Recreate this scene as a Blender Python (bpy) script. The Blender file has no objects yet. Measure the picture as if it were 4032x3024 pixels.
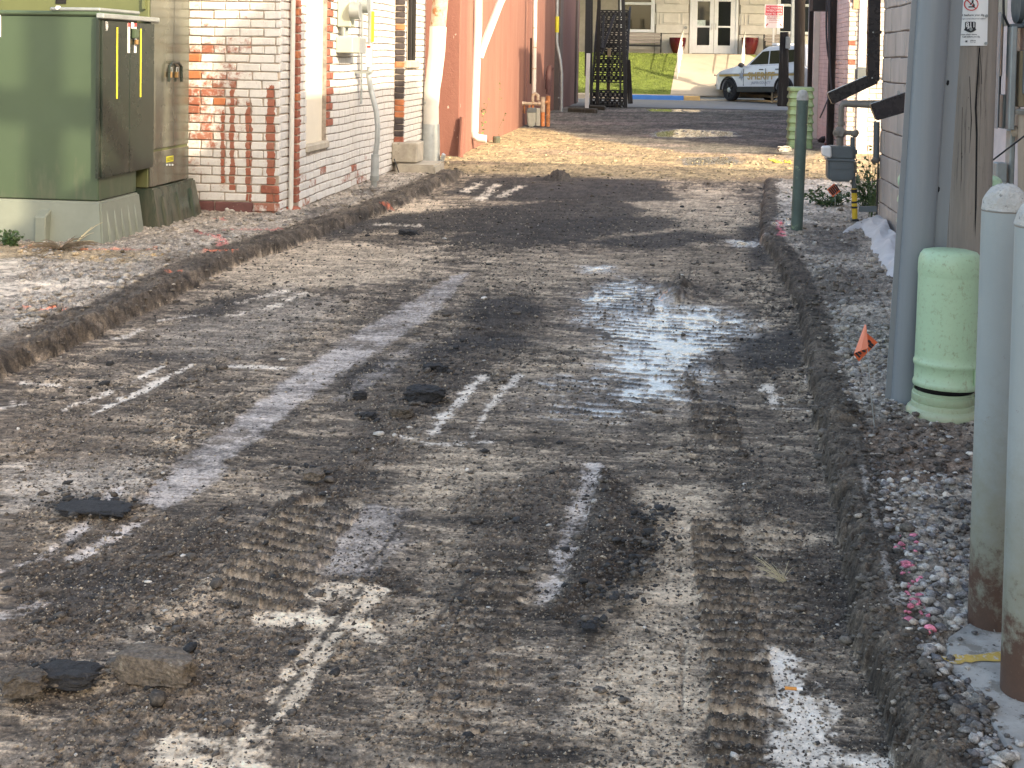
import bpy, bmesh, math, random
import numpy as np
from mathutils import Vector, Matrix, Euler
random.seed(7); rng = np.random.default_rng(7)
scene = bpy.context.scene
COL = scene.collection

# ---------------------------------------------------------------- camera
FPX, HC = 5000.0, 1.4
_yaw, _pitch, _roll = math.radians(6.97), math.radians(2.2), math.radians(0.98)
def _axes():
    cy, sy = math.cos(_yaw), math.sin(_yaw)
    Rz = np.array([[cy, -sy, 0], [sy, cy, 0], [0, 0, 1]])
    f = np.array([0, math.cos(_pitch), -math.sin(_pitch)]); u = np.array([0, math.sin(_pitch), math.cos(_pitch)]); r = np.array([1., 0, 0])
    cr, sr = math.cos(_roll), math.sin(_roll)
    return Rz @ (cr*r + sr*u), Rz @ (-sr*r + cr*u), Rz @ f
CR, CU, CF = _axes()
# the alley runs along +Y; its vanishing point lies at (2629, 236) of the 4032 x 3024 photograph
_d = np.array([0, 1., 0]); PPX = 2629 - FPX*(_d@CR)/(_d@CF); PPY = 236 + FPX*(_d@CU)/(_d@CF)
cam = bpy.data.cameras.new('camera'); camo = bpy.data.objects.new('camera', cam); COL.objects.link(camo)
cam.sensor_width = 36; cam.lens = 36*FPX/4032
cam.shift_x = -(PPX-2016)/4032; cam.shift_y = (PPY-1512)/4032
cam.clip_start = 0.05; cam.clip_end = 400
camo.matrix_world = Matrix(((CR[0], CU[0], -CF[0], 0), (CR[1], CU[1], -CF[1], 0), (CR[2], CU[2], -CF[2], HC), (0, 0, 0, 1)))
scene.camera = camo

# ---------------------------------------------------------------- light
SUN_EL, SUN_AZ = math.radians(26.5), math.radians(50)      # azimuth: from behind the camera towards the right
to_sun = Vector((math.sin(SUN_AZ)*math.cos(SUN_EL), -math.cos(SUN_AZ)*math.cos(SUN_EL), math.sin(SUN_EL)))
world = bpy.data.worlds.new('World'); scene.world = world; world.use_nodes = True
wn = world.node_tree.nodes; wl = world.node_tree.links
sky = wn.new('ShaderNodeTexSky'); sky.sky_type = 'NISHITA'; sky.sun_disc = False
sky.sun_elevation = SUN_EL; sky.sun_rotation = math.atan2(to_sun.x, to_sun.y)
sky.air_density = 1.0; sky.dust_density = 3.5; sky.ozone_density = 0.6
wl.new(sky.outputs[0], wn['Background'].inputs[0]); wn['Background'].inputs[1].default_value = 0.15
sl = bpy.data.lights.new('sun', 'SUN'); sl.energy = 2.0; sl.angle = math.radians(0.6); sl.color = (1.0, 0.885, 0.70)
so = bpy.data.objects.new('sun', sl); COL.objects.link(so); so.rotation_euler = to_sun.to_track_quat('Z', 'Y').to_euler()
scene.view_settings.view_transform = 'Standard'; scene.view_settings.look = 'None'
scene.view_settings.exposure = 1.97; scene.view_settings.gamma = 1; scene.view_settings.use_curve_mapping = False
scene.view_settings.use_white_balance = True; scene.view_settings.white_balance_temperature = 7200; scene.view_settings.white_balance_tint = 10

# ---------------------------------------------------------------- helpers: photograph measurement -> place
def ray(px, py):
    d = CF + CR*(px-PPX)/FPX - CU*(py-PPY)/FPX
    return d
def G(px, py, z=0.0):
    d = ray(px, py); t = (z-HC)/d[2]; return Vector((d[0]*t, d[1]*t, z))
def onY(px, py, Y):
    d = ray(px, py); t = Y/d[1]; return Vector((d[0]*t, Y, HC+d[2]*t))
def onX(px, py, X):
    d = ray(px, py); t = X/d[0]; return Vector((X, d[1]*t, HC+d[2]*t))
VZ = 0.07                                                    # height of the gravel verges over the milled alley

# ---------------------------------------------------------------- helpers: meshes
class MB:
    def __init__(s): s.v = []; s.f = []
    def add(s, vs, fs):
        n = len(s.v); s.v += [tuple(p) for p in vs]; s.f += [tuple(i+n for i in f) for f in fs]; return s
    def box(s, x0, x1, y0, y1, z0, z1):
        if x0 > x1: x0, x1 = x1, x0
        if y0 > y1: y0, y1 = y1, y0
        if z0 > z1: z0, z1 = z1, z0
        return s.add([(x0,y0,z0),(x1,y0,z0),(x1,y1,z0),(x0,y1,z0),(x0,y0,z1),(x1,y0,z1),(x1,y1,z1),(x0,y1,z1)],
              [(0,3,2,1),(4,5,6,7),(0,1,5,4),(1,2,6,5),(2,3,7,6),(3,0,4,7)])
    def hexa(s, b, t):                                        # eight corners, bottom ring then top ring
        return s.add(list(b)+list(t), [(0,3,2,1),(4,5,6,7),(0,1,5,4),(1,2,6,5),(2,3,7,6),(3,0,4,7)])
    def bar(s, p0, p1, w, h):
        p0, p1 = Vector(p0), Vector(p1); d = (p1-p0).normalized()
        a = d.cross(Vector((0,0,1)));  a = a.normalized() if a.length > 1e-4 else Vector((1,0,0)); b = a.cross(d)
        q = lambda p: [p-a*w/2-b*h/2, p+a*w/2-b*h/2, p+a*w/2+b*h/2, p-a*w/2+b*h/2]
        return s.hexa(q(p0), q(p1))
    def tube(s, pts, r, n=10, caps=True):
        pts = [Vector(p) for p in pts]; rs = r if isinstance(r, (list, tuple)) else [r]*len(pts)
        base = len(s.v); prev = None
        for i, p in enumerate(pts):
            d = ((pts[i+1]-p).normalized() if i < len(pts)-1 else Vector((0,0,0))) + ((p-pts[i-1]).normalized() if i else Vector((0,0,0)))
            d.normalize()
            if prev is None:
                a = d.cross(Vector((0.31,0.95,0.05)) if abs(d.y) < .9 else Vector((1,0,0))).normalized()
            else: a = (prev - d*prev.dot(d)).normalized()
            prev = a; b = d.cross(a)
            for k in range(n):
                t = 2*math.pi*k/n; s.v.append(tuple(p + (a*math.cos(t)+b*math.sin(t))*rs[i]))
        for i in range(len(pts)-1):
            for k in range(n):
                k2 = (k+1) % n; o = base+i*n
                s.f.append((o+k, o+k2, o+n+k2, o+n+k))
        if caps:
            s.f.append(tuple(base+k for k in reversed(range(n)))); e = base+(len(pts)-1)*n
            s.f.append(tuple(e+k for k in range(n)))
        return s
    def cyl(s, p0, p1, r, r1=None, n=14): return s.tube([p0, p1], [r, r if r1 is None else r1], n)
    def lathe(s, c, prof, n=28, sx=1, sy=1, tilt=None, a0=0, a1=2*math.pi):
        c = Vector(c); base = len(s.v); full = abs(a1-a0-2*math.pi) < 1e-6; m = n if full else n+1
        for (r, z) in prof:
            for k in range(m):
                t = a0+(a1-a0)*k/n; p = Vector((r*sx*math.cos(t), r*sy*math.sin(t), z))
                if tilt is not None: p = tilt @ p
                s.v.append(tuple(c+p))
        for i in range(len(prof)-1):
            for k in range(n):
                k2 = (k+1) % m; o = base+i*m
                s.f.append((o+k, o+k2, o+m+k2, o+m+k))
        if full:
            s.f.append(tuple(base+k for k in reversed(range(m)))); e = base+(len(prof)-1)*m; s.f.append(tuple(e+k for k in range(m)))
        return s
    def prism(s, pts, axis, a, b):
        n = len(pts)
        mk = {'X': lambda p, t: (t, p[0], p[1]), 'Y': lambda p, t: (p[0], t, p[1]), 'Z': lambda p, t: (p[0], p[1], t)}[axis]
        return s.add([mk(p, a) for p in pts]+[mk(p, b) for p in pts],
              [tuple(reversed(range(n))), tuple(range(n, 2*n))]+[(i, (i+1) % n, n+(i+1) % n, n+i) for i in range(n)])
    def blob(s, c, rx, ry, rz, seed=0, rough=.25, sub=1, rot=0, flat=0):
        bm = bmesh.new(); bmesh.ops.create_icosphere(bm, subdivisions=sub, radius=1)
        r = random.Random(seed); ph = [(Vector((r.gauss(0,1), r.gauss(0,1), r.gauss(0,1))).normalized(), r.uniform(.3, 1)) for _ in range(9)]
        ca, sa = math.cos(rot), math.sin(rot); out = []
        for v in bm.verts:
            p = v.co.normalized(); k = 1
            for (d, w) in ph:
                q = p.dot(d); lim = .62+.3*w*.5
                if q > lim: k = min(k, lim/q)               # chipped facets
            k *= 1+rough*r.uniform(-.3, .3)
            x, y, z = p.x*rx*k, p.y*ry*k, p.z*rz*k
            out.append((c[0]+x*ca-y*sa, c[1]+x*sa+y*ca, c[2]+z))
        s.add(out, [[v.index for v in f.verts] for f in bm.faces]); bm.free(); return s
    def mesh(s, name, mats, bevel=0, seg=1, smooth=False, org=(0,0,0)):
        me = bpy.data.meshes.new(name)
        o = Vector(org); me.from_pydata([(a-o.x, b-o.y, c-o.z) for a, b, c in s.v], [], s.f)
        bm = bmesh.new(); bm.from_mesh(me)
        bmesh.ops.recalc_face_normals(bm, faces=bm.faces)
        if bevel:
            es = [e for e in bm.edges if len(e.link_faces) == 2 and e.calc_face_angle(0) > .5]
            bmesh.ops.bevel(bm, geom=es, offset=bevel, segments=seg, affect='EDGES', clamp_overlap=True)
        bm.to_mesh(me); bm.free()
        for m in (mats if isinstance(mats, (list, tuple)) else [mats]): me.materials.append(m)
        if smooth:
            me.polygons.foreach_set('use_smooth', [True]*len(me.polygons))
            try: me.set_sharp_from_angle(angle=math.radians(38))
            except Exception: pass
        return me
    def build(s, name, mats, parent=None, bevel=0, seg=1, smooth=False, local=False, org=None):
        if parent is not None and not local: base = root_of(parent).location
        else: base = Vector(org) if org is not None else Vector((0,0,0))
        me = s.mesh(name, mats, bevel, seg, smooth, base)
        ob = bpy.data.objects.new(name, me); COL.objects.link(ob)
        if parent is not None: ob.parent = parent
        else: ob.location = base
        return ob
def root_of(o):
    while o.parent is not None: o = o.parent
    return o
def tag(o, label=None, cat=None, group=None, kind=None):
    if label: o['label'] = label
    if cat: o['category'] = cat
    if group: o['group'] = group
    if kind: o['kind'] = kind
    return o
def thing(name, label, cat, loc=(0,0,0), rot=None, group=None):
    o = bpy.data.objects.new(name, None); COL.objects.link(o); o.location = loc; o.empty_display_size = .1
    if rot is not None: o.rotation_euler = rot
    return tag(o, label, cat, group)
def bezier(p0, p1, p2, n=6):
    p0, p1, p2 = Vector(p0), Vector(p1), Vector(p2)
    return [(p0*(1-t)+p1*t)*(1-t)+(p1*(1-t)+p2*t)*t for t in [i/n for i in range(n+1)]]

# ---------------------------------------------------------------- helpers: materials
def new_mat(name):
    m = bpy.data.materials.new(name); m.use_nodes = True; nt = m.node_tree
    return m, nt, nt.nodes, nt.links, nt.nodes['Principled BSDF']
def noise(nt, scale, detail=4, rough=.6, vec=None, stretch=None, dist=0):
    n = nt.nodes.new('ShaderNodeTexNoise'); n.inputs['Scale'].default_value = scale; n.inputs['Detail'].default_value = detail
    n.inputs['Roughness'].default_value = rough; n.inputs['Distortion'].default_value = dist
    if vec is None: vec = geo(nt)
    if stretch:
        mp = nt.nodes.new('ShaderNodeMapping'); mp.inputs['Scale'].default_value = stretch; nt.links.new(vec, mp.inputs['Vector']); vec = mp.outputs[0]
    nt.links.new(vec, n.inputs['Vector']); return n.outputs['Fac']
def geo(nt):
    for n in nt.nodes:
        if n.bl_idname == 'ShaderNodeNewGeometry': return n.outputs['Position']
    return nt.nodes.new('ShaderNodeNewGeometry').outputs['Position']
def ramp(nt, fac, stops):
    r = nt.nodes.new('ShaderNodeValToRGB'); cr = r.color_ramp
    while len(cr.elements) < len(stops): cr.elements.new(.5)
    for e, (p, c) in zip(cr.elements, stops):
        e.position = p; e.color = (c, c, c, 1) if not isinstance(c, (tuple, list)) else (*c, 1)
    nt.links.new(fac, r.inputs[0]); return r.outputs[0]
def mix(nt, fac, a, b, mode='MIX'):
    n = nt.nodes.new('ShaderNodeMix'); n.data_type = 'RGBA'; n.blend_type = mode
    for sock, v in ((n.inputs[0], fac), (n.inputs[6], a), (n.inputs[7], b)):
        if isinstance(v, (int, float)): sock.default_value = v
        elif isinstance(v, (tuple, list)): sock.default_value = (*v, 1)
        else: nt.links.new(v, sock)
    return n.outputs[2]
def mth(nt, op, a, b=None, c=None, clamp=False):
    n = nt.nodes.new('ShaderNodeMath'); n.operation = op; n.use_clamp = clamp
    for i, v in enumerate((a, b, c)):
        if v is None: continue
        if isinstance(v, (int, float)): n.inputs[i].default_value = v
        else: nt.links.new(v, n.inputs[i])
    return n.outputs[0]
def sep(nt, vec=None):
    n = nt.nodes.new('ShaderNodeSeparateXYZ'); nt.links.new(vec if vec is not None else geo(nt), n.inputs[0]); return n.outputs
def bump(nt, bsdf, h, strength=.3, dist=.01):
    b = nt.nodes.new('ShaderNodeBump'); b.inputs['Strength'].default_value = strength; b.inputs['Distance'].default_value = dist
    nt.links.new(h, b.inputs['Height'])
    nt.links.new(b.outputs[0], bsdf.inputs['Normal']); return b
def pm(name, c, rough=.6, metal=0, var=.2, vs=6, bs=0, bd=.004, bst=.4, spots=None, spec=None, stretch=None, rv=.1):
    """plain procedural material: colour mottled by noise, optional bump and spots of another colour (colour, scale, threshold)"""
    m, nt, n, l, b = new_mat(name)
    f = noise(nt, vs, 5, .65, stretch=stretch)
    lo = tuple(x*(1-var) for x in c); hi = tuple(min(1, x*(1+var)) for x in c)
    col = ramp(nt, f, [(.3, lo), (.7, hi)])
    if spots:
        for (sc, scale, th) in spots:
            sf = ramp(nt, noise(nt, scale, 6, .7), [(th, 0.0), (th+.06, 1.0)])
            col = mix(nt, sf, col, sc)
    l.new(col, b.inputs['Base Color']); b.inputs['Metallic'].default_value = metal
    rr = ramp(nt, noise(nt, vs*2.3, 4), [(.3, max(.03, rough-rv)), (.7, min(1, rough+rv))]); l.new(rr, b.inputs['Roughness'])
    if spec is not None: b.inputs['Specular IOR Level'].default_value = spec
    if bs: bump(nt, b, noise(nt, bs, 5, .65, stretch=stretch), bst, bd)
    return m

# ---------------------------------------------------------------- terrain: milled alley, banks, gravel verges
def _hash(ix, iy, seed):
    h = (ix.astype(np.int64)*374761393 + iy.astype(np.int64)*668265263 + seed*974711) & 0xffffffff
    h = ((h ^ (h >> 13))*1274126177) & 0xffffffff
    return ((h ^ (h >> 16)) & 0xffff)/65535.0
def vn(x, y, seed=0):
    xi, yi = np.floor(x), np.floor(y); fx, fy = x-xi, y-yi
    fx = fx*fx*(3-2*fx); fy = fy*fy*(3-2*fy)
    a, b = _hash(xi, yi, seed), _hash(xi+1, yi, seed); c, d = _hash(xi, yi+1, seed), _hash(xi+1, yi+1, seed)
    return (a*(1-fx)+b*fx)*(1-fy)+(c*(1-fx)+d*fx)*fy
def fbm(x, y, seed=0, o=4, g=.55):
    s = 0; a = 1; t = 0
    for i in range(o):
        s = s+a*vn(x*2**i+i*17.3, y*2**i-i*9.1, seed+i); t += a; a *= g
    return s/t
def sst(a, b, x): t = np.clip((x-a)/(b-a), 0, 1); return t*t*(3-2*t)
def w2(pts, z=0.): return np.array([tuple(G(px, py, z))[:2] for px, py in pts])
def seg_dist(X, Y, P):
    best = np.full(X.shape, 1e9); along = np.zeros(X.shape); side = np.zeros(X.shape); L = 0
    for (ax, ay), (bx, by) in zip(P[:-1], P[1:]):
        dx, dy = bx-ax, by-ay; l2 = dx*dx+dy*dy; l = math.sqrt(l2)
        t = np.clip(((X-ax)*dx+(Y-ay)*dy)/l2, 0, 1); d = np.hypot(X-ax-t*dx, Y-ay-t*dy); m = d < best
        best = np.where(m, d, best); along = np.where(m, L+t*l, along); side = np.where(m, np.sign((X-ax)*dy-(Y-ay)*dx), side); L += l
    return best, along, side
def poly_sd(X, Y, P):
    """signed distance, positive inside"""
    inside = np.zeros(X.shape, bool); n = len(P)
    for i in range(n):
        (x1, y1), (x2, y2) = P[i], P[(i+1) % n]
        if y1 == y2: continue
        c = ((y1 > Y) != (y2 > Y)) & (X < (x2-x1)*(Y-y1)/(y2-y1)+x1); inside ^= c
    d, _, _ = seg_dist(X, Y, np.vstack([P, P[:1]]))
    return np.where(inside, d, -d)
def edge_fn(pts):
    P = w2(pts); o = np.argsort(P[:, 1]); return P[o, 1], P[o, 0]
LE = edge_fn([(0,1500),(230,1400),(400,1318),(760,1130),(1000,1020),(1300,922),(1500,846),(1620,796),(1760,726),(1830,694)])
RE = edge_fn([(3560,3024),(3470,2820),(3385,2560),(3330,2300),(3290,2000),(3235,1780),(3195,1600),(3165,1400),(3140,1230),(3060,1060),(3000,960),(2990,880),(3005,760),(3012,712)])
def XL(Y): return np.interp(Y, *LE) + np.where(Y < LE[0][0], (LE[0][0]-Y)*-.05, 0)
def XR(Y): return np.interp(Y, *RE)
# rows by depth, columns fanning out with it (finer where they lie nearer)
ys_px = np.concatenate([np.arange(3440, 3080, -9.), np.arange(3080, 700, -3.6), np.arange(700, 430, -3.0)])
RY = FPX*HC/(ys_px-240)
cx_px = np.concatenate([np.arange(-1500, -60, 28.), np.arange(-60, 4100, 4.9), np.arange(4100, 5000, 28.)])
FX = (cx_px-2629)/FPX
TY, TF = np.meshgrid(RY, FX, indexing='ij'); TX = TF*TY
NR, NC = TX.shape
jit = (rng.random(TX.shape)-.5); TX = TX+jit*TY*4.5/FPX*.8
X, Y = TX, TY
dl = X-XL(Y)+(fbm(X*3, Y*3, 5, 3)-.5)*.10*sst(0, 1, Y/6); dr = XR(Y)-X+(fbm(X*5, Y*5, 6, 3)-.5)*.05
far = sst(14.6, 15.4, Y)                                      # the cut stops where the gravel lot begins
n_big = fbm(X*1.1, Y*.5, 11, 4); n_mid = fbm(X*4.5, Y*2.0, 21, 4); n_sm = fbm(X*16, Y*14, 31, 4); n_fine = fbm(X*55, Y*55, 41, 3); n_grit = vn(X*170, Y*170, 51)
clod = np.maximum(0, fbm(X*38, Y*38, 61, 3)-.5)*2
clod2 = np.maximum(0, fbm(X*85, Y*85, 67, 2)-.5)*2
streak = fbm(X*7, Y*.9, 71, 4)                                # drag marks along the alley
multi = np.clip((fbm(X*3, Y*3, 400, 7, .86)-.5)*3.2+.5, 0, 1); multi2 = np.clip((fbm(X*9, Y*9, 420, 5, .9)-.5)*3.0+.5, 0, 1)
scrape = fbm(X*1.2, Y*26, 81, 3)
cross = np.clip((fbm(X*4, Y*15, 440, 6, .88)-.5)*3.4+.5, 0, 1)                              # cutter marks across it
def E(sd, amp=.06, soft=.02, sc=7, seed=90):
    return sst(-soft, soft, sd+(fbm(X*sc, Y*sc, seed, 4, .65)-.5)*2*amp+(multi2-.5)*amp*1.1)
C_ = lambda *c: np.array(c)
DARK, MID, TAN, GREY = C_(.058,.050,.043), C_(.125,.106,.086), C_(.375,.325,.258), C_(.225,.212,.193)
PALE, LAV, WHITE, TAR = C_(.50,.47,.42), C_(.365,.352,.350), C_(.74,.72,.68), C_(.024,.023,.023)
GRAV, SLAB, LOT, LOTD = C_(.30,.285,.26), C_(.55,.52,.47), C_(.255,.215,.137), C_(.095,.100,.093)
loose = sst(.44, .60, .45*n_big+.35*streak+.2*n_mid)          # where loose spoil lies on the hard base
wet = np.zeros(X.shape); rut = np.zeros(X.shape)
col = np.empty(X.shape+(3,))
def lay(c, m):
    global col
    col = col*(1-m[..., None])+c*m[..., None]
tone = np.clip(.5+(n_mid-.5)*1.2+(streak-.5)*1.1+(n_big-.5)*.8, 0, 1)
col[:] = MID; lay(TAN, sst(.45, .85, tone)); lay(GREY*.8, sst(.52, .7, n_sm)*.35)
lay(DARK, loose*.80*sst(.15, .5, multi)); lay(TAN, sst(.60, .95, multi)*.35); lay(DARK*.8, sst(.34, .10, cross)*.6); lay(TAN*1.1, sst(.70, .95, cross)*.45)
def blot(pts, c, k=1., amp=.07, soft=.05, sc=6, seed=90, lo=None):
    global loose
    m = E(poly_sd(X, Y, w2(pts)), amp, soft, sc, seed)*k; lay(c, m)
    if lo is not None: loose = loose*(1-m)+lo*m
    return m
# compacted tan ground
blot([(2380,1960),(2800,1880),(2820,2100),(2780,2500),(2740,3060),(2250,3060),(2330,2700),(2440,2450),(2560,2250),(2500,2080)], TAN*1.02, .9, .05, .05, 8, 91, .12)
blot([(1620,1800),(1950,1760),(2080,1850),(1950,2050),(1700,2020),(1560,1920)], TAN*1.1, .75, .08, .06, 8, 92, .2)
blot([(1700,2150),(1900,2050),(1950,2300),(1800,2600),(1650,3060),(1380,3060),(1500,2700),(1640,2400)], TAN*.9, .6, .08, .06, 8, 93, .25)
blot([(960,960),(1240,940),(1700,985),(1720,1080),(1300,1130),(900,1150),(820,1080)], TAN*1.15, .8, .2, .12, 4, 94, .15)
blot([(1280,790),(1750,790),(1760,860),(1500,880),(1250,860)], TAN*1.25, .85, .2, .12, 4, 95, .1)
blot([(2300,780),(2900,740),(2960,900),(2700,960),(2350,930)], TAN*1.05, .7, .2, .15, 4, 96, .2)
blot([(1950,1000),(2500,1000),(2300,1120),(1900,1130)], TAN*.95, .6, .2, .12, 4, 97, .2)
blot([(2100,1000),(2950,980),(3000,1100),(2300,1090)], TAN*.75, .6, .2, .12, 4, 98, .2)
blot([(3000,2070),(3200,2050),(3270,2130),(2750,2160),(2500,2120),(2560,2050)], TAN*1.1, .7, .05, .03, 9, 99, .1)
blot([(0,1830),(420,1800),(640,1830),(560,1920),(420,2010),(0,2010)], GREY*1.5, .75*1, .06, .05, 9, 100, .1)
blot([(520,1400),(780,1230),(1120,1120),(1350,1200),(1150,1330),(820,1440)], GREY*1.05, .55, .12, .1, 6, 101, .2)
blot([(0,1620),(500,1640),(700,1700),(480,1840),(0,1800)], MID*1.15, .7, .1, .08, 6, 102, .4)
# dark spoil
blot([(2345,1815),(2480,1930),(2590,2100),(2560,2200),(2380,2330),(2230,2440),(2130,2420),(2170,2330),(2290,2050)], DARK*.95, .96, .035, .02, 12, 103, 1.)
blot([(1830,1900),(2260,1830),(2300,1880),(2130,2300),(2000,2480),(1830,2700),(1680,2900),(1560,2700),(1780,2300)], DARK*1.15, .75, .08, .05, 8, 104, .9)
blot([(1250,1850),(1500,1550),(1700,1400),(1900,1260),(2120,1200),(2160,1290),(1900,1480),(1700,1640),(1480,1900),(1300,2010)], DARK*1.0, .8, .1, .06, 7, 105, .9)
blot([(0,2200),(420,2060),(900,2020),(1050,2130),(700,2330),(350,2560),(0,2700)], DARK*1.25, .7, .08, .05, 7, 106, .9)
blot([(950,2350),(1350,2300),(1450,2330),(1100,2700),(700,3060),(200,3060),(500,2750)], MID*1.0, .7, .08, .05, 7, 107, .5)
blot([(1350,2255),(1560,2245),(1660,2280),(1640,2330),(1380,2325)], DARK*.7, .85, .04, .02, 10, 108, .8)
blot([(3040,2170),(3280,2130),(3350,2300),(3400,2560),(3080,2600),(3020,2400)], DARK*1.15, .8, .04, .03, 10, 109, .6)
blot([(2820,1780),(3200,1760),(3250,2040),(2880,2060)], DARK*1.3, .6, .06, .05, 8, 110, .6)
blot([(2910,1340),(3100,1300),(3160,1340),(3150,1450),(2960,1450),(2890,1400)], TAR*1.6, .92, .04, .02, 10, 111, .3)
for k, p in enumerate([[(1480,860),(1720,830),(2080,800),(2420,790),(2560,830),(2380,900),(1900,920),(1560,915)],
          [(1780,925),(2300,860),(2640,850),(2700,890),(2300,950),(2000,975),(1760,960)],
          [(1850,705),(2250,690),(2600,730),(2700,790),(2300,800),(1950,790),(1760,760)],
          [(1860,1180),(2050,1170),(2130,1230),(1980,1300),(1830,1270)],
          [(700,1230),(900,1170),(1060,1160),(900,1240),(720,1270)], [(440,1385),(760,1395),(900,1410),(700,1425),(420,1405)],
          [(1760,1330),(2000,1310),(2080,1360),(1800,1380)], [(1600,1400),(1850,1300),(1880,1340),(1660,1440)],
          [(1230,905),(1560,840),(1700,850),(1480,905),(1300,950)], [(2000,740),(2500,700),(2650,720),(2400,760),(2050,790)], [(2900,900),(3000,880),(3050,1040),(2960,1060)], [(2250,955),(2700,905),(2900,930),(2600,985)], [(1250,1480),(1500,1400),(1620,1420),(1400,1560)], [(80,2330),(420,2230),(600,2290),(300,2420)]]):
    blot(p, TAR*(1.25 if k < 3 else 1.7), .92, .12 if k < 3 else .05, .08, 5, 112+k, .7)
# pale planed concrete, lime streaks
lavm = blot([(1770,1090),(1850,1075),(1690,1255),(1420,1420),(1170,1600),(1000,1740),(830,1900),(640,2000),(520,1985),(700,1830),(950,1640),(1190,1450),(1450,1280),(1640,1180)], LAV*1.0, .92*1, .035, .022, 12, 130, .0)
lavd = lavm*sst(.50, .68, .55*fbm(X*6, Y*5, 433, 4, .7)+.45*multi2)*.85; lay(MID*.9, lavd); lay(LAV*1.25, lavm*sst(.58, .72, scrape)*.5)
blot([(1560,1390),(1700,1330),(1480,1500),(1300,1590)], LAV*.8, .5, .04, .03, 10, 131, .1)
blot([(1310,1990),(1600,2000),(1560,2140),(1440,2250),(1160,2250),(1240,2110)], LAV*.85, .7, .04, .03, 10, 132, .1)
for k, (a, pts, wd) in enumerate([
    (1.0, [(760,1432),(560,1540),(375,1628)], .018), (.85, [(640,1440),(470,1530),(255,1612)], .012),
    (1.0, [(1905,1478),(1790,1590),(1685,1728)], .022), (.8, [(2035,1480),(1930,1590),(1860,1720)], .016), (.9, [(1580,1722),(1700,1745),(1930,1738)], .016),
    (1.0, [(1960,728),(1890,786)], .05), (.9, [(2050,732),(1970,775)], .05), (.8, [(1500,884),(1640,890)], .06), (.9, [(1900,715),(1830,755)], .045),
    (1.0, [(1190,1160),(1080,1210),(920,1240)], .035), (.9, [(1110,1150),(960,1190)], .035), (.7, [(620,1260),(800,1240)], .02),
    (.9, [(80,1512),(220,1522)], .014), (.9, [(0,1610),(90,1590)], .02), (.8, [(470,1330),(560,1300)], .03),
    (.70, [(2335,1830),(2290,1990),(2230,2150),(2150,2370)], .028),
    (.9, [(0,2250),(170,2190),(300,2100),(460,1930)], .018), (.8, [(300,2200),(560,2060)], .016), (.7, [(0,2420),(140,2380)], .03), (.6,[(820,1440),(1110,1450)], .02),
    (1.35, [(3062,2590),(3122,2720),(3172,2850)], .036), (.95, [(3230,2690),(3285,2820)], .013), (1.35, [(3165,2890),(3150,3060)], .052), (.8, [(3240,2880),(3300,2990)], .014), (1.2, [(3080,2995),(3300,2990),(3490,3000)], .022), (.55, [(3010,2700),(3040,2850)], .02),
    (.95, [(3020,1520),(3050,1590)], .03), (.9, [(3040,1610),(3150,1612)], .010), (.9,[(3180,1490),(3195,1530)],.01)]):
    D, al, sd = seg_dist(X, Y, w2(pts)); m = a*E(wd-D, .020+wd*.35, .010+wd*.3, 24, 140+k)*.92*(.12+.88*sst(.36-.10*(a > 1), .56-.10*(a > 1), .6*fbm(X*26, Y*20, 170+k, 4, .8)+.4*multi2+.16*np.clip(1-D/wd, -1, 1)))
    m = np.clip(m, 0, .96); lay(WHITE*.95 if k not in (15, 16, 17, 18, 5, 6, 7, 8, 9, 10) else (LAV*1.35 if k > 14 else PALE*1.1), m); loose = loose*(1-m)
CREAM = C_(.56, .50, .41)
for k, (a, pts, wd) in enumerate([(1.0, [(1470,2330),(1330,2450),(1230,2600),(1100,2790),(1000,2920)], .032), (.85, [(1490,2320),(1400,2440)], .012), (.9, [(1060,2440),(1240,2430),(1300,2480)], .045),
    (.8, [(1360,2470),(1480,2520)], .03), (.7, [(1280,2340),(1400,2330)], .05), (.95, [(600,2960),(760,2930),(990,2960)], .03), (.9, [(680,2990),(960,3020),(1010,3060)], .035), (.5, [(540,2480),(640,2470)], .02), (.5, [(330,2730),(420,2700)], .02)]):
    D, al, sd = seg_dist(X, Y, w2(pts)); m = E(wd-D, .02, .008, 22, 180+k)*a*(.15+.85*sst(.36, .55, .6*fbm(X*24, Y*20, 190+k, 4, .8)+.4*multi2+.14*np.clip(1-D/wd, -1, 1)))
    lay(CREAM*1.05, m); loose = loose*(1-m)
D, al, sd = seg_dist(X, Y, w2([(1440,2300),(1290,2500),(1180,2650),(1010,2880)])); crack = sst(.017, .003, D+(n_sm-.5)*.02+(multi2-.5)*.012)
lay(DARK*.5, crack*.85)
for pts in ([(1890,2240),(1810,2330),(1700,2470),(1560,2560)], [(1590,2050),(1440,2250)], [(2720,1050),(2700,1160),(2680,1240)]):
    D, al, sd = seg_dist(X, Y, w2(pts)); lay(DARK*.5, sst(.009, .003, D)*.7)
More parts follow.
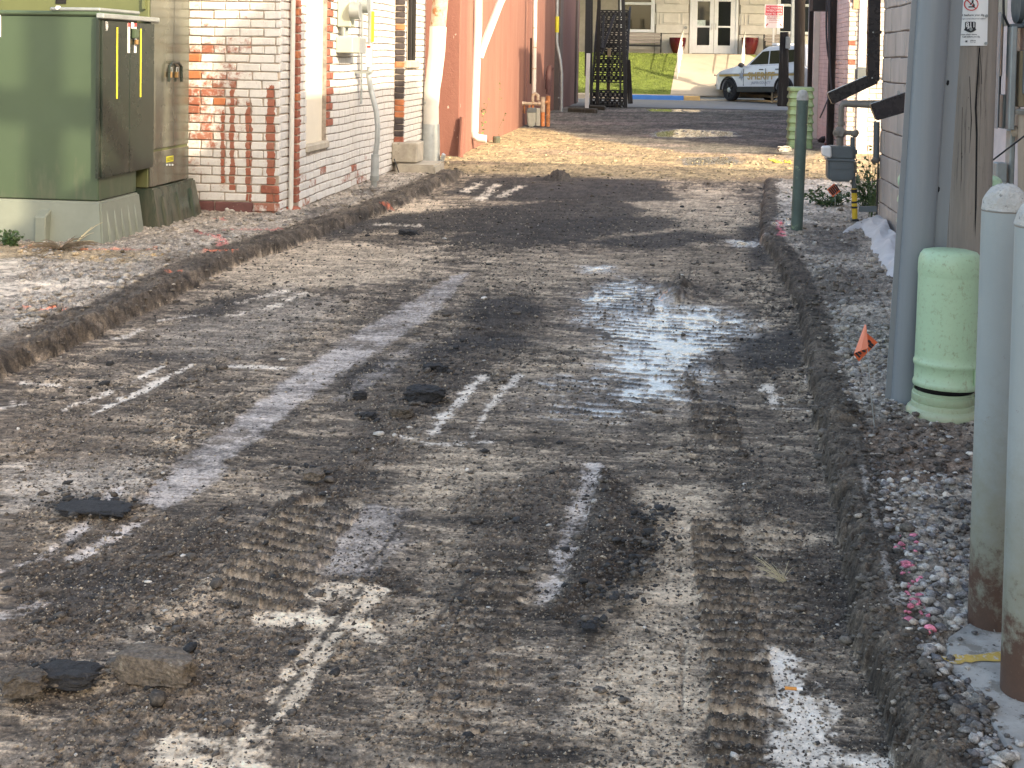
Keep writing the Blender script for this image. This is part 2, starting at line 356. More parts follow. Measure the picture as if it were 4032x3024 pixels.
# tread prints of the machines
h = np.zeros(X.shape)
def tread(pts, wd, pitch, k=1., h0=.010, slant=0., tanb=True, seed=0):
    global h, loose
    D, al, sd = seg_dist(X, Y, w2(pts)); u = D*sd/wd
    ph = (al+slant*D*sd+(n_sm-.5)*.014+(vn(al*9, al*0, seed)-.5)*.02)/pitch; lug = sst(.44, .54, np.abs((ph % 1)-.5)*2+(n_fine-.5)*.3+(n_sm-.5)*.25)
    m = sst(1.06, .96, np.abs(u)+(n_sm-.5)*.5)*k*np.where(al > 0, 1, 0)*sst(.25, .5, vn(al*2.2, u*.8+9, seed+3))
    gap = (1-lug)*m; h = h-gap*h0*.5+lug*m*h0*.6
    if tanb: lay(TAN*.92, gap*.85)
    lay(DARK*.92, lug*m*.85); loose = np.maximum(loose*(1-gap), lug*m*.8)
tread([(2945,3060),(2915,2700),(2870,2400),(2810,2060)], .074, .052, 1, .015, 0, True, 1)
tread([(2845,1800),(2800,1600),(2770,1430)], .09, .062, .95, .012, 0, False, 2)
tread([(2560,1450),(2570,1300),(2580,1130)], .11, .08, .5, .008, .2, False, 3)
tread([(960,2400),(1150,2130),(1260,2000)], .13, .062, .95, .014, .35, True, 4)
tread([(1700,3060),(1880,2600),(2000,2200)], .07, .05, .6, .008, 0, True, 7)
tread([(3130,2560),(3090,2300),(3050,2060)], .07, .05, .5, .008, 0, True, 8)
tread([(600,3060),(900,2700)], .12, .06, .6, .010, .2, False, 9)
tread([(1900,1330),(1990,1230)], .16, .07, .8, .012, .2, False, 5)
tread([(2380,1300),(2450,1080)], .16, .085, .4, .008, .2, False, 6)
D, al, sd = seg_dist(X, Y, w2([(2680,3060),(2690,2500),(2665,2000)])); D = np.abs(D+(vn(al*14, al*0, 77)-.5)*.008+(n_fine-.5)*.006); gk = sst(.35, .6, fbm(al*9, al*0, 9, 3)); h -= sst(.007, .0, D)*.005*gk; lay(DARK*1.2, sst(.006, .001, D)*.55*gk)
# standing water
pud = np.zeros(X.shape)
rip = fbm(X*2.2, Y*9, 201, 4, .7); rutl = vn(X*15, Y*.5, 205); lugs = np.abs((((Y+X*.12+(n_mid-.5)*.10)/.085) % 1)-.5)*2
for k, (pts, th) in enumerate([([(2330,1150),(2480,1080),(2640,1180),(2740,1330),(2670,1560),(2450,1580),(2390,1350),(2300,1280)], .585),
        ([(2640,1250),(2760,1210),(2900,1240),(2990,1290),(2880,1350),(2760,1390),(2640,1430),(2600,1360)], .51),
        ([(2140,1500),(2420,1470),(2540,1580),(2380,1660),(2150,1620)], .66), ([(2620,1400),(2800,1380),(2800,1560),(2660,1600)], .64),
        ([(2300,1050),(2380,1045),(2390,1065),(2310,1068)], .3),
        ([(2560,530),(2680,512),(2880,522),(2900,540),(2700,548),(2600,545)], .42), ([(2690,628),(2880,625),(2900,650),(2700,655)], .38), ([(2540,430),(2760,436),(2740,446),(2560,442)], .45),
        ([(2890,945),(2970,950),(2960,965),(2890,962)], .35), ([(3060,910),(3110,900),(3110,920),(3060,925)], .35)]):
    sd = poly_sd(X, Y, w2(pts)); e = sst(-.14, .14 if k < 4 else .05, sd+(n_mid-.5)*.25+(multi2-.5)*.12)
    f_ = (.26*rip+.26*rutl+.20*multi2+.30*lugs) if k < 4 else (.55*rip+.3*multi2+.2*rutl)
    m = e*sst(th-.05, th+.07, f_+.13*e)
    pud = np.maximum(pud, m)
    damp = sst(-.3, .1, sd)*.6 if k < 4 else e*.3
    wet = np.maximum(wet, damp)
lay(C_(.36,.36,.36), pud*.8); loose = loose*(1-pud)  # pale grey laid into the water colour to whiten its sky sheen
wet = np.maximum(wet, lavm*.25)
# height of the bed
hb = (n_big-.5)*.016+(n_mid-.5)*.009+(n_sm-.5)*.008*(.35+loose)+(n_fine-.5)*.006*(.35+loose)+clod*.010*(.18+loose)+clod2*.008*(.25+loose)+(cross-.5)*.007*(.35+loose)+(n_grit-.5)*.0016+(scrape-.5)*.005*(1-loose)
D, al, sd = seg_dist(X, Y, w2([(2352,1825),(2300,2050),(2225,2330),(2150,2450)]))
ridge_in = poly_sd(X, Y, w2([(2345,1815),(2480,1930),(2590,2100),(2560,2200),(2380,2330),(2230,2440),(2130,2420),(2170,2330),(2290,2050)]))
hb += sst(0, .10, ridge_in)*(.016+.026*np.exp(-D/.06))*(1+(n_sm-.5))
h = (h+hb*(1-.3*lavm))
h = h*(1-pud*.93)+(-.008)*pud*.93
blot([(200,1975),(500,1985),(480,2030),(260,2035)], TAR*1.4, .9, .03, .02, 14, 119, 1.)
# heaps of soil scraped together
mound = np.zeros(X.shape)
for pts, hh in (([(2590,1120),(2660,1080),(2740,1130),(2720,1180),(2620,1190)], .05), ([(2140,712),(2200,690),(2260,712)], .10), ([(3200,1130),(3290,1090),(3390,1130),(3370,1190),(3230,1190)], .05), ([(3180,1700),(3300,1640),(3420,1690),(3300,1760)], .035), ([(620,2150),(830,2060),(900,2110),(700,2230)], .02)):
    m = sst(-.05, .18, poly_sd(X, Y, w2(pts))+(n_sm-.5)*.15+(n_mid-.5)*.1); mound = np.maximum(mound, m*hh*(.6+.8*n_sm)); lay(DARK*.9, m*.8); loose = np.maximum(loose, m)
h = h+mound
SLABP = [(3735,2500),(3805,2452),(3900,2430),(4300,2400),(4600,2900),(4500,3300),(4060,3200),(4010,3060),(3950,2920),(3880,2790),(3815,2690),(3720,2610)]
# banks and verges
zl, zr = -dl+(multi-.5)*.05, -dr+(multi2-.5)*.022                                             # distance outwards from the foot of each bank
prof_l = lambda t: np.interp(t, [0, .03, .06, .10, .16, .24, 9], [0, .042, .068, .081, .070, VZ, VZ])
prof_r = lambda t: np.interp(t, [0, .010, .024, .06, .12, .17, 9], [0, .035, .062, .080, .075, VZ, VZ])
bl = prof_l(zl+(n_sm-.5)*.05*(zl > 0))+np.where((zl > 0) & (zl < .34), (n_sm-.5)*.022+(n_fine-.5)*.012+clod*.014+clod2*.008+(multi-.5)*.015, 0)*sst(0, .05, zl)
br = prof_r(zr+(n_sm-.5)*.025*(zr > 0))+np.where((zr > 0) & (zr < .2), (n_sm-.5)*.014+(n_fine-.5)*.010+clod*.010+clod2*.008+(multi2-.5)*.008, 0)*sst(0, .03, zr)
peb = np.maximum(0, fbm(X*34, Y*34, 300, 2)-.42)*.035+(n_fine-.5)*.007+(n_mid-.5)*.012
inl, inr = sst(-.01, .012, zl)*(1-far), sst(-.006, .006, zr)*(1-far)
Z = h*(1-far)+far*(VZ*sst(15, 16.5, Y)*.3+peb*.5)
Z = np.where(zl > 0, bl*(1-far)+Z*far+peb*sst(.25, .34, zl)*(1-far), Z); Z = np.where(zr > 0, br*(1-far)+Z*far+peb*sst(.14, .2, zr)*(1-far), Z)
Z = (Z+np.where((zr > 0) | (zl > 0), mound, 0))*sst(38.5, 36.5, Y)
bankc = C_(.076,.066,.055)*(.5+.5*n_sm[..., None]+.6*multi2[..., None])
def layb(c, m):
    global col
    col = col*(1-m[..., None])+c*m[..., None]
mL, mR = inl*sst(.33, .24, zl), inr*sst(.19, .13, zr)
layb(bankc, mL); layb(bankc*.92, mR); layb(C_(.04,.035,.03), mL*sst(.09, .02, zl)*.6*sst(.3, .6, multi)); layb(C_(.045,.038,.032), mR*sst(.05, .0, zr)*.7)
gv = fbm(X*60, Y*60, 310, 2); verge = GRAV*(.55+.9*gv[..., None])*(.75+.5*n_mid[..., None])
layb(verge*.95, inl*(1-sst(.33, .24, zl))); layb(verge*np.where(n_mid > .5, 1.0, .8)[..., None], inr*(1-sst(.19, .13, zr)))
outl = inl*sst(.22, .33, zl); outr = inr*sst(.12, .16, zr)
def vb(pts, c, k=1., amp=.05, soft=.04, sc=8, seed=320, side=None):
    m = E(poly_sd(X, Y, w2(pts, VZ)), amp, soft, sc, seed)*k*(outl if side == 'l' else outr if side == 'r' else 1); layb(c, m); return m
s1 = vb([(-900,1040),(60,1030),(115,1075),(0,1095),(-900,1110)], SLAB*.95, .95, .02, .02, 8, 321, 'l')
s2 = vb([(-900,1120),(0,1125),(180,1105),(330,1100),(430,1115),(330,1130),(240,1145),(90,1165),(-900,1190)], SLAB*.9, .95, .03, .02, 8, 322, 'l')
s3 = vb([(280,1190),(430,1170),(500,1200),(380,1225),(260,1215)], SLAB*.8, .6, .04, .05, 8, 323, 'l')
vb([(700,985),(900,965),(960,1010),(760,1050),(560,1060)], MID*.9, .7, .12, .1, 6, 324, 'l'); vb([(-200,960),(160,960),(380,985),(600,990),(500,1040),(-200,1010)], C_(.26,.21,.13), .7, .1, .08, 6, 325, 'l')
vb([(1200,830),(1350,800),(1420,830),(1250,880)], TAR*3, .7, .1, .05, 6, 326, 'l'); vb([(1380,745),(1500,740),(1480,770),(1380,770)], TAR*2, .7, .06, .04, 8, 327, 'l')
vb([(3300,1660),(3800,1660),(3850,1830),(3820,1890),(3500,1930),(3390,1800)], C_(.13,.10,.08), .85, .04, .04, 9, 328, 'r')
vb([(3200,900),(3380,890),(3400,1000),(3300,1010),(3180,1000)], TAR*3.2, .7, .08, .05, 8, 329, 'r'); vb([(3150,1080),(3440,1110),(3480,1200),(3200,1200)], C_(.11,.10,.09), .7, .08, .05, 8, 330, 'r')
vb([(3060,720),(3320,700),(3420,760),(3340,830),(3080,850)], C_(.5,.48,.45), .6, .15, .12, 5, 331, 'r')
for k, pts in enumerate([[(3360,1720),(3400,1850),(3450,2050),(3490,2250),(3530,2400)]]):
    D, al, sd = seg_dist(X, Y, w2(pts, VZ)); m = E(.011-D, .010, .004, 20, 340)*np.where(vn(al*4, al*0, 3) > .35, 1, .1); layb(C_(.30,.29,.28), m*.6); Z = Z*(1-m)+(.082)*m; wet = np.maximum(wet, m*.5)
# marking paint sprayed on the verges by the utility locators
RED_, ORA, PNK, YEL = C_(.55,.10,.11), C_(.80,.20,.10), C_(.85,.16,.28), C_(.75,.45,.04)
for k, (c, pts, wd, a) in enumerate([(RED_, [(780,915),(840,930),(880,950),(860,965)], .05, .55), (RED_, [(880,905),(1080,905),(1110,900)], .04, .5), (RED_, [(860,862),(880,866)], .05, .6), (ORA, [(340,985),(480,980),(600,985)], .06, .35), (ORA, [(830,985),(900,985)], .06, .5),
      (YEL, [(590,1008),(640,1010)], .03, .5), (ORA, [(60,1215),(220,1215)], .04, .35), (ORA, [(195,1218),(245,1212)], .05, .6), (ORA, [(650,1070),(700,1070)], .03, .4), (RED_, [(100,975),(260,975)], .06, .25), (ORA, [(1500,800),(1540,796)], .05, .6),
      (PNK, [(3560,2110),(3575,2200),(3590,2270)], .016, .0), (PNK, [(3070,870),(3075,900),(3080,930)], .04, .5), (ORA, [(1880,585),(2000,580)], .08, .25)]):
    D, al, sd = seg_dist(X, Y, w2(pts, VZ)); m = sst(wd, wd*.3, D+(n_sm-.5)*wd*1.4)*a*np.where(n_fine > .42, 1, .35); layb(c, m)
# the gravel lot in the gap between the buildings, then dirt beyond it, painted darker from the cast shadow's outline on
lotn = fbm(X*12, Y*5, 350, 4); lotc = LOT*(.60+.85*fbm(X*22, Y*16, 351, 3)[..., None])*(.8+.4*lotn[..., None])
layb(lotc, far)
smear = sst(17.9, 18.2, Y)*sst(19.6, 19.1, Y)*sst(-3.0, -1.5, X)*.75; layb(C_(.23,.185,.145), smear*sst(.35, .55, fbm(X*1.1, Y*3, 355, 3)))
layb(C_(.16,.125,.09)*1.2, far*sst(.55, .68, fbm(X*.9, Y*2.2, 352, 4))*sst(18.5, 16, Y)*.8)
beyond = E(poly_sd(X, Y, w2([(2160,512),(2290,548),(2700,607),(3060,612),(3130,640),(3240,606),(3600,600),(3600,380),(1700,380),(1960,505)])), .15, .15, 2, 353)
layb(LOTD*(.6+.8*lotn[..., None]), beyond*.95)
st = fbm(X*.8, Y*1.6, 354, 4); layb(C_(.20,.175,.17), beyond*sst(.54, .66, st)*.7); layb(TAR*2.4, beyond*sst(.40, .30, st)*.7)
layb(C_(.022,.02,.02), sst(.3, .0, seg_dist(X, Y, w2([(3010,612),(3060,590),(3110,572)]))[0])*.8)
pf = pud*(Y > 15); lay(DARK, pf*.9)
# per-vertex grain of the dirt, then the three surfaces
grain = .22+.40*n_fine+.40*n_grit+.30*multi2+.55*cross+.25*(clod2-.2)*loose; grain = 1+(grain-1)*np.where(col.mean(-1) > .5, .6, 1.45); col = np.clip(col*np.clip(grain, .28, 1.9)[..., None], .008, .85)
slabin = poly_sd(X, Y, np.array([tuple(G(px, py, .078))[:2] for px, py in SLABP]))+(multi2-.5)*.05
Z = np.where(slabin > -.01, np.minimum(Z, .060), Z)
col = col*np.array([1.10, 1.0, .88])
roughv = np.clip(.93-.42*wet-.78*pud, .13, 1)
Zt = Z
def terrain_z(x, y):
    """height of the ground mesh at a point, for standing things on it"""
    r = int(np.clip(np.searchsorted(-RY, -y), 0, NR-1)); c = int(np.clip(np.searchsorted(FX*RY[r], x), 0, NC-1)); return float(Zt[r, c])
def sub_terrain(name, fm, m):
    idx = (np.arange(NR-1)[:, None]*NC+np.arange(NC-1)[None, :]); q = np.stack([idx, idx+1, idx+NC+1, idx+NC], -1)[fm]
    used, inv = np.unique(q.ravel(), return_inverse=True)
    me = bpy.data.meshes.new(name); me.vertices.add(len(used)); P = np.stack([X.ravel()[used], Y.ravel()[used], Z.ravel()[used]], -1)
    me.vertices.foreach_set('co', P.astype(np.float32).ravel()); nq = len(q)
    me.loops.add(nq*4); me.loops.foreach_set('vertex_index', inv.astype(np.int32).ravel())
    me.polygons.add(nq); me.polygons.foreach_set('loop_start', np.arange(0, nq*4, 4, dtype=np.int32)); me.polygons.foreach_set('loop_total', np.full(nq, 4, np.int32))
    me.polygons.foreach_set('use_smooth', np.ones(nq, bool)); me.update(calc_edges=True)
    a = me.color_attributes.new('soil', 'FLOAT_COLOR', 'POINT'); A = np.concatenate([col.reshape(-1, 3)[used], roughv.ravel()[used][:, None]], 1)
    a.data.foreach_set('color', A.astype(np.float32).ravel())
    me.materials.append(m); o = bpy.data.objects.new(name, me); COL.objects.link(o); return tag(o, kind='structure')
m_soil, nt, n_, l_, b_ = new_mat('soil')
m_soil.use_fake_user = False
at = nt.nodes.new('ShaderNodeAttribute'); at.attribute_name = 'soil'
g1, g2, g3 = noise(nt, 42, 2, .6), noise(nt, 115, 2, .6), noise(nt, 300, 2, .6)
gs = mth(nt, 'ADD', mth(nt, 'MULTIPLY', g1, .30), mth(nt, 'ADD', mth(nt, 'MULTIPLY', g2, .40), mth(nt, 'MULTIPLY', g3, .30)))
k_ = ramp(nt, gs, [(.34, .22), (.44, .72), (.52, 1.05), (.66, 1.95)]); lum = nt.nodes.new('ShaderNodeRGBToBW'); nt.links.new(at.outputs['Color'], lum.inputs[0])  # dark end of the ramp paints small grain shadows into the soil colour
k_ = mix(nt, ramp(nt, lum.outputs[0], [(.30, 0.0), (.60, .65)]), k_, (1, 1, 1))
l_.new(mix(nt, 1.0, at.outputs['Color'], k_, 'MULTIPLY'), b_.inputs['Base Color']); l_.new(at.outputs['Alpha'], b_.inputs['Roughness'])
b_.inputs['Specular IOR Level'].default_value = .45
gz = ramp(nt, at.outputs['Alpha'], [(.15, 0.0), (.6, 1.0)])
bb = bump(nt, b_, gs, .55, .010); l_.new(mth(nt, 'MULTIPLY', gz, .7), bb.inputs['Strength'])
fl = lambda A: A[:-1, :-1]
fdl, fdr, ff = fl(dl), fl(dr), fl(far) > .5
road = ff | ((fdl > 0) & (fdr > 0)); sideL = ~road & (fdl <= 0)
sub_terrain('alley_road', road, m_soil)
sub_terrain('dirt_bank', sideL & (fl(zl) < .3), m_soil); sub_terrain('gravel_verge', sideL & (fl(zl) >= .3), m_soil)
sideR = ~road & ~sideL
sub_terrain('dirt_bank', sideR & (fl(zr) < .16), m_soil); sub_terrain('gravel_verge', sideR & (fl(zr) >= .16), m_soil)
g = MB(); g.add([(-120,-60,-.16),(120,-60,-.16),(120,160,-.16),(-120,160,-.16)], [(0,1,2,3)])
tag(g.build('ground', pm('earth', (.2,.18,.15), .95)), kind='structure')

# ---------------------------------------------------------------- loose stones: nobody could count them
def ico_stones(P, R, cols, name, m, flat=.75, smooth=False):
    """many chipped stones in one mesh: P centres, R radii, cols albedo"""
    t = (1+5**.5)/2; iv = np.array([(-1,t,0),(1,t,0),(-1,-t,0),(1,-t,0),(0,-1,t),(0,1,t),(0,-1,-t),(0,1,-t),(t,0,-1),(t,0,1),(-t,0,-1),(-t,0,1)], float); iv /= np.linalg.norm(iv[0])
    fi = np.array([(0,11,5),(0,5,1),(0,1,7),(0,7,10),(0,10,11),(1,5,9),(5,11,4),(11,10,2),(10,7,6),(7,1,8),(3,9,4),(3,4,2),(3,2,6),(3,6,8),(3,8,9),(4,9,5),(2,4,11),(6,2,10),(8,6,7),(9,8,1)])
    n = len(P); a = rng.random(n)*6.283; ca, sa = np.cos(a), np.sin(a)
    k = rng.uniform(.62, 1.2, (n, 12)); s = np.stack([rng.uniform(.75, 1.5, n), rng.uniform(.7, 1.2, n), rng.uniform(.45, 1., n)*flat], 1)
    V = iv[None]*k[..., None]*s[:, None]*R[:, None, None]
    V = np.stack([V[..., 0]*ca[:, None]-V[..., 1]*sa[:, None], V[..., 0]*sa[:, None]+V[..., 1]*ca[:, None], V[..., 2]], -1)+P[:, None]
    F = fi[None]+12*np.arange(n)[:, None, None]; nt_ = n*20
    me = bpy.data.meshes.new(name); me.vertices.add(n*12); me.vertices.foreach_set('co', V.astype(np.float32).ravel())
    me.loops.add(nt_*3); me.loops.foreach_set('vertex_index', F.astype(np.int32).ravel()); me.polygons.add(nt_)
    me.polygons.foreach_set('loop_start', np.arange(0, nt_*3, 3, dtype=np.int32)); me.polygons.foreach_set('loop_total', np.full(nt_, 3, np.int32)); me.update(calc_edges=True)
    at = me.color_attributes.new('soil', 'FLOAT_COLOR', 'POINT'); A = np.ones((n, 12, 4)); A[..., :3] = cols[:, None]; A[..., 3] = .85
    at.data.foreach_set('color', A.astype(np.float32).ravel()); me.materials.append(m)
    o = bpy.data.objects.new(name, me); COL.objects.link(o); return tag(o, kind='stuff')
def crumbs(P, R, cols, name, m):
    """very many small crumbs of eight faces each in one mesh"""
    iv = np.array([(1,0,0),(0,1,0),(-1,0,0),(0,-1,0),(0,0,1),(0,0,-1)], float); fi = np.array([(0,1,4),(1,2,4),(2,3,4),(3,0,4),(1,0,5),(2,1,5),(3,2,5),(0,3,5)])
    n = len(P); a = rng.random(n)*6.283; ca, sa = np.cos(a), np.sin(a); V = iv[None]*rng.uniform(.55, 1.35, (n, 6))[..., None]*np.array([1.15, .9, .7])*R[:, None, None]+rng.normal(0, .18, (n, 6, 3))*R[:, None, None]
    V = np.stack([V[..., 0]*ca[:, None]-V[..., 1]*sa[:, None], V[..., 0]*sa[:, None]+V[..., 1]*ca[:, None], V[..., 2]], -1)+P[:, None]
    F = fi[None]+6*np.arange(n)[:, None, None]; nt_ = n*8
    me = bpy.data.meshes.new(name); me.vertices.add(n*6); me.vertices.foreach_set('co', V.astype(np.float32).ravel()); me.loops.add(nt_*3); me.loops.foreach_set('vertex_index', F.astype(np.int32).ravel()); me.polygons.add(nt_)
    me.polygons.foreach_set('loop_start', np.arange(0, nt_*3, 3, dtype=np.int32)); me.polygons.foreach_set('loop_total', np.full(nt_, 3, np.int32)); me.update(calc_edges=True)
    at = me.color_attributes.new('soil', 'FLOAT_COLOR', 'POINT'); A = np.ones((n, 6, 4)); A[..., :3] = cols[:, None]; A[..., 3] = .9; at.data.foreach_set('color', A.astype(np.float32).ravel()); me.materials.append(m)
    o = bpy.data.objects.new(name, me); COL.objects.link(o); return tag(o, kind='stuff')
def sample(n, box, dens=None):
    """random points over the ground, evenly spread in the distance-weighted fan: (x, y, z, row, col)"""
    r = rng.integers(0, NR-2, n); c = rng.integers(0, NC-2, n); ok = np.ones(n, bool)
    if dens is not None: ok &= rng.random(n) < dens[r, c]
    if box is not None: ok &= (RY[r] > box[0]) & (RY[r] < box[1])
    r, c = r[ok], c[ok]; return X[r, c], Y[r, c], Z[r, c], r, c
onroad = (dl > .0) & (dr > 0) & (far < .3)
x, y, z, r, c = sample(60000, (2.2, 15), np.where(onroad, (.10+.9*loose**1.5)*(1-pud)*(1-.85*lavm), 0)*.62)
R = np.clip(np.exp(rng.normal(0, .55, len(x)))*.0038*np.sqrt(y/3), .002, .026)
cc = np.where(rng.random(len(x))[:, None] < .035, C_(.5,.47,.42), np.where(rng.random(len(x))[:, None] < .18, C_(.03,.03,.03), C_(.095,.082,.068)))*rng.uniform(.7, 1.35, (len(x), 1))
ico_stones(np.stack([x, y, z+R*.25], 1), R, cc, 'dirt_clods', m_soil)
x, y, z, r, c = sample(270000, (2.2, 12), np.where(onroad, (.35+.65*loose)*(1-pud)*(1-.8*lavm), 0)*.75)
R = np.clip(np.exp(rng.normal(0, .42, len(x)))*.0024*np.sqrt(y/3)**1.3, .0012, .010); lo_ = loose[r, c]
cc = np.where(rng.random(len(x))[:, None] < .25+.1*(1-lo_[:, None]), C_(.34,.29,.22)*rng.uniform(.6, 1.2, (len(x), 1)), np.where(rng.random(len(x))[:, None] < .28, C_(.052,.047,.042), C_(.115,.10,.082)*rng.uniform(.6, 1.4, (len(x), 1))))
crumbs(np.stack([x, y, z+R*.25], 1), R, cc, 'soil_crumbs', m_soil)
xs_l, ys_l, rs_l, cs_l = [], [], [], []
for (px, py, sp, n) in ((590,2670,170,90),(240,2690,150,90),(70,2730,110,60),(1665,1575,110,70),(1412,1565,60,40),(1572,1640,80,40),(1450,1645,60,40),(1705,1460,90,60),(345,2020,190,160),(1225,1880,80,40),(2320,2485,70,40),(1600,925,60,40),(2480,2260,160,150),(2560,2160,140,140),(2400,2380,160,120),(2580,2060,90,70)):
    for _ in range(n):
        g_ = G(px+rng.normal(0, sp*.5), py+rng.normal(0, sp*.16), .0); xs_l.append(g_.x); ys_l.append(g_.y); rs_l.append(float(np.clip(np.exp(rng.normal(0, .6))*.0042*math.sqrt(g_.y/3), .002, .016))); cs_l.append((C_(.03,.03,.03) if rng.random() < .5 else C_(.10,.085,.068))*rng.uniform(.7, 1.4))
zs_l = [terrain_z(a_, b_)+r_*.3 for a_, b_, r_ in zip(xs_l, ys_l, rs_l)]
ico_stones(np.stack([xs_l, ys_l, zs_l], 1), np.array(rs_l), np.array(cs_l), 'broken_crumbs', m_soil)
mask = ((zl > -.03) & (zl < .34) | (zr > -.02) & (zr < .20)) & (far < .3) & (slabin < 0)
x, y, z, r, c = sample(70000, (2.2, 15), np.where(mask, .75, 0)); R = np.clip(np.exp(rng.normal(0, .55, len(x)))*.0038*np.sqrt(y/3), .002, .022)
ico_stones(np.stack([x, y, z+R*.2], 1), R, C_(.105,.09,.072)*rng.uniform(.6, 1.5, (len(x), 1))*np.where(rng.random((len(x), 1)) < .06, 3.2, 1), 'bank_clods', m_soil)
mask = (zr > .12) & (far < .3) & (Y < 6.4) & (slabin < .0)
x, y, z, r, c = sample(90000, (2.2, 6.4), np.where(mask, .5, 0)); R = np.clip(np.exp(rng.normal(0, .38, len(x)))*.0085, .004, .021)
pal = np.array([(.42,.39,.35),(.30,.28,.26),(.22,.20,.185),(.50,.46,.40),(.36,.30,.24),(.16,.15,.15)])[rng.integers(0, 6, len(x))]*rng.uniform(.75, 1.25, (len(x), 1))
D, al, sd = seg_dist(x, y, w2([(3555,2080),(3575,2230),(3600,2380),(3640,2500)], VZ)); pk = (D < .030) & (rng.random(len(x)) < .42)
pal = np.where(pk[:, None], C_(.80,.25,.33)*rng.uniform(.6, 1.05, (len(x), 1)), pal)
dirt = vn(x*3, y*3, 7) > .72; pal = np.where(dirt[:, None] & ~pk[:, None], pal*.4, pal)
brown = (y > 4.2) & (y < 4.95); pal = np.where(brown[:, None] & (rng.random((len(x), 1)) < .85), C_(.10,.082,.068)*rng.uniform(.6, 1.6, (len(x), 1)), pal)
ico_stones(np.stack([x, y, z+R*.35], 1), R, pal, 'gravel_stones', m_soil)
x, y, z, r, c = sample(60000, (2.2, 3.6), np.where((slabin > 0), .5, 0)); k_n = np.where(poly_sd(x, y, np.array([tuple(G(px, py, .078))[:2] for px, py in SLABP])) < .035, .30, .05); sel = rng.random(len(x)) < k_n; x, y = x[sel], y[sel]; R = np.clip(np.exp(rng.normal(0, .5, len(x)))*.0055, .002, .018)
ico_stones(np.stack([x, y, .078+R*.3], 1), R, np.array([(.42,.39,.35),(.24,.22,.2),(.50,.46,.40),(.12,.11,.10)])[rng.integers(0, 4, len(x))], 'gravel_stones', m_soil)
mask = ((zl > .28) | (zr > .16)) & (far < .3) & (Y > 5.4)
x, y, z, r, c = sample(120000, (5.4, 15.5), np.where(mask, .42, 0)*(1-.9*np.clip(s1+s2, 0, 1))); R = np.clip(np.exp(rng.normal(0, .45, len(x)))*.011, .005, .034)
pal = .78*np.array([(.48,.45,.41),(.34,.32,.29),(.26,.25,.23),(.55,.51,.45),(.40,.35,.28)])[rng.integers(0, 5, len(x))]*rng.uniform(.75, 1.25, (len(x), 1)); under = col[r, c]; pal = np.where((rng.random(len(x)) < .45)[:, None], under, pal)
ico_stones(np.stack([x, y, z+R*.3], 1), R, pal, 'gravel_stones', m_soil)
x, y, z, r, c = sample(60000, (15, 24), np.where((far > .5) & (beyond < .5), .5, 0)); R = np.clip(np.exp(rng.normal(0, .4, len(x)))*.016, .007, .04)
ico_stones(np.stack([x, y, z+R*.2], 1), R, LOT*1.1*rng.uniform(.55, 1.45, (len(x), 1)), 'gravel_stones', m_soil)

# ---------------------------------------------------------------- materials of the buildings and things
def m_painted_brick():
    m, nt, n, l, b = new_mat('painted_brick')
    w = nt.nodes.new('ShaderNodeAttribute'); w.attribute_type = 'OBJECT'; w.attribute_name = 'wear'
    oi = nt.nodes.new('ShaderNodeObjectInfo')
    f1 = noise(nt, 26, 6, .72); f2 = noise(nt, 7, 4, .6)
    s = sep(nt); zz = s[2]; xx = s[0]
    fx = mth(nt, 'ADD', mth(nt, 'MULTIPLY', f1, .55), mth(nt, 'MULTIPLY', f2, .45))
    # bare runs below leaks: bands of given x (front) that start at a height and run down
    tot = w.outputs['Fac']
    for (x0, hw, ztop, amt, zbot) in STREAKS:
        d = mth(nt, 'ABSOLUTE', mth(nt, 'SUBTRACT', mth(nt, 'ADD', xx, mth(nt, 'MULTIPLY', mth(nt, 'SUBTRACT', f2, .5), .09)), x0))
        k = mth(nt, 'MULTIPLY', mth(nt, 'LESS_THAN', d, hw), mth(nt, 'LESS_THAN', mth(nt, 'ADD', zz, mth(nt, 'MULTIPLY', mth(nt, 'SUBTRACT', f1, .5), .2)), ztop))
        k = mth(nt, 'MULTIPLY', k, mth(nt, 'GREATER_THAN', zz, zbot)); tot = mth(nt, 'MAXIMUM', tot, mth(nt, 'MULTIPLY', k, amt))
    th = mth(nt, 'SUBTRACT', fx, mth(nt, 'SUBTRACT', 1.0, tot)); bare = ramp(nt, mth(nt, 'ADD', th, .5), [(.45, 0.0), (.57, 1.0)])
    red = mix(nt, oi.outputs['Random'], (.32,.105,.060), (.30,.14,.095)); red = mix(nt, ramp(nt, noise(nt, 60, 4), [(.4, .0), (.75, .6)]), red, (.22,.055,.035))
    dirtf = ramp(nt, noise(nt, 14, 6, .75, stretch=(1, 1, .35)), [(.50, 0.0), (.78, .55)])
    white = mix(nt, dirtf, mix(nt, f1, (.56,.54,.505), (.66,.645,.615)), (.36,.33,.29))
    white = mix(nt, ramp(nt, noise(nt, 70, 4, .7), [(.62, 0.0), (.70, .8)]), white, (.40,.22,.16))
    l.new(mix(nt, bare, white, red), b.inputs['Base Color']); b.inputs['Roughness'].default_value = .75
    bump(nt, b, f1, .5, .005); return m
_bx = lambda px: onY(px, 600, 10.25).x
STREAKS = [(_bx(918), .020, onY(918, 330, 10.25).z, .86, .25), (_bx(985), .024, onY(985, 400, 10.25).z, .88, .05), (_bx(1070), .034, onY(1070, 340, 10.25).z, .96, -.2), (_bx(882), .018, onY(882, 440, 10.25).z, .72, .3)]
M_PB = m_painted_brick()
M_RED = pm('red_brick', (.28,.095,.060), .8, var=.35, vs=18, bs=60, spots=[((.55,.50,.46), 22, .66)])
M_ORG = pm('orange_brick', (.42,.15,.065), .8, var=.3, vs=14, bs=60)
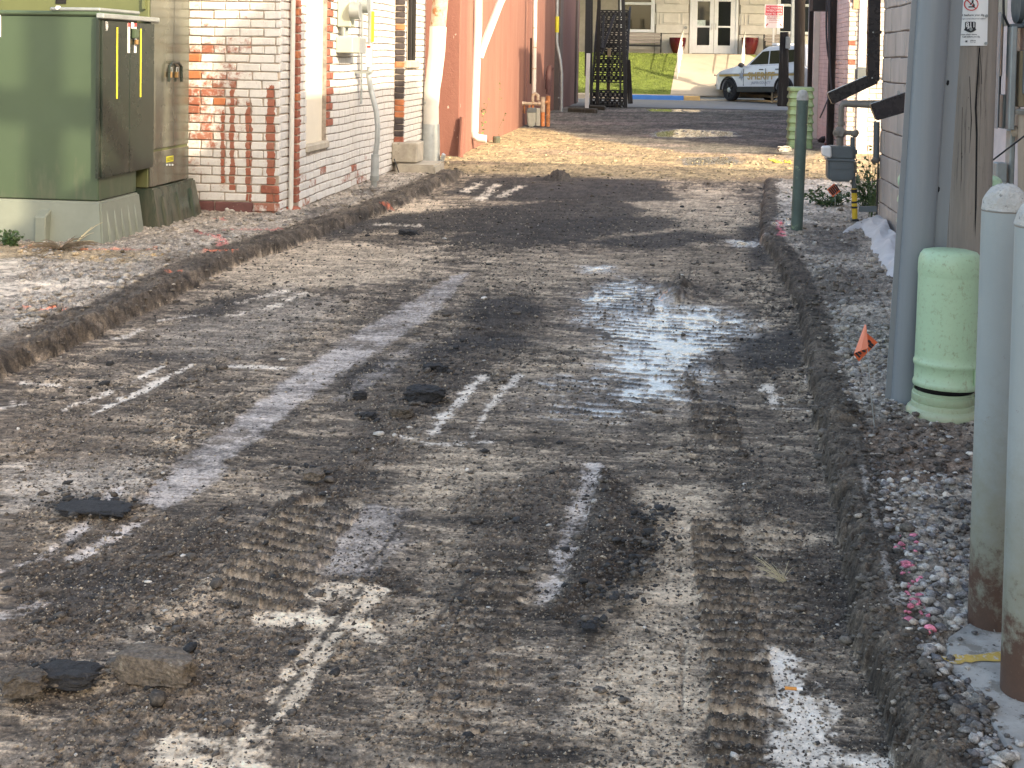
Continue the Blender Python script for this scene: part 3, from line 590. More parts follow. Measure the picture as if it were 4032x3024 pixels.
M_BLK = pm('blackened_brick', (.055,.045,.045), .8, var=.45, vs=18, bs=60, spots=[((.33,.13,.08), 20, .68)])
M_MORT = pm('old_mortar', (.42,.35,.28), .95, var=.3, vs=14, bs=80)
M_MORTW = pm('painted_joint', (.30,.26,.22), .95, var=.45, vs=12, bs=80)
M_TERRA = pm('brown_glazed_block', (.13,.055,.05), .5, var=.3, vs=9, spots=[((.62,.58,.55), 11, .66)])
M_CREAM = pm('cream_board', (.70,.64,.52), .7, var=.05, vs=3)
M_CONC = pm('concrete', (.40,.36,.29), .9, var=.25, vs=7, bs=60, spots=[((.22,.19,.15), 9, .62)])
M_CONCL = pm('pale_concrete', (.35,.335,.30), .9, var=.3, vs=12, bs=70, spots=[((.22,.20,.165), 13, .54), ((.14,.13,.115), 70, .60)])
M_CMU = pm('block_face', (.46,.41,.365), .92, var=.16, vs=5, bs=90, stretch=(1, 1, .3))
M_CMUJ = pm('block_joint', (.15,.13,.12), .95, var=.2, vs=20)
M_PINK = pm('pink_painted_brick', (.60,.51,.485), .85, var=.15, vs=4, bs=40)
M_PINKW = pm('whitewashed_brick', (.50,.44,.39), .85, var=.12, vs=4, bs=40, spots=[((.55,.20,.11), 6, .70)])
def m_stucco(name, c, c2, peel=.69):
    m, nt, n, l, b = new_mat(name)
    st_ = noise(nt, 3.2, 6, .65, stretch=(1, 1, .16)); f = noise(nt, 1.4, 4)
    k = mix(nt, ramp(nt, st_, [(.35, 0.0), (.68, 1.0)]), c, c2)
    k = mix(nt, ramp(nt, noise(nt, 18, 5, .7, stretch=(1, 1, .25)), [(.55, 0.0), (.80, .5)]), k, tuple(x*.62 for x in c))
    p = ramp(nt, noise(nt, 7, 7, .75, stretch=(1.4, 1.4, .7)), [(peel, 0.0), (peel+.02, 1.0)]); k = mix(nt, mth(nt, 'MULTIPLY', p, .8), k, (.62,.50,.42))
    l.new(k, b.inputs['Base Color']); b.inputs['Roughness'].default_value = .9
    bump(nt, b, noise(nt, 28, 6, .7), .45, .015); return m
M_SALM = m_stucco('salmon_stucco', (.215,.092,.068), (.255,.130,.094))
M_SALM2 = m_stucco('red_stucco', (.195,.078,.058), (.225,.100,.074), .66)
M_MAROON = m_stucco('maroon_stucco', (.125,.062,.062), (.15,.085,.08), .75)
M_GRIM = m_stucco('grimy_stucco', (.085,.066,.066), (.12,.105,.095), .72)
def m_green(name, c, rough=.22):
    m, nt, n, l, b = new_mat(name)
    k = mix(nt, noise(nt, 5, 5, .7), tuple(x*.88 for x in c), tuple(x*1.1 for x in c)); k = mix(nt, ramp(nt, noise(nt, 55, 3, .8), [(.74, 0.0), (.78, .7)]), k, (.4,.42,.36)); z = sep(nt)[2]; k = mix(nt, mth(nt, 'MULTIPLY', ramp(nt, mth(nt, 'SUBTRACT', mth(nt, 'MULTIPLY', noise(nt, 9, 6, .7, stretch=(1, 1, .18)), .75), mth(nt, 'MULTIPLY', z, .30)), [(.22, 0.0), (.40, .55)]), 1.0), k, (.15,.135,.10))
    l.new(k, b.inputs['Base Color']); l.new(ramp(nt, noise(nt, 3, 5), [(.3, rough*.8), (.7, rough*1.35)]), b.inputs['Roughness'])
    bump(nt, b, noise(nt, 2.2, 2), .10, .012); return m
M_TG = m_green('green_enamel', (.054,.082,.047), .34); M_TGD = m_green('dark_green_enamel', (.017,.024,.018), .26); M_OLIVE = m_green('olive_enamel', (.105,.118,.048), .35); M_SHINY = m_green('polished_green_enamel', (.20,.20,.155), .13)
M_SHINY.node_tree.nodes['Principled BSDF'].inputs['Metallic'].default_value = .55
M_TGD.node_tree.nodes['Principled BSDF'].inputs['Coat Weight'].default_value = .0
M_PADG = pm('grey_green_plastic', (.19,.21,.17), .55, var=.12, vs=4); M_PADD = m_green('dark_green_plastic', (.035,.055,.040), .18)
def m_ped(name, c):
    m, nt, n, l, b = new_mat(name)
    k = mix(nt, noise(nt, 9, 5, .7), tuple(x*.9 for x in c), tuple(x*1.08 for x in c))
    k = mix(nt, ramp(nt, noise(nt, 60, 6, .8), [(.54, 0.0), (.70, .7)]), k, (.20,.21,.11)); k = mix(nt, ramp(nt, noise(nt, 22, 6, .8, stretch=(1, 1, .4)), [(.60, 0.0), (.68, .6)]), k, (.26,.25,.16)); z = sep(nt)[2]
    k = mix(nt, mth(nt, 'MULTIPLY', ramp(nt, mth(nt, 'ADD', z, mth(nt, 'MULTIPLY', noise(nt, 25, 5, .7), .14)), [(.13, .75), (.30, 0.0)]), .9), k, (.36,.33,.22))
    l.new(k, b.inputs['Base Color']); b.inputs['Roughness'].default_value = .42; return m
M_PED = m_ped('pale_green_plastic', (.40,.56,.36)); M_PED2 = pm('mint_green_plastic', (.20,.31,.165), .45, var=.1, vs=6)
def m_bollard():
    m, nt, n, l, b = new_mat('worn_pipe_paint')
    z = sep(nt)[2]; f = noise(nt, 14, 6, .75); f3 = noise(nt, 45, 5, .8)
    pt = mix(nt, noise(nt, 4, 4), (.265,.305,.305), (.335,.37,.36))
    hz = mth(nt, 'ADD', mth(nt, 'MULTIPLY', mth(nt, 'SUBTRACT', f, .5), .55), z)
    olive = ramp(nt, hz, [(.28, 1.0), (.62, 0.0)]); pt = mix(nt, mth(nt, 'MULTIPLY', olive, .7), pt, (.20,.19,.12))
    rust = ramp(nt, mth(nt, 'ADD', hz, mth(nt, 'MULTIPLY', mth(nt, 'SUBTRACT', f3, .5), .25)), [(.16, 1.0), (.27, 0.0)]); rc = mix(nt, f3, (.060,.038,.030), (.13,.070,.045))
    k = mix(nt, rust, pt, rc)
    spot = ramp(nt, noise(nt, 30, 5, .8), [(.66, 0.0), (.70, 1.0)]); k = mix(nt, mth(nt, 'MULTIPLY', spot, ramp(nt, z, [(.2, .9), (.9, .25)])), k, (.16,.075,.04))
    chip = ramp(nt, noise(nt, 19, 6, .8, stretch=(1, 1, .5)), [(.665, 0.0), (.675, 1.0)]); k = mix(nt, mth(nt, 'MULTIPLY', chip, .7), k, (.52,.52,.49))
    l.new(k, b.inputs['Base Color']); b.inputs['Roughness'].default_value = .5; bump(nt, b, f3, .35, .003); return m
M_BOL = m_bollard(); M_BOLG = pm('green_pipe_paint', (.085,.125,.105), .5, var=.25, vs=7, bs=40, spots=[((.20,.27,.17), 9, .62), ((.13,.08,.06), 14, .68)])
M_CAP = pm('rough_concrete_cap', (.50,.49,.45), .95, var=.2, vs=20, bs=55, bd=.02, bst=.8, spots=[((.22,.22,.20), 45, .60)])
def m_wood(name, c, c2, crack=1.):
    m, nt, n, l, b = new_mat(name)
    f = noise(nt, 40, 7, .75, stretch=(1, 1, .03)); g2 = noise(nt, 9, 4, .6, stretch=(1, 1, .10)); h = noise(nt, 60, 3, .7, stretch=(1, 1, .25))
    k = mix(nt, f, c, c2); k = mix(nt, ramp(nt, f, [(.36, .85*crack), (.43, 0.0)]), k, tuple(x*.22 for x in c)); k = mix(nt, mth(nt, 'MULTIPLY', ramp(nt, g2, [(.55, 0.0), (.72, 1.0)]), .5), k, (.17,.16,.15))
    k = mix(nt, ramp(nt, h, [(.70, 0.0), (.74, .8)]), k, tuple(x*.25 for x in c))
    l.new(k, b.inputs['Base Color']); b.inputs['Roughness'].default_value = .88; bump(nt, b, f, .8, .012); return m
M_POLE = m_wood('weathered_pole_wood', (.17,.142,.115), (.44,.385,.325)); M_DKW = m_wood('dark_post_wood', (.013,.011,.010), (.026,.022,.019), .5); M_BRW = m_wood('brown_pole_wood', (.040,.030,.022), (.075,.052,.036), .6); M_TANW = m_wood('tan_post_wood', (.26,.20,.12), (.38,.30,.19), .4)
M_SLEEP = m_wood('sleeper_wood', (.045,.04,.028), (.085,.072,.05), .6)
M_PVC = pm('grey_pvc', (.205,.225,.235), .45, var=.06, vs=30, stretch=(1, 1, .05)); M_PVCD = pm('dark_conduit', (.10,.115,.12), .5, var=.1)
M_GALV = pm('galvanised_steel', (.42,.45,.45), .42, metal=.55, var=.12, vs=12); M_GALVD = pm('dull_galvanised_steel', (.30,.32,.31), .5, metal=.4, var=.15, vs=10)
M_METER = pm('grey_green_meter_paint', (.44,.46,.36), .5, var=.08, vs=6); M_GAS = pm('grey_gas_meter_paint', (.115,.135,.142), .45, var=.12, vs=8); M_GASL = pm('light_gas_meter_paint', (.36,.37,.32), .5, var=.12, vs=8)
M_PIPEB = pm('painted_gas_pipe', (.20,.18,.15), .6, var=.2, vs=12, spots=[((.16,.08,.05), 18, .66)]); M_RUST = pm('rust', (.40,.17,.07), .85, var=.4, vs=14, bs=50, spots=[((.50,.42,.33), 16, .58)]); M_RUSTP = pm('rusty_pipe_paint', (.44,.35,.26), .75, var=.3, vs=16, spots=[((.33,.13,.05), 12, .56)])
M_ORUST = pm('orange_rust', (.56,.20,.07), .85, var=.3, vs=14, spots=[((.55,.46,.36), 14, .62)])
M_BLACK = pm('black_iron', (.007,.007,.008), .5, var=.3); M_BLK2 = pm('black_downspout_enamel', (.022,.019,.021), .28, var=.15, vs=6); M_DARK = pm('dark_void', (.006,.006,.006), .9)
M_WHITE = pm('white_paint', (.62,.60,.57), .55, var=.06, vs=6, spots=[((.45,.42,.36), 9, .72)]); M_WHITEP = pm('old_white_pipe_paint', (.58,.56,.51), .6, var=.08, vs=6, spots=[((.40,.34,.26), 12, .68)])
M_YEL = pm('yellow_plastic', (.68,.62,.05), .45, var=.1); M_YELB = pm('yellow_pipe_paint', (.62,.42,.03), .5, var=.12); M_REDL = pm('red_label', (.62,.05,.05), .4); M_LAB = pm('white_label', (.82,.81,.78), .4, var=.03); M_INK = pm('black_ink', (.02,.02,.022), .6); M_BRASS = pm('brass', (.45,.28,.12), .35, metal=.7)
M_LIME = pm('courthouse_limestone', (.60,.59,.55), .85, var=.10, vs=3, bs=30); M_LIMED = pm('dark_joint_stone', (.30,.28,.24), .9, var=.1)  # second one: darker stone colour behind the block joints
M_DOORW = pm('white_door_frame', (.68,.72,.76), .45, var=.04); M_POT = pm('red_glazed_pot', (.085,.008,.013), .12, var=.2, vs=5); M_BENCH = pm('taupe_bench_slat', (.36,.325,.30), .6, var=.08)
M_RAIL = pm('white_rail_paint', (.78,.76,.68), .4, var=.04); M_TYRE = pm('tyre_rubber', (.016,.016,.018), .8); M_CARW = pm('white_car_paint', (.74,.77,.80), .18, var=.02, spec=.6); M_GOLD = pm('gold_decal', (.48,.33,.12), .4); M_GREYD = pm('grey_blue_decal', (.32,.36,.42), .5); M_TRIM = pm('black_trim', (.02,.022,.024), .5)
def m_glass():
    m, nt, n, l, b = new_mat('dark_glass'); b.inputs['Base Color'].default_value = (.012,.016,.014,1); b.inputs['Roughness'].default_value = .04; b.inputs['Specular IOR Level'].default_value = .8; return m
M_GLASS = m_glass()
M_FLAG = pm('orange_flag_film', (.80,.16,.06), .5, var=.08); M_FLAGL = pm('pale_orange_flag_film', (.85,.28,.17), .5, var=.08)
M_BLUEK = pm('blue_kerb_paint', (.05,.20,.56), .6, var=.12, vs=3); M_YELK = pm('yellow_kerb_paint', (.56,.38,.16), .7, var=.15, vs=3); M_KERB = pm('kerb_concrete', (.46,.40,.31), .9, var=.15, vs=3)
M_WALK = pm('walk_concrete', (.45,.395,.32), .9, var=.12, vs=1.2, bs=20); M_STREET = pm('street_asphalt', (.21,.22,.225), .85, var=.12, vs=2, bs=30)
M_GRASS = pm('lawn_grass', (.140,.185,.036), .9, var=.35, vs=3, bs=12, bd=.05); M_LEAF = pm('weed_leaf', (.085,.155,.030), .6, var=.45, vs=20); M_LEAFD = pm('dark_weed_leaf', (.040,.080,.024), .6, var=.45, vs=20); M_STRAW = pm('dry_straw', (.50,.43,.27), .8, var=.2)
M_SAND = pm('slumped_concrete', (.56,.55,.54), .9, var=.12, vs=6, bs=30)
M_STONE = pm('dusty_concrete_lump', (.15,.125,.098), .95, var=.6, vs=95, bs=110, bd=.012, bst=.9, spots=[((.27,.24,.19), 40, .60)]); M_ASPH = pm('broken_asphalt', (.026,.026,.027), .85, var=.5, vs=40, bs=120, bd=.012, bst=.9, spots=[((.16,.15,.14), 60, .66)]); M_CLOD = pm('dirt_lump', (.10,.084,.066), .95, var=.6, vs=95, bs=120, bd=.012, bst=.9)

def text(name, s, h, org, ux, uz, m, parent, align='CENTER', sx=1., bold=0.0, local=False, ext=.0008):
    """flat lettering: capital height h, at org, running along ux with uz up, as a thin mesh"""
    cu = bpy.data.curves.new(name, 'FONT'); cu.body = s; cu.size = h/.70; cu.align_x = align; cu.align_y = 'CENTER'; cu.resolution_u = 2; cu.extrude = 0; cu.offset = bold*h
    t = bpy.data.objects.new(name, cu); COL.objects.link(t); dg = bpy.context.evaluated_depsgraph_get(); dg.update()
    me = bpy.data.meshes.new_from_object(t.evaluated_get(dg)); me.name = name; COL.objects.unlink(t); bpy.data.objects.remove(t); bpy.data.curves.remove(cu)
    ux, uz, org = Vector(ux).normalized(), Vector(uz).normalized(), Vector(org); nrm = ux.cross(uz)
    base = Vector((0,0,0)) if local or parent is None else root_of(parent).location
    for v in me.vertices:
        p = v.co.copy(); v.co = org + ux*(p.x*sx) + uz*p.y + nrm*.0 - base
    me.materials.clear(); me.materials.append(m)
    o = bpy.data.objects.new(name, me); COL.objects.link(o)
    if parent is not None: o.parent = parent
    return o

_brick_cache = {}
def brick_obj(name, size, m, parent, loc, wear=None, seed=0):
    key = (tuple(round(x, 3) for x in size), seed % 5, m.name)
    if key not in _brick_cache:
        r = random.Random(seed % 5+int(size[0]*1000)); b = MB(); sx, sy, sz = size
        b.box(-sx/2, sx/2, -sy/2, sy/2, -sz/2, sz/2); mn = min(min(size)*.10, .007)
        b.v = [(x+r.uniform(-mn, mn)*.6, y+r.uniform(-mn, mn)*.5, z+r.uniform(-mn, mn)*.6) for x, y, z in b.v]
        _brick_cache[key] = b.mesh(name, m, bevel=min(.006, min(size)*.14))
    o = bpy.data.objects.new(name, _brick_cache[key]); COL.objects.link(o); o.parent = parent; o.location = Vector(loc)-root_of(parent).location
    if wear is not None: o['wear'] = float(wear)
    return o
def courses(u0, u1, z0, z1, ch, bl, off=.5, seed=0, head=None):
    """running bond: yields (u centre, z centre, length, row, index)"""
    r = random.Random(seed); row = 0; z = z0
    while z < z1-.01:
        u = u0-(bl*off if row % 2 else 0); L = bl; k = 0
        hd = head and (row % head == head-1)
        while u < u1-.01:
            L = (bl*.5 if hd else bl)*(1+r.uniform(-.04, .04)); a, b = max(u, u0), min(u+L, u1)
            if b-a > .03: yield ((a+b)/2, z+ch/2, b-a, row, k)
            u += L; k += 1
        row += 1; z += ch

# ================================================================ left: white painted brick building
YF = 10.25                                                    # its front, which faces the camera
cF = G(1098, 858, .03); YF = cF.y
XC = cF.x                                                     # front corner
XS = onY(1171, 700, YF+.28).x                                 # the long side wall along the alley
BH = 3.3
bb1 = thing('brick_building', 'white painted brick building with worn red patches and boarded window', 'building', (XC-1, YF, 0))
e = .012
core = MB(); core.box(XC-4.5, XC-.012, YF+.015, YF+.27, -.1, BH); core.build('wall_core', M_MORT, bb1)
CH = .0725
wallm = M_PB
xl = onY(690, 600, YF).x
def wear_front(u, z):
    px = (u-onY(742, 500, YF).x)/(XC-onY(742, 500, YF).x)
    w = .39
    py_ = z
    if px < .5 and .62 < z < 1.45: w = .47
    if px < .28 and .75 < z < 1.3: w = .53
    if px > .62: w = .30
    return w+random.uniform(-.09, .09)
nb = 0
for (u, z, L, row, k) in courses(xl, XC, .155, 1.95, CH, .215, .5, 3, head=6):
    if random.random() < .045 and .7 < z < 1.4 and u < XC-.35: mm, w = M_ORG, None
    else: mm, w = M_PB, wear_front(u, z)
    if z < .31 and u > XC-.12: mm, w = M_RED, None
    y0 = random.uniform(0, .006); brick_obj('brick', (round(L-.010, 2), .10, CH-.010), mm, bb1, (u, YF+.05-y0, z), w, nb); nb += 1
# glazed brown blocks in the bottom course
x = xl
for L in (.16, .36, .0):
    if L: x1 = x+L; 
xb = [onY(p, 820, YF).x for p in (760, 842, 846, 995, 1000, 1098)]
MB().box(xb[0]-.2, xb[1], YF-.004, YF+.12, .0, .150).build('glazed_block', M_TERRA, bb1, bevel=.008)
MB().box(xb[2], xb[3], YF-.006, YF+.12, -.02, .150).build('glazed_block', M_TERRA, bb1, bevel=.008)
for (a, b_, z0, z1, mm, w) in ((xb[4], xb[5], .083, .148, M_PB, .55), (xb[4], (xb[4]+xb[5])/2-.008, .0, .075, M_PB, .6), ((xb[4]+xb[5])/2, xb[5]+.004, .0, .075, M_RED, None)):
    brick_obj('brick', (round(b_-a, 3), .12, z1-z0), mm, bb1, ((a+b_)/2, YF+.05, (z0+z1)/2), w, nb); nb += 1
# side face of the front pier, the corner pipe, the bare red return
YR = YF+.28
for (u, z, L, row, k) in courses(YF+.02, YR, .02, 1.95, CH, .215, .3, 5):
    brick_obj('brick', (.05, round(L-.008, 2), CH-.010), M_PB, bb1, (XC-.024, u, z), random.uniform(.15, .32), nb); nb += 1
MB().tube([(XC+.030, YR-.045, .05), (XC+.034, YR-.045, 2.6)], .021, 10).build('corner_pipe', M_WHITEP, bb1, smooth=True)
xr0, xr1 = onY(1130, 500, YR).x, XS
MB().box(XC-.02, XS-.006, YR+.012, YR+.2, -.1, BH).build('wall_core', M_MORT, bb1)
z = .12; k = 0
while z < 1.98:
    mm = M_ORG if (k % 5 == 2 and z > .9) else M_RED
    brick_obj('brick', (round(xr1-xr0, 3)+.05, .10, CH-.009), mm, bb1, ((xr0-.05+xr1)/2, YR+.05-random.uniform(0, .008), z+CH/2), None, k); z += CH; k += 1
MB().blob((xr1-.05, YR+.02, .06), .09, .13, .05, 3, .2, 2, .4).build('corner_rubble', M_RED, bb1, smooth=False)
# the long side wall
YE = 16.0
wp0 = onX(1290, 300, XS).y; wn0 = onX(1208, 300, XS).y
zs = onX(1250, 562, XS).z; zsb = onX(1250, 592, XS).z
YE = onX(1552, 400, XS).y
core = MB()
core.box(XS-.3, XS-.012, YR+.2, wn0, -.1, BH); core.box(XS-.3, XS-.012, wn0, wp0, -.1, zsb); core.box(XS-.3, XS-.012, wp0, YE, -.1, BH); core.build('wall_core', M_MORTW, bb1)
bd = MB().box(XS-.16, XS-.05, wn0-.01, wp0+.01, zs-.02, BH-.5).build('boarded_window', M_CREAM, bb1)
MB().box(XS-.15, XS+.02, wn0-.02, wp0+.03, zsb, zs).build('window_sill', M_CONC, bd, bevel=.012)
rest = MB(); n_side = 0
for (u, z, L, row, k) in courses(YR+.06, YE-.01, .0, 2.0, CH, .215, .5, 8, head=6):
    a, b_ = u-L/2, u+L/2
    if b_ > wn0 and a < wp0 and z > zsb-.03:
        if a < wn0-.04: b_ = wn0
        elif b_ > wp0+.04: a = wp0
        else: continue
    L2 = b_-a; u2 = (a+b_)/2; edge = abs(a-wp0) < .02 and z > .75
    if L2 < .03: continue
    w = random.uniform(.12, .30)+(.22 if z < .35 and random.random() < .5 else 0)+(.2 if random.random() < .05 else 0)
    z += math.sin(u*5.1)*.004; zz_ = random.uniform(0, .005)
    if n_side < 118 or edge:
        brick_obj('brick', (.05, round(L2-.009, 2), CH-.011), (M_RED if edge else M_PB), bb1, (XS-.025+zz_, u2, z), None if edge else w, nb); nb += 1; n_side += 1
    else: rest.box(XS-.05, XS+zz_, a+.004, b_-.005, z-CH/2+.005, z+CH/2-.006)
o = rest.build('brick_courses', M_PB, bb1, bevel=.004); o['kind'] = 'stuff'; o['wear'] = .24
# second pier: blackened return, then another stretch with a dark window
XS2 = onY(1590, 450, YE).x; ZB = onY(1570, 556, YE).z
MB().box(XS-.2, XS2-.008, YE+.012, YE+.2, -.1, BH).build('wall_core', M_MORT, bb1)
z = ZB-.02; k = 0
while z < 2.15:
    i = k; mm = M_ORG if i in (4, 5, 6, 12, 18) else (M_RED if i == 0 else M_BLK)
    brick_obj('brick', (round(XS2-XS-.008, 3), .10, .072-.008), mm, bb1, ((XS+XS2)/2, YE+.05, z+.036), None, k); z += .072; k += 1
YE2 = onX(1672, 400, XS2).y
w0, w1 = onX(1600, 120, XS2).y, onX(1640, 120, XS2).y; zw = onX(1620, 238, XS2).z; zw2 = onX(1620, 268, XS2).z
core = MB(); core.box(XS2-.3, XS2-.012, YE+.2, w0, -.1, BH); core.box(XS2-.3, XS2-.012, w0, w1, -.1, zw2); core.box(XS2-.3, XS2-.012, w1, YE2-.01, -.1, BH); core.build('wall_core', M_MORTW, bb1)
rest = MB()
for (u, z, L, row, k) in courses(YE+.03, YE2, .0, 2.2, CH, .215, .5, 12):
    a, b_ = u-L/2, u+L/2
    if b_ > w0 and a < w1 and z > zw2-.03:
        if a < w0-.04: b_ = w0
        elif b_ > w1+.04: a = w1
        else: continue
    rest.box(XS2-.05, XS2+random.uniform(0, .004), a+.004, b_-.005, z-CH/2+.005, z+CH/2-.006)
o = rest.build('brick_courses', M_PB, bb1, bevel=.004); o['kind'] = 'stuff'; o['wear'] = .22
wf = MB().box(XS2-.12, XS2-.03, w0+.01, w1-.01, zw, BH-.6).build('dark_window', M_GLASS, bb1)
fr = MB()
for yy in (w0+.02, (w0+w1)/2, w1-.06): fr.box(XS2-.05, XS2-.005, yy, yy+.05, zw, BH-.6)
fr.build('window_frame', M_DKW, wf)
MB().box(XS2-.12, XS2+.03, w0-.05, w1+.1, zw2, zw).build('window_sill', M_CONC, wf, bevel=.01)
MB().box(XC-4.5, XS2+.03, YF-.03, YE2, BH, BH+.12).build('roof', M_CONC, bb1)

# electric meters, trough and conduit on the side wall
mt = thing('electric_meter', 'grey green double electric meter box over a junction trough on white brick', 'electric meter', (XS+.1, onX(1340, 150, XS).y, .9))
py0, py1 = onX(1326, 60, XS).y, onX(1392, 60, XS+.12).y
z0 = onX(1345, 108, XS).z
MB().box(XS+.003, XS+.135, py0, py1, z0, 2.3).build('meter_box', M_METER, mt, bevel=.01)
for (px, pyb) in ((1386, 72), (1420, 50)):
    p = onX(px-4, pyb-30, XS+.135); a = MB().cyl((XS+.133, p.y, p.z), (XS+.225, p.y, p.z), .083, .078, 20); a.build('meter_socket', M_GALVD, mt, smooth=True)
    if px > 1400: MB().box(XS+.003, XS+.130, p.y-.13, p.y+.13, p.z-.12, 2.4).build('meter_box', M_METER, mt, bevel=.01)
ty0, ty1 = onX(1321, 170, XS).y, onX(1438, 170, XS+.15).y; tz0, tz1 = onX(1330, 208, XS).z, onX(1330, 143, XS).z
ym = ty0+(ty1-ty0)*.48
MB().box(XS+.003, XS+.165, ty0, ym-.005, tz0, tz1).build('junction_trough', M_METER, mt, bevel=.008)
MB().box(XS+.003, XS+.160, ym, ty1, tz0-.004, tz1-.004).build('junction_trough', M_GALV, mt, bevel=.008)
for fy in (.12, .28): MB().cyl((XS+.06, ty0+(ty1-ty0)*fy, tz1), (XS+.06, ty0+(ty1-ty0)*fy, z0), .022).build('nipple', M_GALVD, mt)
cd = thing('conduit', 'galvanised conduit with an offset bend and wide base sleeve on white brick', 'conduit', (XS+.15, onX(1470, 700, XS+.1).y, .07))
Yc = onX(1447, 400, XS+.13).y
pt = lambda px, py: onY(px, py, Yc)
P = [pt(1462,0)+Vector((0,0,.3)), pt(1460,0), pt(1457,250), pt(1452,300), pt(1462,360), pt(1482,440), pt(1487,500), pt(1485,560), pt(1478,610)]
MB().tube(P, .027, 14).build('riser', M_GALV, cd, smooth=True)
MB().tube([pt(1478,608), pt(1475,700)], .042, 14).build('sleeve', M_GALV, cd, smooth=True); MB().tube([pt(1475,692), pt(1475,712)], .046, 14).build('coupling', M_GALVD, cd, smooth=True)
MB().tube([pt(1473,705), pt(1472,775)], .029, 14).build('stub', M_GALVD, cd, smooth=True)
q = pt(1463, 100); MB().box(q.x+.006, q.x+.034, Yc-.032, Yc-.022, pt(1463,165).z, pt(1463,45).z).build('yellow_guard', M_YEL, cd)
q = pt(1455, 215); MB().box(q.x-.024, q.x+.026, Yc-.036, Yc-.024, pt(1455,262).z, pt(1455,178).z).build('label', M_LAB, cd); MB().box(q.x-.018, q.x+.020, Yc-.040, Yc-.0365, pt(1455,188).z, pt(1455,180).z).build('red_strip', M_REDL, cd)
q = pt(1450, 285); MB().box(XS, q.x+.035, Yc-.04, Yc+.04, q.z-.012, q.z+.012).build('clamp', M_GALVD, cd)
Y2 = onX(1424, 350, XS+.03).y
tag(MB().tube([(XS+.028, Y2, .9), (XS+.028, Y2, 2.3)], .011, 8).build('thin_conduit', M_GALV, org=(XS+.02, Y2, .0)), 'thin grey conduit running down the white brick beside the meters', 'conduit')
# concrete blocks in front of the second pier
def pxblock(name, label, cat, pts_front, depth, X_out, m, z0):
    pass
pA, pB = onY(1541, 640, YE-.12), onY(1600, 640, YE-.12); zt = onY(1570, 562, YE-.12).z; zb = onY(1570, 640, YE-.12).z
tag(MB().box(pA.x, pB.x+.12, YE-.12, YE+.28, zb, zt).build('concrete_block', M_CONC, bevel=.012, org=(pA.x, YE, zb)), 'grey concrete block stacked upper one below the blackened brick pier', 'concrete block')
YL = YE-.22; pA, pB = onY(1555, 700, YL), onY(1712, 700, YL); zt2 = onY(1620, 648, YL).z; zt2 = min(zt2, zb-.004)
tag(MB().box(pA.x, pB.x, YL, YL+.62, -.05, zt2).build('concrete_block', M_CONC, bevel=.02, seg=2, org=(pA.x, YL, 0)), 'larger rough concrete block on the gravel under the upper block', 'concrete block')
tag(MB().tube([onY(1552, 625, YL-.05), onY(1583, 718, YL-.05)], .008, 6).build('iron_rod', M_TRIM, org=onY(1583, 718, YL-.05)), 'thin dark rod leaning on the lower concrete block', 'rod')
# leaning downspout
YD = YE2-.12 if YE2-.12 > YL+.3 else YL+.4
d1 = thing('leaning_downspout', 'thick leaning rust and white downspout with grey boot beside the white wall', 'downspout', onY(1695, 640, YD))
D_ = lambda px, py: onY(px, py, YD); rr = .5*(D_(1766, 50)-D_(1703, 50)).length
MB().tube([D_(1738,-120), D_(1734,0), D_(1724,110)], rr*.98, 18).build('rusty_pipe', M_RUSTP, d1, smooth=True)
MB().tube([D_(1725,105), D_(1720,200), D_(1709,300), D_(1702,345), D_(1697,420), D_(1697,505)], [rr*1.06, rr*1.04, rr*1.02, rr*1.0, rr*.98, rr], 18).build('white_pipe', M_WHITEP, d1, smooth=True)
MB().tube([D_(1697,488), D_(1696,560), D_(1694,640)], [rr*1.05, rr*1.15, rr*1.22], 18).build('boot', M_GALV, d1, smooth=True)
fl_ = MB()
cpt = bezier(D_(1722,655), D_(1745,650), D_(1752,610), 6)
for i in range(len(cpt)-1): fl_.hexa([cpt[i]+Vector((0,-.06,-.012)), cpt[i+1]+Vector((0,-.06,0)), cpt[i+1]+Vector((0,.06,0)), cpt[i]+Vector((0,.06,-.012))], [cpt[i]+Vector((-.03,-.06,.02)), cpt[i+1]+Vector((-.03,-.06,.02)), cpt[i+1]+Vector((-.03,.06,.02)), cpt[i]+Vector((-.03,.06,.02))])
fl_.build('torn_flap', M_GALV, d1)
p = D_(1682, 405); MB().blob((p.x, p.y-.06, p.z), .04, .03, .035, 2, .2, 1).build('bracket', M_GALVD, d1)

# ================================================================ left: salmon stucco building
XW = -2.95
ypf = G(1760, 612, .03).y; xcor = onY(1806, 560, ypf).x; XW = xcor
sb = thing('salmon_building', 'salmon stucco building with white branching downspout and streaked wall', 'building', (XW-1, ypf, 0))
Ys1 = onX(2082, 300, XW).y                                    # where the wall steps back
MB().box(XW-5, XW, ypf, ypf+.62, -.1, 4.2).build('pier', M_SALM2, sb, bevel=.01)
MB().box(XW-5, XW-.02, ypf+.62, Ys1, -.1, 4.1).build('wall', M_SALM, sb)
XW2 = XW-.14; Ys2 = onX(2182, 300, XW2).y
MB().box(XW-5, XW2, Ys1, Ys2, -.1, 4.0).build('rear_wall', M_SALM, sb)
MB().box(XW-5, XW-.015, Ys1-.25, Ys1-.002, -.1, 4.15).build('end_pier', M_SALM2, sb)
tag(MB().tube([onY(1812, 622, ypf-.12), onY(1822, 462, ypf-.03)], .042, 10).build('pipe_stub', M_SALM2, org=onY(1812, 622, ypf-.12)), 'capped salmon painted pipe leaning against the salmon pier', 'pipe')
Yw = onX(1880, 300, XW+.05).y
dw = thing('white_downspout', 'white branching downspout on salmon wall, weeds at its foot', 'downspout', (XW+.06, Yw, 0))
W_ = lambda px, py: onY(px, py, Yw)
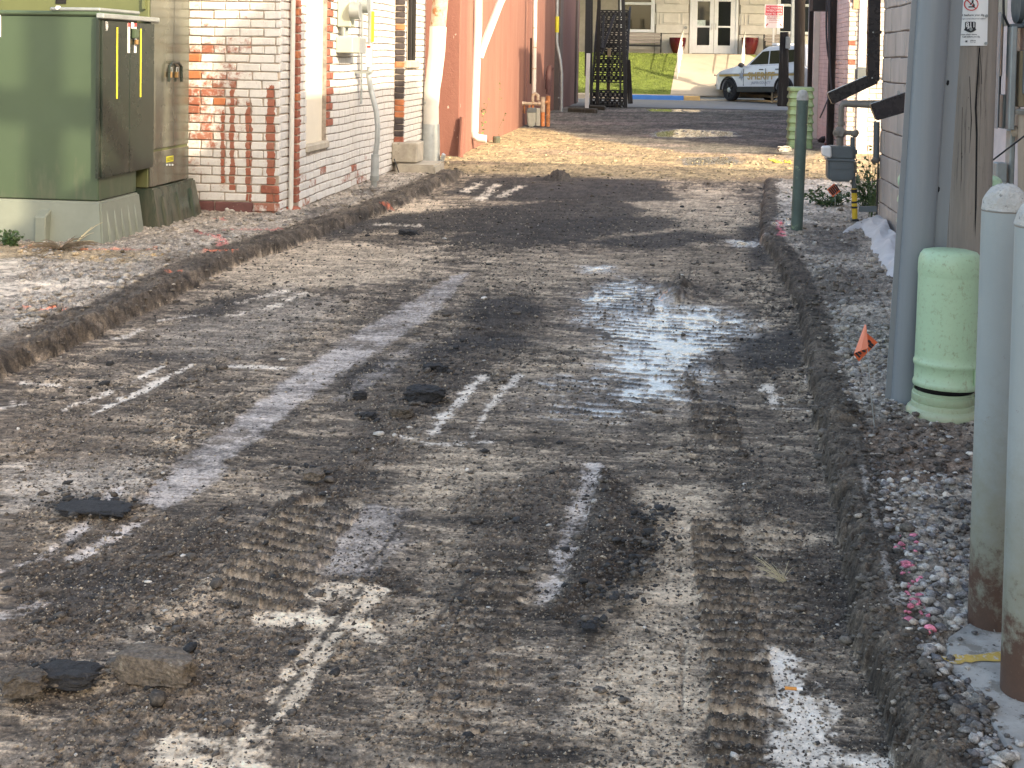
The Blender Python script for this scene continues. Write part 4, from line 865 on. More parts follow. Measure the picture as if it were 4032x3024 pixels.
MB().tube([W_(1882,-120), W_(1881,100), W_(1873,300), W_(1868,450), W_(1866,520)], .088*.5*2*.75, 12).build('main_pipe', M_WHITE, dw, smooth=True)
MB().tube([W_(1889,225), W_(1900,190), W_(1965,20), W_(2020,-110)], .058, 12).build('branch_pipe', M_WHITE, dw, smooth=True)
MB().tube([W_(1866,500), W_(1868,535), W_(1885,545), W_(1915,548)], .062, 12).build('elbow', M_WHITE, dw, smooth=True)
q = G(1955, 563, .02); tag(MB().lathe((q.x, q.y, 0), [(.06,0),(.065,.11),(.055,.13)], 12).build('drain_cap', M_PADD, org=(q.x, q.y, 0)), 'small dark green drain cap standing in the tan gravel', 'drain cap')
# gas meter group on the left
Yg = G(2110, 498, .03).y
gm = thing('gas_meter', 'old gas meter with rusty pipes against the salmon wall', 'gas meter', G(2110, 498, 0))
L_ = lambda px, py, dy=0: onY(px, py, Yg+dy)
a, b_ = L_(2075, 440), L_(2110, 498)
MB().prism([(L_(2075,436).x, L_(2075,436).z), (L_(2112,436).x, L_(2112,436).z), (L_(2110,480).x, L_(2110,480).z), (L_(2103,499).x, L_(2103,499).z), (L_(2082,499).x, L_(2082,499).z), (L_(2077,480).x, L_(2077,480).z)], 'Y', Yg-.08, Yg+.08).build('meter_body', M_GASL, gm, bevel=.02, seg=2, smooth=True)
MB().prism([(L_(2078,424).x, L_(2078,424).z), (L_(2109,424).x, L_(2109,424).z), (L_(2113,444).x, L_(2113,444).z), (L_(2073,444).x, L_(2073,444).z)], 'Y', Yg-.09, Yg+.09).build('meter_cap', M_GAS, gm, bevel=.015)
MB().box(L_(2112,430).x, L_(2128,430).x, Yg-.05, Yg+.06, L_(2112,497).z, L_(2112,426).z).build('side_plate', M_GASL, gm, bevel=.01)
MB().tube([L_(2056,405,.02), L_(2075,408), L_(2105,408), L_(2128,410)], .034, 10).build('header_pipe', M_RUSTP, gm, smooth=True)
for px in (2056, 2124): MB().blob(L_(px, 408), .055, .06, .055, px, .1, 2).build('elbow', M_RUSTP, gm, smooth=True)
MB().tube([L_(2084,425), L_(2086,408)], .022, 8).build('inlet', M_RUST, gm); MB().tube([L_(2098,425), L_(2100,408)], .022, 8).build('inlet', M_RUST, gm)
MB().tube([L_(2097,402), L_(2098,374), L_(2108,368), L_(2118,376), L_(2119,395)], .036, 10).build('regulator_loop', M_RUSTP, gm, smooth=True)
MB().tube([L_(2137,497), L_(2137,440)], .042, 10).build('orange_standpipe', M_ORUST, gm, smooth=True); MB().tube([L_(2137,442), L_(2138,382)], .045, 10).build('tan_standpipe', M_RUSTP, gm, smooth=True)
MB().tube([L_(2157,498,.1), L_(2159,378,.1)], .045, 10).build('brown_standpipe', M_RUST, gm, smooth=True); MB().tube([L_(2138,408), L_(2159,398,.1)], .03, 8).build('cross_pipe', M_RUST, gm)
for px in (2054, 2064): MB().tube([L_(px,410,.03), L_(px+1,446,.03)], .016, 8).build('drip_pipe', M_RUST, gm)
MB().tube([L_(2102,372,.10), L_(2106,100,.10), L_(2108,-120,.1)], .045, 10).build('white_riser', M_WHITEP, gm, smooth=True)
MB().tube([L_(2089,330,.14), L_(2091,150,.14)], .02, 8).build('thin_riser', M_DKW, gm)
for py in (108, 185, 268): MB().tube([L_(2105-(py-100)*.01,py,.10), L_(2105-(py-100)*.01,py+4,.1)], .052, 10).build('pipe_coupling', M_RUSTP, gm)
Yv = Ys2-2.6; V_ = lambda px, py: onY(px, py, onX(2160, 300, XW2+.12).y)
vp = thing('vent_pipe', 'brown ribbed vent pipe with bent top on the shaded maroon wall', 'vent pipe', V_(2157, 372))
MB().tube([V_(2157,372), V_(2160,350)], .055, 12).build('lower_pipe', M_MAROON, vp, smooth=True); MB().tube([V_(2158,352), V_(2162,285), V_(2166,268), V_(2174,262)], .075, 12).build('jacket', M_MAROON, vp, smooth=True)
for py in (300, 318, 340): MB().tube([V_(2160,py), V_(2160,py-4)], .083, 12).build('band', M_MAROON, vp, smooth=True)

# ================================================================ left: maroon building by the stair
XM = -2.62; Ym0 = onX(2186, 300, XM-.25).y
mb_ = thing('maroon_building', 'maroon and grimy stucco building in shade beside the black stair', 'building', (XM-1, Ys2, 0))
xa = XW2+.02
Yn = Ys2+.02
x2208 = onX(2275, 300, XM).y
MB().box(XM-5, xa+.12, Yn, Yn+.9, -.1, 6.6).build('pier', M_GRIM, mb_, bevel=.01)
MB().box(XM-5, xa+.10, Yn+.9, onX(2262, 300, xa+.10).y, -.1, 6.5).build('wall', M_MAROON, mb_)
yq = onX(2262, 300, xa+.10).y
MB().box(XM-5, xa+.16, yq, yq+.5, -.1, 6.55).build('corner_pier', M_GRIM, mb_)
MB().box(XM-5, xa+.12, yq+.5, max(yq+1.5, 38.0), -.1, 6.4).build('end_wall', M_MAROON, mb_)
Yk = onX(2200, 300, xa+.20).y; K_ = lambda px, py: onY(px, py, Yk)
c2 = thing('conduit', 'grey bent conduit with yellow guard on the shaded maroon wall', 'conduit', K_(2210, 440))
MB().tube([K_(2196,-120), K_(2193,60), K_(2192,165), K_(2195,185), K_(2206,240), K_(2211,290), K_(2211,360), K_(2210,440)], .042, 12).build('riser', M_GALV, c2, smooth=True)
MB().tube([K_(2194,65), K_(2193,128)], .052, 10).build('yellow_guard', M_YEL, c2, smooth=True); MB().tube([K_(2197,385), K_(2217,385)], .02, 8).build('strap', M_GALVD, c2)

# ================================================================ left foreground: padmount cabinets
cT = G(408, 962, VZ); YT = cT.y; XT = cT.x
YTb = G(626, 908, VZ).y
t1 = thing('transformer_cabinet', 'green padmount cabinet with dark glossy doors on grey ribbed base', 'transformer', (XT-.8, YT, VZ))
Yf = YT+.06                                                   # front of the steel body
bx = onY(388, 700, Yf).x; zb = onY(380, 792, Yf).z; zt = onY(380, 62, Yf).z
Yb = YTb-.04
# base: ground sleeve, wider at the foot
f = .055
pad = MB().hexa([(XT-2.6, YT, -.05), (XT, YT, -.05), (XT, YTb, -.05), (XT-2.6, YTb, -.05)], [(XT-2.6, YT+.05, zb-.004), (bx+.02, YT+.05, zb-.004), (bx+.02, YTb-.03, zb-.004), (XT-2.6, YTb-.03, zb-.004)])
pb_ = pad.build('ground_sleeve', M_PADG, t1, bevel=.012, seg=2, smooth=True)
for k in range(5):
    y = YT+.14+(YTb-YT-.2)*k/4.6
    zt_ = zb-.10
    x0t, x0b = bx+.02+(XT-bx-.02)*(1-(zt_)/zb), XT
    MB().hexa([(x0b-.03, y-.045, -.03), (x0b+.028, y-.035, -.03), (x0b+.028, y+.035, -.03), (x0b-.03, y+.045, -.03)], [(x0t-.03, y-.012, zt_+.03), (x0t-.005, y-.010, zt_+.03), (x0t-.005, y+.010, zt_+.03), (x0t-.03, y+.012, zt_+.03)]).build('sleeve_rib', M_PADG, pb_, bevel=.006, smooth=True)
q = onY(172, 880, YT)
MB().hexa([(q.x-.045, YT-.05, -.03), (q.x+.035, YT-.05, -.03), (q.x+.035, YT+.03, -.03), (q.x-.045, YT+.03, -.03)], [(q.x-.045, YT-.045, onY(172, 850, YT).z), (q.x+.035, YT-.045, onY(172, 850, YT).z), (q.x+.035, YT+.06, onY(172, 850, YT).z+.05), (q.x-.045, YT+.06, onY(172, 850, YT).z+.05)]).build('sleeve_lug', M_PADG, pb_, bevel=.008)
MB().box(bx-2.3, bx, Yf, Yb, zb, zt).build('body', M_TG, t1, bevel=.008)
zl0 = onY(300, 42, Yf).z
MB().box(bx-2.32, bx+.014, Yf-.02, Yb+.02, zt-.002, zt+.03).build('lid', M_TG, t1, bevel=.01)
MB().box(bx-.35, bx+.016, Yf-.022, Yb+.02, zt+.0305, zt+.055).build('lid_cap', M_GALVD, t1, bevel=.008)
q = onY(225, 30, Yf-.03); MB().cyl((q.x, Yf-.03, q.z), (q.x, Yf, q.z), .014).build('lid_bolt', M_LAB, t1)
# doors on the alley side
xd = bx+.035
d0, d1_ = onX(402, 600, xd).y, onX(606, 600, xd).y; dm = (d0+d1_)/2
zd0, zd1 = onX(400, 702, xd).z, onX(400, 78, xd).z
MB().box(bx, bx+.055, d0-.03, d1_+.05, zd1+.01, zd1+.045).build('door_hood', M_GALVD, t1, bevel=.006)
for (a, b_) in ((d0, dm-.003), (dm+.003, d1_)):
    dr_ = MB().box(bx+.002, xd, a, b_, zd0, zd1).build('cabinet_door', M_TGD, t1, bevel=.006)
    yy = a+(b_-a)*(.52 if a == d0 else .42)
    MB().box(xd+.001, xd+.003, yy-.010, yy+.010, onX(470, 388, xd).z, onX(470, 108, xd).z).build('yellow_strip', M_YEL, dr_)
MB().box(bx-.3, bx-.004, Yf+.03, Yb-.05, zb-.0, zd0).build('door_skirt', M_TGD, t1)
MB().box(bx+.001, bx+.022, d0-.028, d0-.006, zd0, zd1).build('door_hinge_rail', M_TGD, t1)
for (px, py0, py1, red) in ((506, 92, 208, 1), (520, 88, 112, 0), (532, 92, 208, 1)):
    yy = onX(px, 150, xd).y; s = MB().box(xd+.001, xd+.003, yy-.018, yy+.018, onX(px, py1, xd).z, onX(px, py0, xd).z).build('warning_sticker', M_LAB, t1)
    if red: MB().box(xd+.0032, xd+.0042, yy-.018, yy+.018, onX(px, 106, xd).z, onX(px, 91, xd).z).build('red_header', M_REDL, s)
    for j in range(7 if red else 1): MB().box(xd+.0032, xd+.0038, yy-.008, yy+.008, onX(px, 118+j*12+4, xd).z, onX(px, 118+j*12, xd).z).build('print_line', M_GREYD, s)
yy = onX(523, 130, xd).y; h_ = MB().box(xd, xd+.035, yy-.025, yy+.02, onX(523, 152, xd).z, onX(523, 113, xd).z).build('latch_cover', M_TG, t1, bevel=.006)
MB().box(xd+.002, xd+.02, yy+.04, yy+.07, onX(523, 148, xd).z, onX(523, 115, xd).z).build('latch_cover', M_TG, t1, bevel=.004)
MB().box(xd+.004, xd+.028, yy+.012, yy+.045, onX(530, 176, xd).z, onX(530, 156, xd).z).build('padlock', M_BRASS, t1, bevel=.005)
for j in range(3): q = onX(418+j*2, 100, xd); text('painted_number', ('E3', '2', '57')[j], .03, (xd+.002, onX(420, 100, xd).y, onX(420, 95+j*9, xd).z), (0,1,0), (0,0,1), M_LAB, t1)
q = onY(3, 85, Yf-.003); MB().box(q.x-.12, q.x, Yf-.004, Yf-.001, onY(3, 145, Yf).z, onY(3, 52, Yf).z).build('label', M_LAB, t1)

# taller switchgear behind, its shiny side towards the alley
YS0 = Yb+.16; xs2 = onY(590, 40, YS0).x; pS = G(802, 864, VZ)
t2 = thing('switchgear_cabinet', 'tall olive switchgear cabinet with polished side by the brick wall', 'electrical cabinet', (xs2-.8, YS0, VZ))
YS1 = onX(742, 500, xs2).y; zs0 = onX(742, 702, xs2).z
MB().hexa([(xs2-2.4, YS0-.02, -.05), (xs2+.10, YS0-.02, -.05), (xs2+.10, YS1+.13, -.05), (xs2-2.4, YS1+.13, -.05)], [(xs2-2.4, YS0+.0, zs0-.004), (xs2+.03, YS0+.0, zs0-.004), (xs2+.03, YS1+.075, zs0-.004), (xs2-2.4, YS1+.075, zs0-.004)]).build('ground_sleeve', M_PADD, t2, bevel=.012, seg=2)
for px in (650, 706, 758):
    y = onX(px, 830, xs2+.07).y
    MB().hexa([(xs2+.02, y-.030, -.03), (xs2+.122, y-.022, -.03), (xs2+.122, y+.022, -.03), (xs2+.02, y+.030, -.03)], [(xs2, y-.012, zs0-.06), (xs2+.062, y-.016, zs0-.075), (xs2+.062, y+.016, zs0-.075), (xs2, y+.012, zs0-.06)]).build('sleeve_rib', M_PADD, t2, bevel=.005)
MB().box(xs2-2.2, xs2-.006, YS0, YS1, zs0, 2.3).build('body', M_OLIVE, t2, bevel=.006)
zsp = onX(680, 580, xs2).z
ysm = onX(682, 300, xs2).y
MB().box(xs2-.005, xs2+.004, YS0+.012, ysm-.003, zsp+.01, 2.28).build('side_door', M_SHINY, t2, bevel=.003)
MB().box(xs2-.005, xs2+.004, ysm+.003, YS1-.006, zsp+.01, 2.28).build('side_door', M_SHINY, t2, bevel=.003)
MB().box(xs2-.005, xs2+.006, YS0+.012, YS1-.006, zs0+.004, zsp-.01).build('lower_panel', M_SHINY, t2, bevel=.003)
hx = xs2+.03
U = [onX(665, 322, hx), onX(666, 262, hx), onX(676, 246, hx), onX(702, 246, hx), onX(714, 262, hx), onX(715, 322, hx)]
MB().tube(U, .012, 8).build('lock_guard', M_TGD, t2, smooth=True)
for px in (674, 698):
    l_k = MB().box(xs2+.012, xs2+.036, onX(px, 300, hx).y-.014, onX(px, 300, hx).y+.014, onX(px, 306, hx).z, onX(px, 282, hx).z).build('padlock', M_BRASS, t2, bevel=.004)
    MB().tube([onX(px-4, 284, hx), onX(px-3, 266, hx), onX(px+3, 266, hx), onX(px+4, 284, hx)], .004, 6).build('shackle', M_GALV, l_k)
q0, q1 = onX(655, 640, xs2+.007), onX(682, 612, xs2+.007); st2 = MB().box(xs2+.0065, xs2+.009, q0.y, q1.y, q0.z, q1.z).build('warning_sticker', M_YEL, t2)
for j in range(3):
    MB().cyl(onX(657+j*11, 649, xs2+.006), onX(657+j*11, 649, xs2+.018), .008, n=8).build('bolt', M_GALV, t2)
    MB().box(xs2+.0092, xs2+.010, q0.y+.01, q1.y-.01, q0.z+(q1.z-q0.z)*(.25+.22*j), q0.z+(q1.z-q0.z)*(.35+.22*j)).build('print_line', M_INK, st2)
MB().box(onY(365*.603, 10, YS0).x, onY(433*.603, 10, YS0).x, YS0-.006, YS0-.001, onY(240, 15, YS0).z, 2.2).build('gap_plate', M_DARK, t2)  # black plate drawn for the dark gap in the front
q = onY(570, 10, YS0); MB().box(q.x-.01, q.x+.012, YS0-.03, YS0-.001, q.z-.05, q.z+.1).build('hinge', M_OLIVE, t2)

# ================================================================ far left: black iron stair
Ya = 36.2
XA0, XA1 = onY(2328, 420, Ya).x, onY(2456, 420, Ya).x
stair = thing('fire_stair', 'black cast iron outdoor stair with pierced risers at the alley end', 'staircase', ((XA0+XA1)/2, Ya, 0))
rise, run = .238, .24
for k in range(12):
    y = Ya+k*run; z = .03+k*rise
    tr = MB().box(XA0, XA1, y, y+run+.03, z+rise-.03, z+rise+.005).build('tread', M_BLACK, stair)
    if k == 2: continue
    rz = MB(); z0, z1 = z+.015, z+rise-.035; nx = 7; w = (XA1-XA0)/nx
    for i in range(nx+1): rz.box(XA0+i*w-.012, XA0+i*w+.012, y-.006, y+.006, z0-.02, z1+.02)
    for i in range(nx):
        c = (XA0+(i+.5)*w, y, (z0+z1)/2); hw, hh = w*.5, (z1-z0)*.5
        for sx in (-1, 1):
            rz.bar((c[0]-hw*sx, y, c[2]-hh), (c[0]+hw*sx, y, c[2]+hh), .016, .046)
        for (dx, dz) in ((.5,0),(-.5,0),(0,.55),(0,-.55)): rz.blob((c[0]+dx*hw, y, c[2]+dz*hh), .026, .008, .026, i, .1, 1)
        rz.blob(c, .050, .010, .050, i, .1, 1)
    rz.build('pierced_riser', M_BLACK, stair)
for (x, w) in ((XA0-.05, .05), (XA1+.01, .05)):
    MB().hexa([(x, Ya-.05, -.02), (x+w, Ya-.05, -.02), (x+w, Ya+.15, -.02), (x, Ya+.15, -.02)], [(x, Ya+12*run-.1, 12*rise+.02), (x+w, Ya+12*run-.1, 12*rise+.02), (x+w, Ya+12*run+.1, 12*rise+.16), (x, Ya+12*run+.1, 12*rise+.16)]).build('stringer', M_BLACK, stair)
for (pa, pb2, w, m, nm) in (((2464, 440), (2452, -60), .10, M_BLACK, 'newel_post'), ((2444, 430), (2436, -60), .05, M_BLACK, 'newel_post'), ((2313, 300), (2318, -60), .16, M_BLACK, 'side_post'), ((2327, 425), (2330, -60), .07, M_BLACK, 'side_post')):
    MB().bar(onY(*pa, Ya-.12), onY(*pb2, Ya-.12), w, w).build(nm, m, stair)
MB().bar(onY(2368, 215, Ya-.1), onY(2420, 60, Ya+1.2), .07, .04).build('brace', M_BLACK, stair); MB().bar(onY(2372, 190, Ya-.1), onY(2378, 60, Ya+.5), .06, .04).build('brace', M_BLACK, stair)
MB().bar(onY(2482, 408, Ya+.3), onY(2472, 235, Ya+.3), .16, .14).build('leaning_post', M_DKW, stair)
q0 = onY(2310, 425, Ya-1.4)
tag(MB().bar(G(2310, 427, .1), onY(2317, 210, G(2310, 427, .1).y), .115, .10).build('wooden_post', M_WHITE, bevel=.008, org=G(2310, 427, .1)), 'short white painted post standing on sleeper before the black stair', 'post')
tag(MB().bar(G(2352, 412, .1), onY(2360, -60, G(2352, 412, .1).y), .105, .10).build('wooden_post', M_DKW, bevel=.008, org=G(2352, 412, .1)), 'tall dark brown post in front of the black stair', 'post')
tag(MB().bar(G(2394, 405, .1), onY(2399, 190, G(2394, 405, .1).y), .105, .10).build('wooden_post', M_TANW, bevel=.008, org=G(2394, 405, .1)), 'short tan post in front of the black stair', 'post')
for k, (a, b_, lab) in enumerate((((2235, 428), (2350, 450), 'nearest dark sleeper, under the white post by the stair'), ((2300, 418), (2382, 438), 'middle dark sleeper, under the tall brown post by the stair'), ((2345, 405), (2432, 427), 'farthest dark sleeper, under the tan post by the stair'))):
    p, q = G(a[0], b_[1]-6, 0), G(b_[0], b_[1], 0)
    tag(MB().hexa([(p.x, p.y, -.02), (q.x, q.y, -.02), (q.x, q.y+.45, -.02), (p.x, p.y+.45, -.02)], [(p.x, p.y, .13), (q.x, q.y, .13), (q.x, q.y+.45, .13), (p.x, p.y+.45, .13)]).build('sleeper', M_SLEEP, bevel=.02, org=(q.x, q.y, 0)), lab, 'sleeper', 'sleepers under the stair posts')

# ================================================================ street, lawn, courthouse
YK = 44.9
s_ = MB(); s_.add([(-60,37.6,-.004),(60,37.6,-.004),(60,YK,-.004),(-60,YK,-.004)], [(0,1,2,3)]); tag(s_.build('street', M_STREET), kind='structure')
s_ = MB(); s_.add([(-60,26,-.05),(-4,26,-.05),(-4,38.4,-.05),(-60,38.4,-.05)], [(0,1,2,3)]); 
s_ = MB(); s_.add([(-12,36.2,-.03),(12,36.2,-.03),(12,38.4,-.006),(-12,38.4,-.006)], [(0,1,2,3)]); tag(s_.build('alley_apron', pm('dark_apron', (.10,.095,.09), .95, var=.3, vs=2)), kind='structure')
YH = 51.2; ZH = onY(2810, 212, YH).z
kb = lambda px: onY(px, 385, YK).x
xs_ = [-40, kb(2484), kb(2692), kb(2757), 40]
for k, (m, nm, lab) in enumerate(((M_KERB, 'kerb', None), (M_BLUEK, 'kerb', None), (M_YELK, 'kerb', None), (M_KERB, 'kerb', None))):
    h_ = .15 if k != 3 else .06
    tag(MB().box(xs_[k], xs_[k+1]-.004, YK, YK+.28, -.05, h_).build('kerb', m, bevel=.02), kind='structure')
xl0, xr0 = onY(2640, 372, YK+.5).x, 7.
YL0 = YK+.55
zg0 = .17
lx = onY(2672, 212, YH).x
s_ = MB(); s_.add([(-40,YK+.28,.148),(40,YK+.28,.148),(40,YL0,zg0),(-40,YL0,zg0)], [(0,1,2,3)]); tag(s_.build('pavement', M_WALK), kind='structure')
N = 22; s_ = MB(); vs = []
for i in range(N+1):
    t = i/N; y = YL0+(YH-.5-YL0)*t; z = zg0+(ZH-.02-zg0)*(t**.9)
    vs += [(-40, y, z), (xl0+(lx-xl0)*t, y, z)]
s_.add(vs, [(2*i, 2*i+1, 2*i+3, 2*i+2) for i in range(N)]); tag(s_.build('lawn', M_GRASS), kind='structure')
gb = MB(); rr_ = random.Random(5)
for _ in range(9000):
    t = rr_.random(); y = YL0+(YH-.5-YL0)*t; z = zg0+(ZH-.02-zg0)*(t**.9); x = rr_.uniform(-4.5, xl0+(lx-xl0)*t-.01); a = rr_.uniform(0, 3.14); hgt = rr_.uniform(.03, .07); dx, dy = math.cos(a)*.012, math.sin(a)*.012
    gb.add([(x-dx, y-dy, z-.005), (x+dx, y+dy, z-.005), (x+rr_.uniform(-.02, .02), y+rr_.uniform(-.02, .02), z+hgt)], [(0,1,2)])
tag(gb.build('grass', M_GRASS), kind='stuff')
xr1 = onY(2945, 214, YH).x; vs = []
for i in range(N+1):
    t = i/N; y = YL0+(YH-.5-YL0)*t; z = zg0+(ZH-.02-zg0)*(t**.9)+.012
    vs += [(xl0+(lx-xl0)*t+.0, y, z), (5.4+(xr1-5.4)*t, y, z)]
s_ = MB(); s_.add(vs, [(2*i, 2*i+1, 2*i+3, 2*i+2) for i in range(N)]); tag(s_.build('sloping_walk', M_WALK), kind='structure')
s_ = MB(); s_.add([(40 if i % 2 else 5.4+(xr1-5.4)*(i//2)/N+.0, YL0+(YH-.5-YL0)*(i//2)/N, zg0+(ZH-.02-zg0)*(((i//2)/N)**.9)) for i in range(2*N+2)], [(2*i, 2*i+1, 2*i+3, 2*i+2) for i in range(N)]); tag(s_.build('lawn', M_GRASS), kind='structure')
tag(MB().box(-40, 40, YH-.5, YH, -.05, ZH-.003).build('entrance_landing', M_WALK), kind='structure')
for dz, xw in ((0, 1),):
    ch = thing('courthouse', 'pale limestone courthouse with white double doors and tall window', 'building', (onY(2810, 200, YH).x, YH, ZH))
    H_ = lambda px, py, dy=0: onY(px, py, YH+dy)
    xD0, xD1 = H_(2716, 100).x, H_(2906, 100).x; xW0, xW1 = H_(2440, 60).x, H_(2578, 60).x; zW = H_(2570, 128).z; xV0, xV1 = H_(3060, 60).x, H_(3300, 60).x
    TOP = 8.5
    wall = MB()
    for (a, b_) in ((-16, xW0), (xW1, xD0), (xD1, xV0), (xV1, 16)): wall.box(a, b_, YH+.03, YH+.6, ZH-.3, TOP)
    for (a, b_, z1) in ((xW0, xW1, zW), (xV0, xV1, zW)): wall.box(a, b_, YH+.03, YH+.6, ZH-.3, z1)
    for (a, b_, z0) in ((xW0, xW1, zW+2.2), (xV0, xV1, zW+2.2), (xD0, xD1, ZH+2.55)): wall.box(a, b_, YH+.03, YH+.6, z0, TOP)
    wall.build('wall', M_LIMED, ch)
    zr_ = [H_(2650, p).z for p in (212, 133, 96, 50, 16, -30)]
    for (a, b_) in ((xW1+.02, xD0-.05), (xD1+.05, xV0-.02)):
        MB().box(a-.0, b_, YH-.03, YH+.04, ZH-.05, zr_[1]-.012).build('base_block', M_LIME, ch, bevel=.015)
        MB().box(a+.04, b_-.0, YH-.045, YH+.04, zr_[1]+.012, zr_[2]-.008).build('stone_block', M_LIME, ch, bevel=.018)
        MB().box(a, b_, YH+.004, YH+.05, zr_[2], zr_[3]).build('recess_stone', M_LIME, ch)
        w = (b_-a)
        MB().box(a+w*.24, a+w*.72, YH-.035, YH+.02, zr_[2]+.05, zr_[3]-.03).build('raised_panel', M_LIME, ch, bevel=.022)
        for fx in ((.04, .10), (.135, .17), (.78, .84)): MB().box(a+w*fx[0], a+w*fx[1], YH-.025, YH+.02, zr_[2]+.005, zr_[3]-.005).build('pilaster_strip', M_LIME, ch, bevel=.008)
        MB().box(a+.03, b_-.02, YH-.06, YH+.04, zr_[3]+.004, zr_[4]-.006).build('stone_block', M_LIME, ch, bevel=.018)
        MB().box(a, b_, YH+.004, YH+.05, zr_[4], zr_[5]).build('recess_stone', M_LIME, ch)
        MB().box(a+w*.26, a+w*.74, YH-.035, YH+.02, zr_[4]+.02, zr_[5]-.03).build('raised_panel', M_LIME, ch, bevel=.022)
        MB().box(a, b_, YH-.06, YH+.04, zr_[5]+.004, zr_[5]+.55).build('stone_block', M_LIME, ch, bevel=.018)
    for (a, b_) in ((xW0, xW1), (xV0, xV1)):
        MB().box(a-.2, b_, YH-.03, YH+.028, ZH-.05, zW-.05).build('base_block', M_LIME, ch, bevel=.015)
        g_ = MB().box(a+.06, b_-.06, YH+.10, YH+.12, zW+.06, zW+2.2).build('window_pane', M_GLASS, ch)
        fr = MB(); fr.box(a-.0, a+.13, YH-.01, YH+.12, zW, zW+2.2); fr.box(b_-.15, b_, YH-.01, YH+.12, zW, zW+2.2); fr.box(a+.13, b_-.15, YH-.02, YH+.12, zW, zW+.12)
        zz = H_(2560, 14).z; fr.box(a+.13, b_-.15, YH+.0, YH+.115, zz-.05, zz+.05); fr.build('window_frame', M_DOORW, ch, bevel=.008)
    fr = MB(); fr.box(xD0, xD0+.10, YH-.005, YH+.12, ZH, ZH+2.5); fr.box(xD1-.10, xD1, YH-.005, YH+.12, ZH, ZH+2.5); fr.box(xD0+.1, xD1-.1, YH-.005, YH+.12, ZH+2.3, ZH+2.5); fr.build('door_frame', M_DOORW, ch, bevel=.006)
    xm = H_(2811, 100).x
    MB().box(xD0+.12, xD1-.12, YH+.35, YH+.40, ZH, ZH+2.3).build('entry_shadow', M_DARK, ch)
    for (a, b_, sgn) in ((xD0+.105, xm-.006, 1), (xm+.006, xD1-.105, -1)):
        dd = MB(); z0, z1 = ZH+.012, ZH+2.29; s1_, s2_ = a+(.19 if sgn > 0 else .16), b_-(.16 if sgn > 0 else .19)
        dd.box(a, s1_, YH+.02, YH+.075, z0, z1); dd.box(s2_, b_, YH+.02, YH+.075, z0, z1); dd.box(s1_, s2_, YH+.02, YH+.075, z0, H_(2760, 178).z); dd.box(s1_, s2_, YH+.02, YH+.075, H_(2760, 5).z, z1); dd.box(s1_, s2_, YH+.024, YH+.07, H_(2760, 108).z, H_(2760, 101).z)
        do = dd.build('door', M_DOORW, ch, bevel=.005)
        MB().box(s1_, s2_, YH+.045, YH+.052, H_(2760, 178).z, H_(2760, 5).z).build('door_pane', M_GLASS, do)
        hx_ = (b_-.07) if sgn > 0 else (a+.07); MB().tube([(hx_, YH+.02, H_(2800, 116).z), (hx_, YH-.05, H_(2800, 114).z), (hx_, YH-.05, H_(2800, 95).z), (hx_, YH+.02, H_(2800, 93).z)], .016, 8).build('door_handle', M_GALV, do)
        if sgn > 0: MB().box(s1_, s1_+.32, YH+.036, YH+.043, H_(2760, 101).z, H_(2760, 79).z).build('door_notice', pm('pale_notice', (.42,.52,.52), .5, vs=12, var=.3), do)
    MB().cyl(H_(2700, 109, -.10), H_(2700, 109, -.03), .065, n=14).build('wall_fitting', M_GALVD, ch)
    MB().box(-16, 16, YH-6.3, YH+.6, 6.1, 6.4).build('shade_roof', M_WHITE, ch)  # unseen roof added to shade the facade, white below to bounce light
    MB().box(-16, 16, YH+.03, YH+8, TOP, TOP+.2).build('roof', M_LIME, ch)
# pots, benches, rails, sign
for (px, lab) in ((2667, 'dark red glazed pot left of the courthouse doors'), (2952, 'dark red glazed pot right of the courthouse doors')):
    c = onY(px, 212, YH-.42); zt_ = onY(px, 148, YH-.42).z; R_ = .34
    t = thing('planter_pot', lab, 'planter', (c.x, YH-.42, ZH), None, 'red pots by the doors'); hh = zt_-ZH
    MB().lathe((c.x, YH-.42, ZH), [(.17,0),(.20,.03),(.27,hh*.3),(.325,hh*.62),(.335,hh*.85),(.335,hh),(.29,hh),(.27,hh-.06)], 24).build('pot', M_POT, t, smooth=True)
    MB().lathe((c.x, YH-.42, ZH), [(.02,hh-.09),(.268,hh-.09),(.268,hh-.07)], 16).build('soil', M_CLOD, t)
for (pa, pb2, lab) in ((2350, 2602, 'slatted bench under the window left of the red pot'), (3010, 3150, 'slatted bench partly hidden behind the no parking sign')):
    Yb_ = YH-.55; a, b_ = onY(pa, 180, Yb_).x, onY(pb2, 180, Yb_).x; z1 = onY(2600, 131, Yb_).z; zs_ = onY(2600, 175, Yb_).z
    t = thing('slatted_bench', lab, 'bench', ((a+b_)/2, Yb_, ZH))
    for k in range(4): z = z1-.03-k*(z1-zs_)/4.2; MB().box(a, b_, Yb_+.24-.015*k, Yb_+.27-.015*k, z-.05, z+.03).build('back_slat', M_BENCH, t, bevel=.006)
    for k in range(4): MB().box(a, b_, Yb_-.22+k*.11, Yb_-.13+k*.11, zs_-.04, zs_-.01).build('seat_slat', M_BENCH, t, bevel=.006)
    MB().box(a, b_, Yb_-.235, Yb_-.222, zs_-.09, zs_-.012).build('seat_rail', M_BLACK, t)
    for x in (a, b_):
        MB().box(x-.03, x+.03, Yb_+.24, Yb_+.29, ZH, z1+.02).build('bench_leg', M_BLACK, t); MB().box(x-.03, x+.03, Yb_-.24, Yb_-.19, ZH-.0, zs_+.16).build('bench_leg', M_BLACK, t); MB().box(x-.03, x+.03, Yb_-.24, Yb_+.29, zs_+.16, zs_+.20).build('arm_rest', M_BLACK, t)
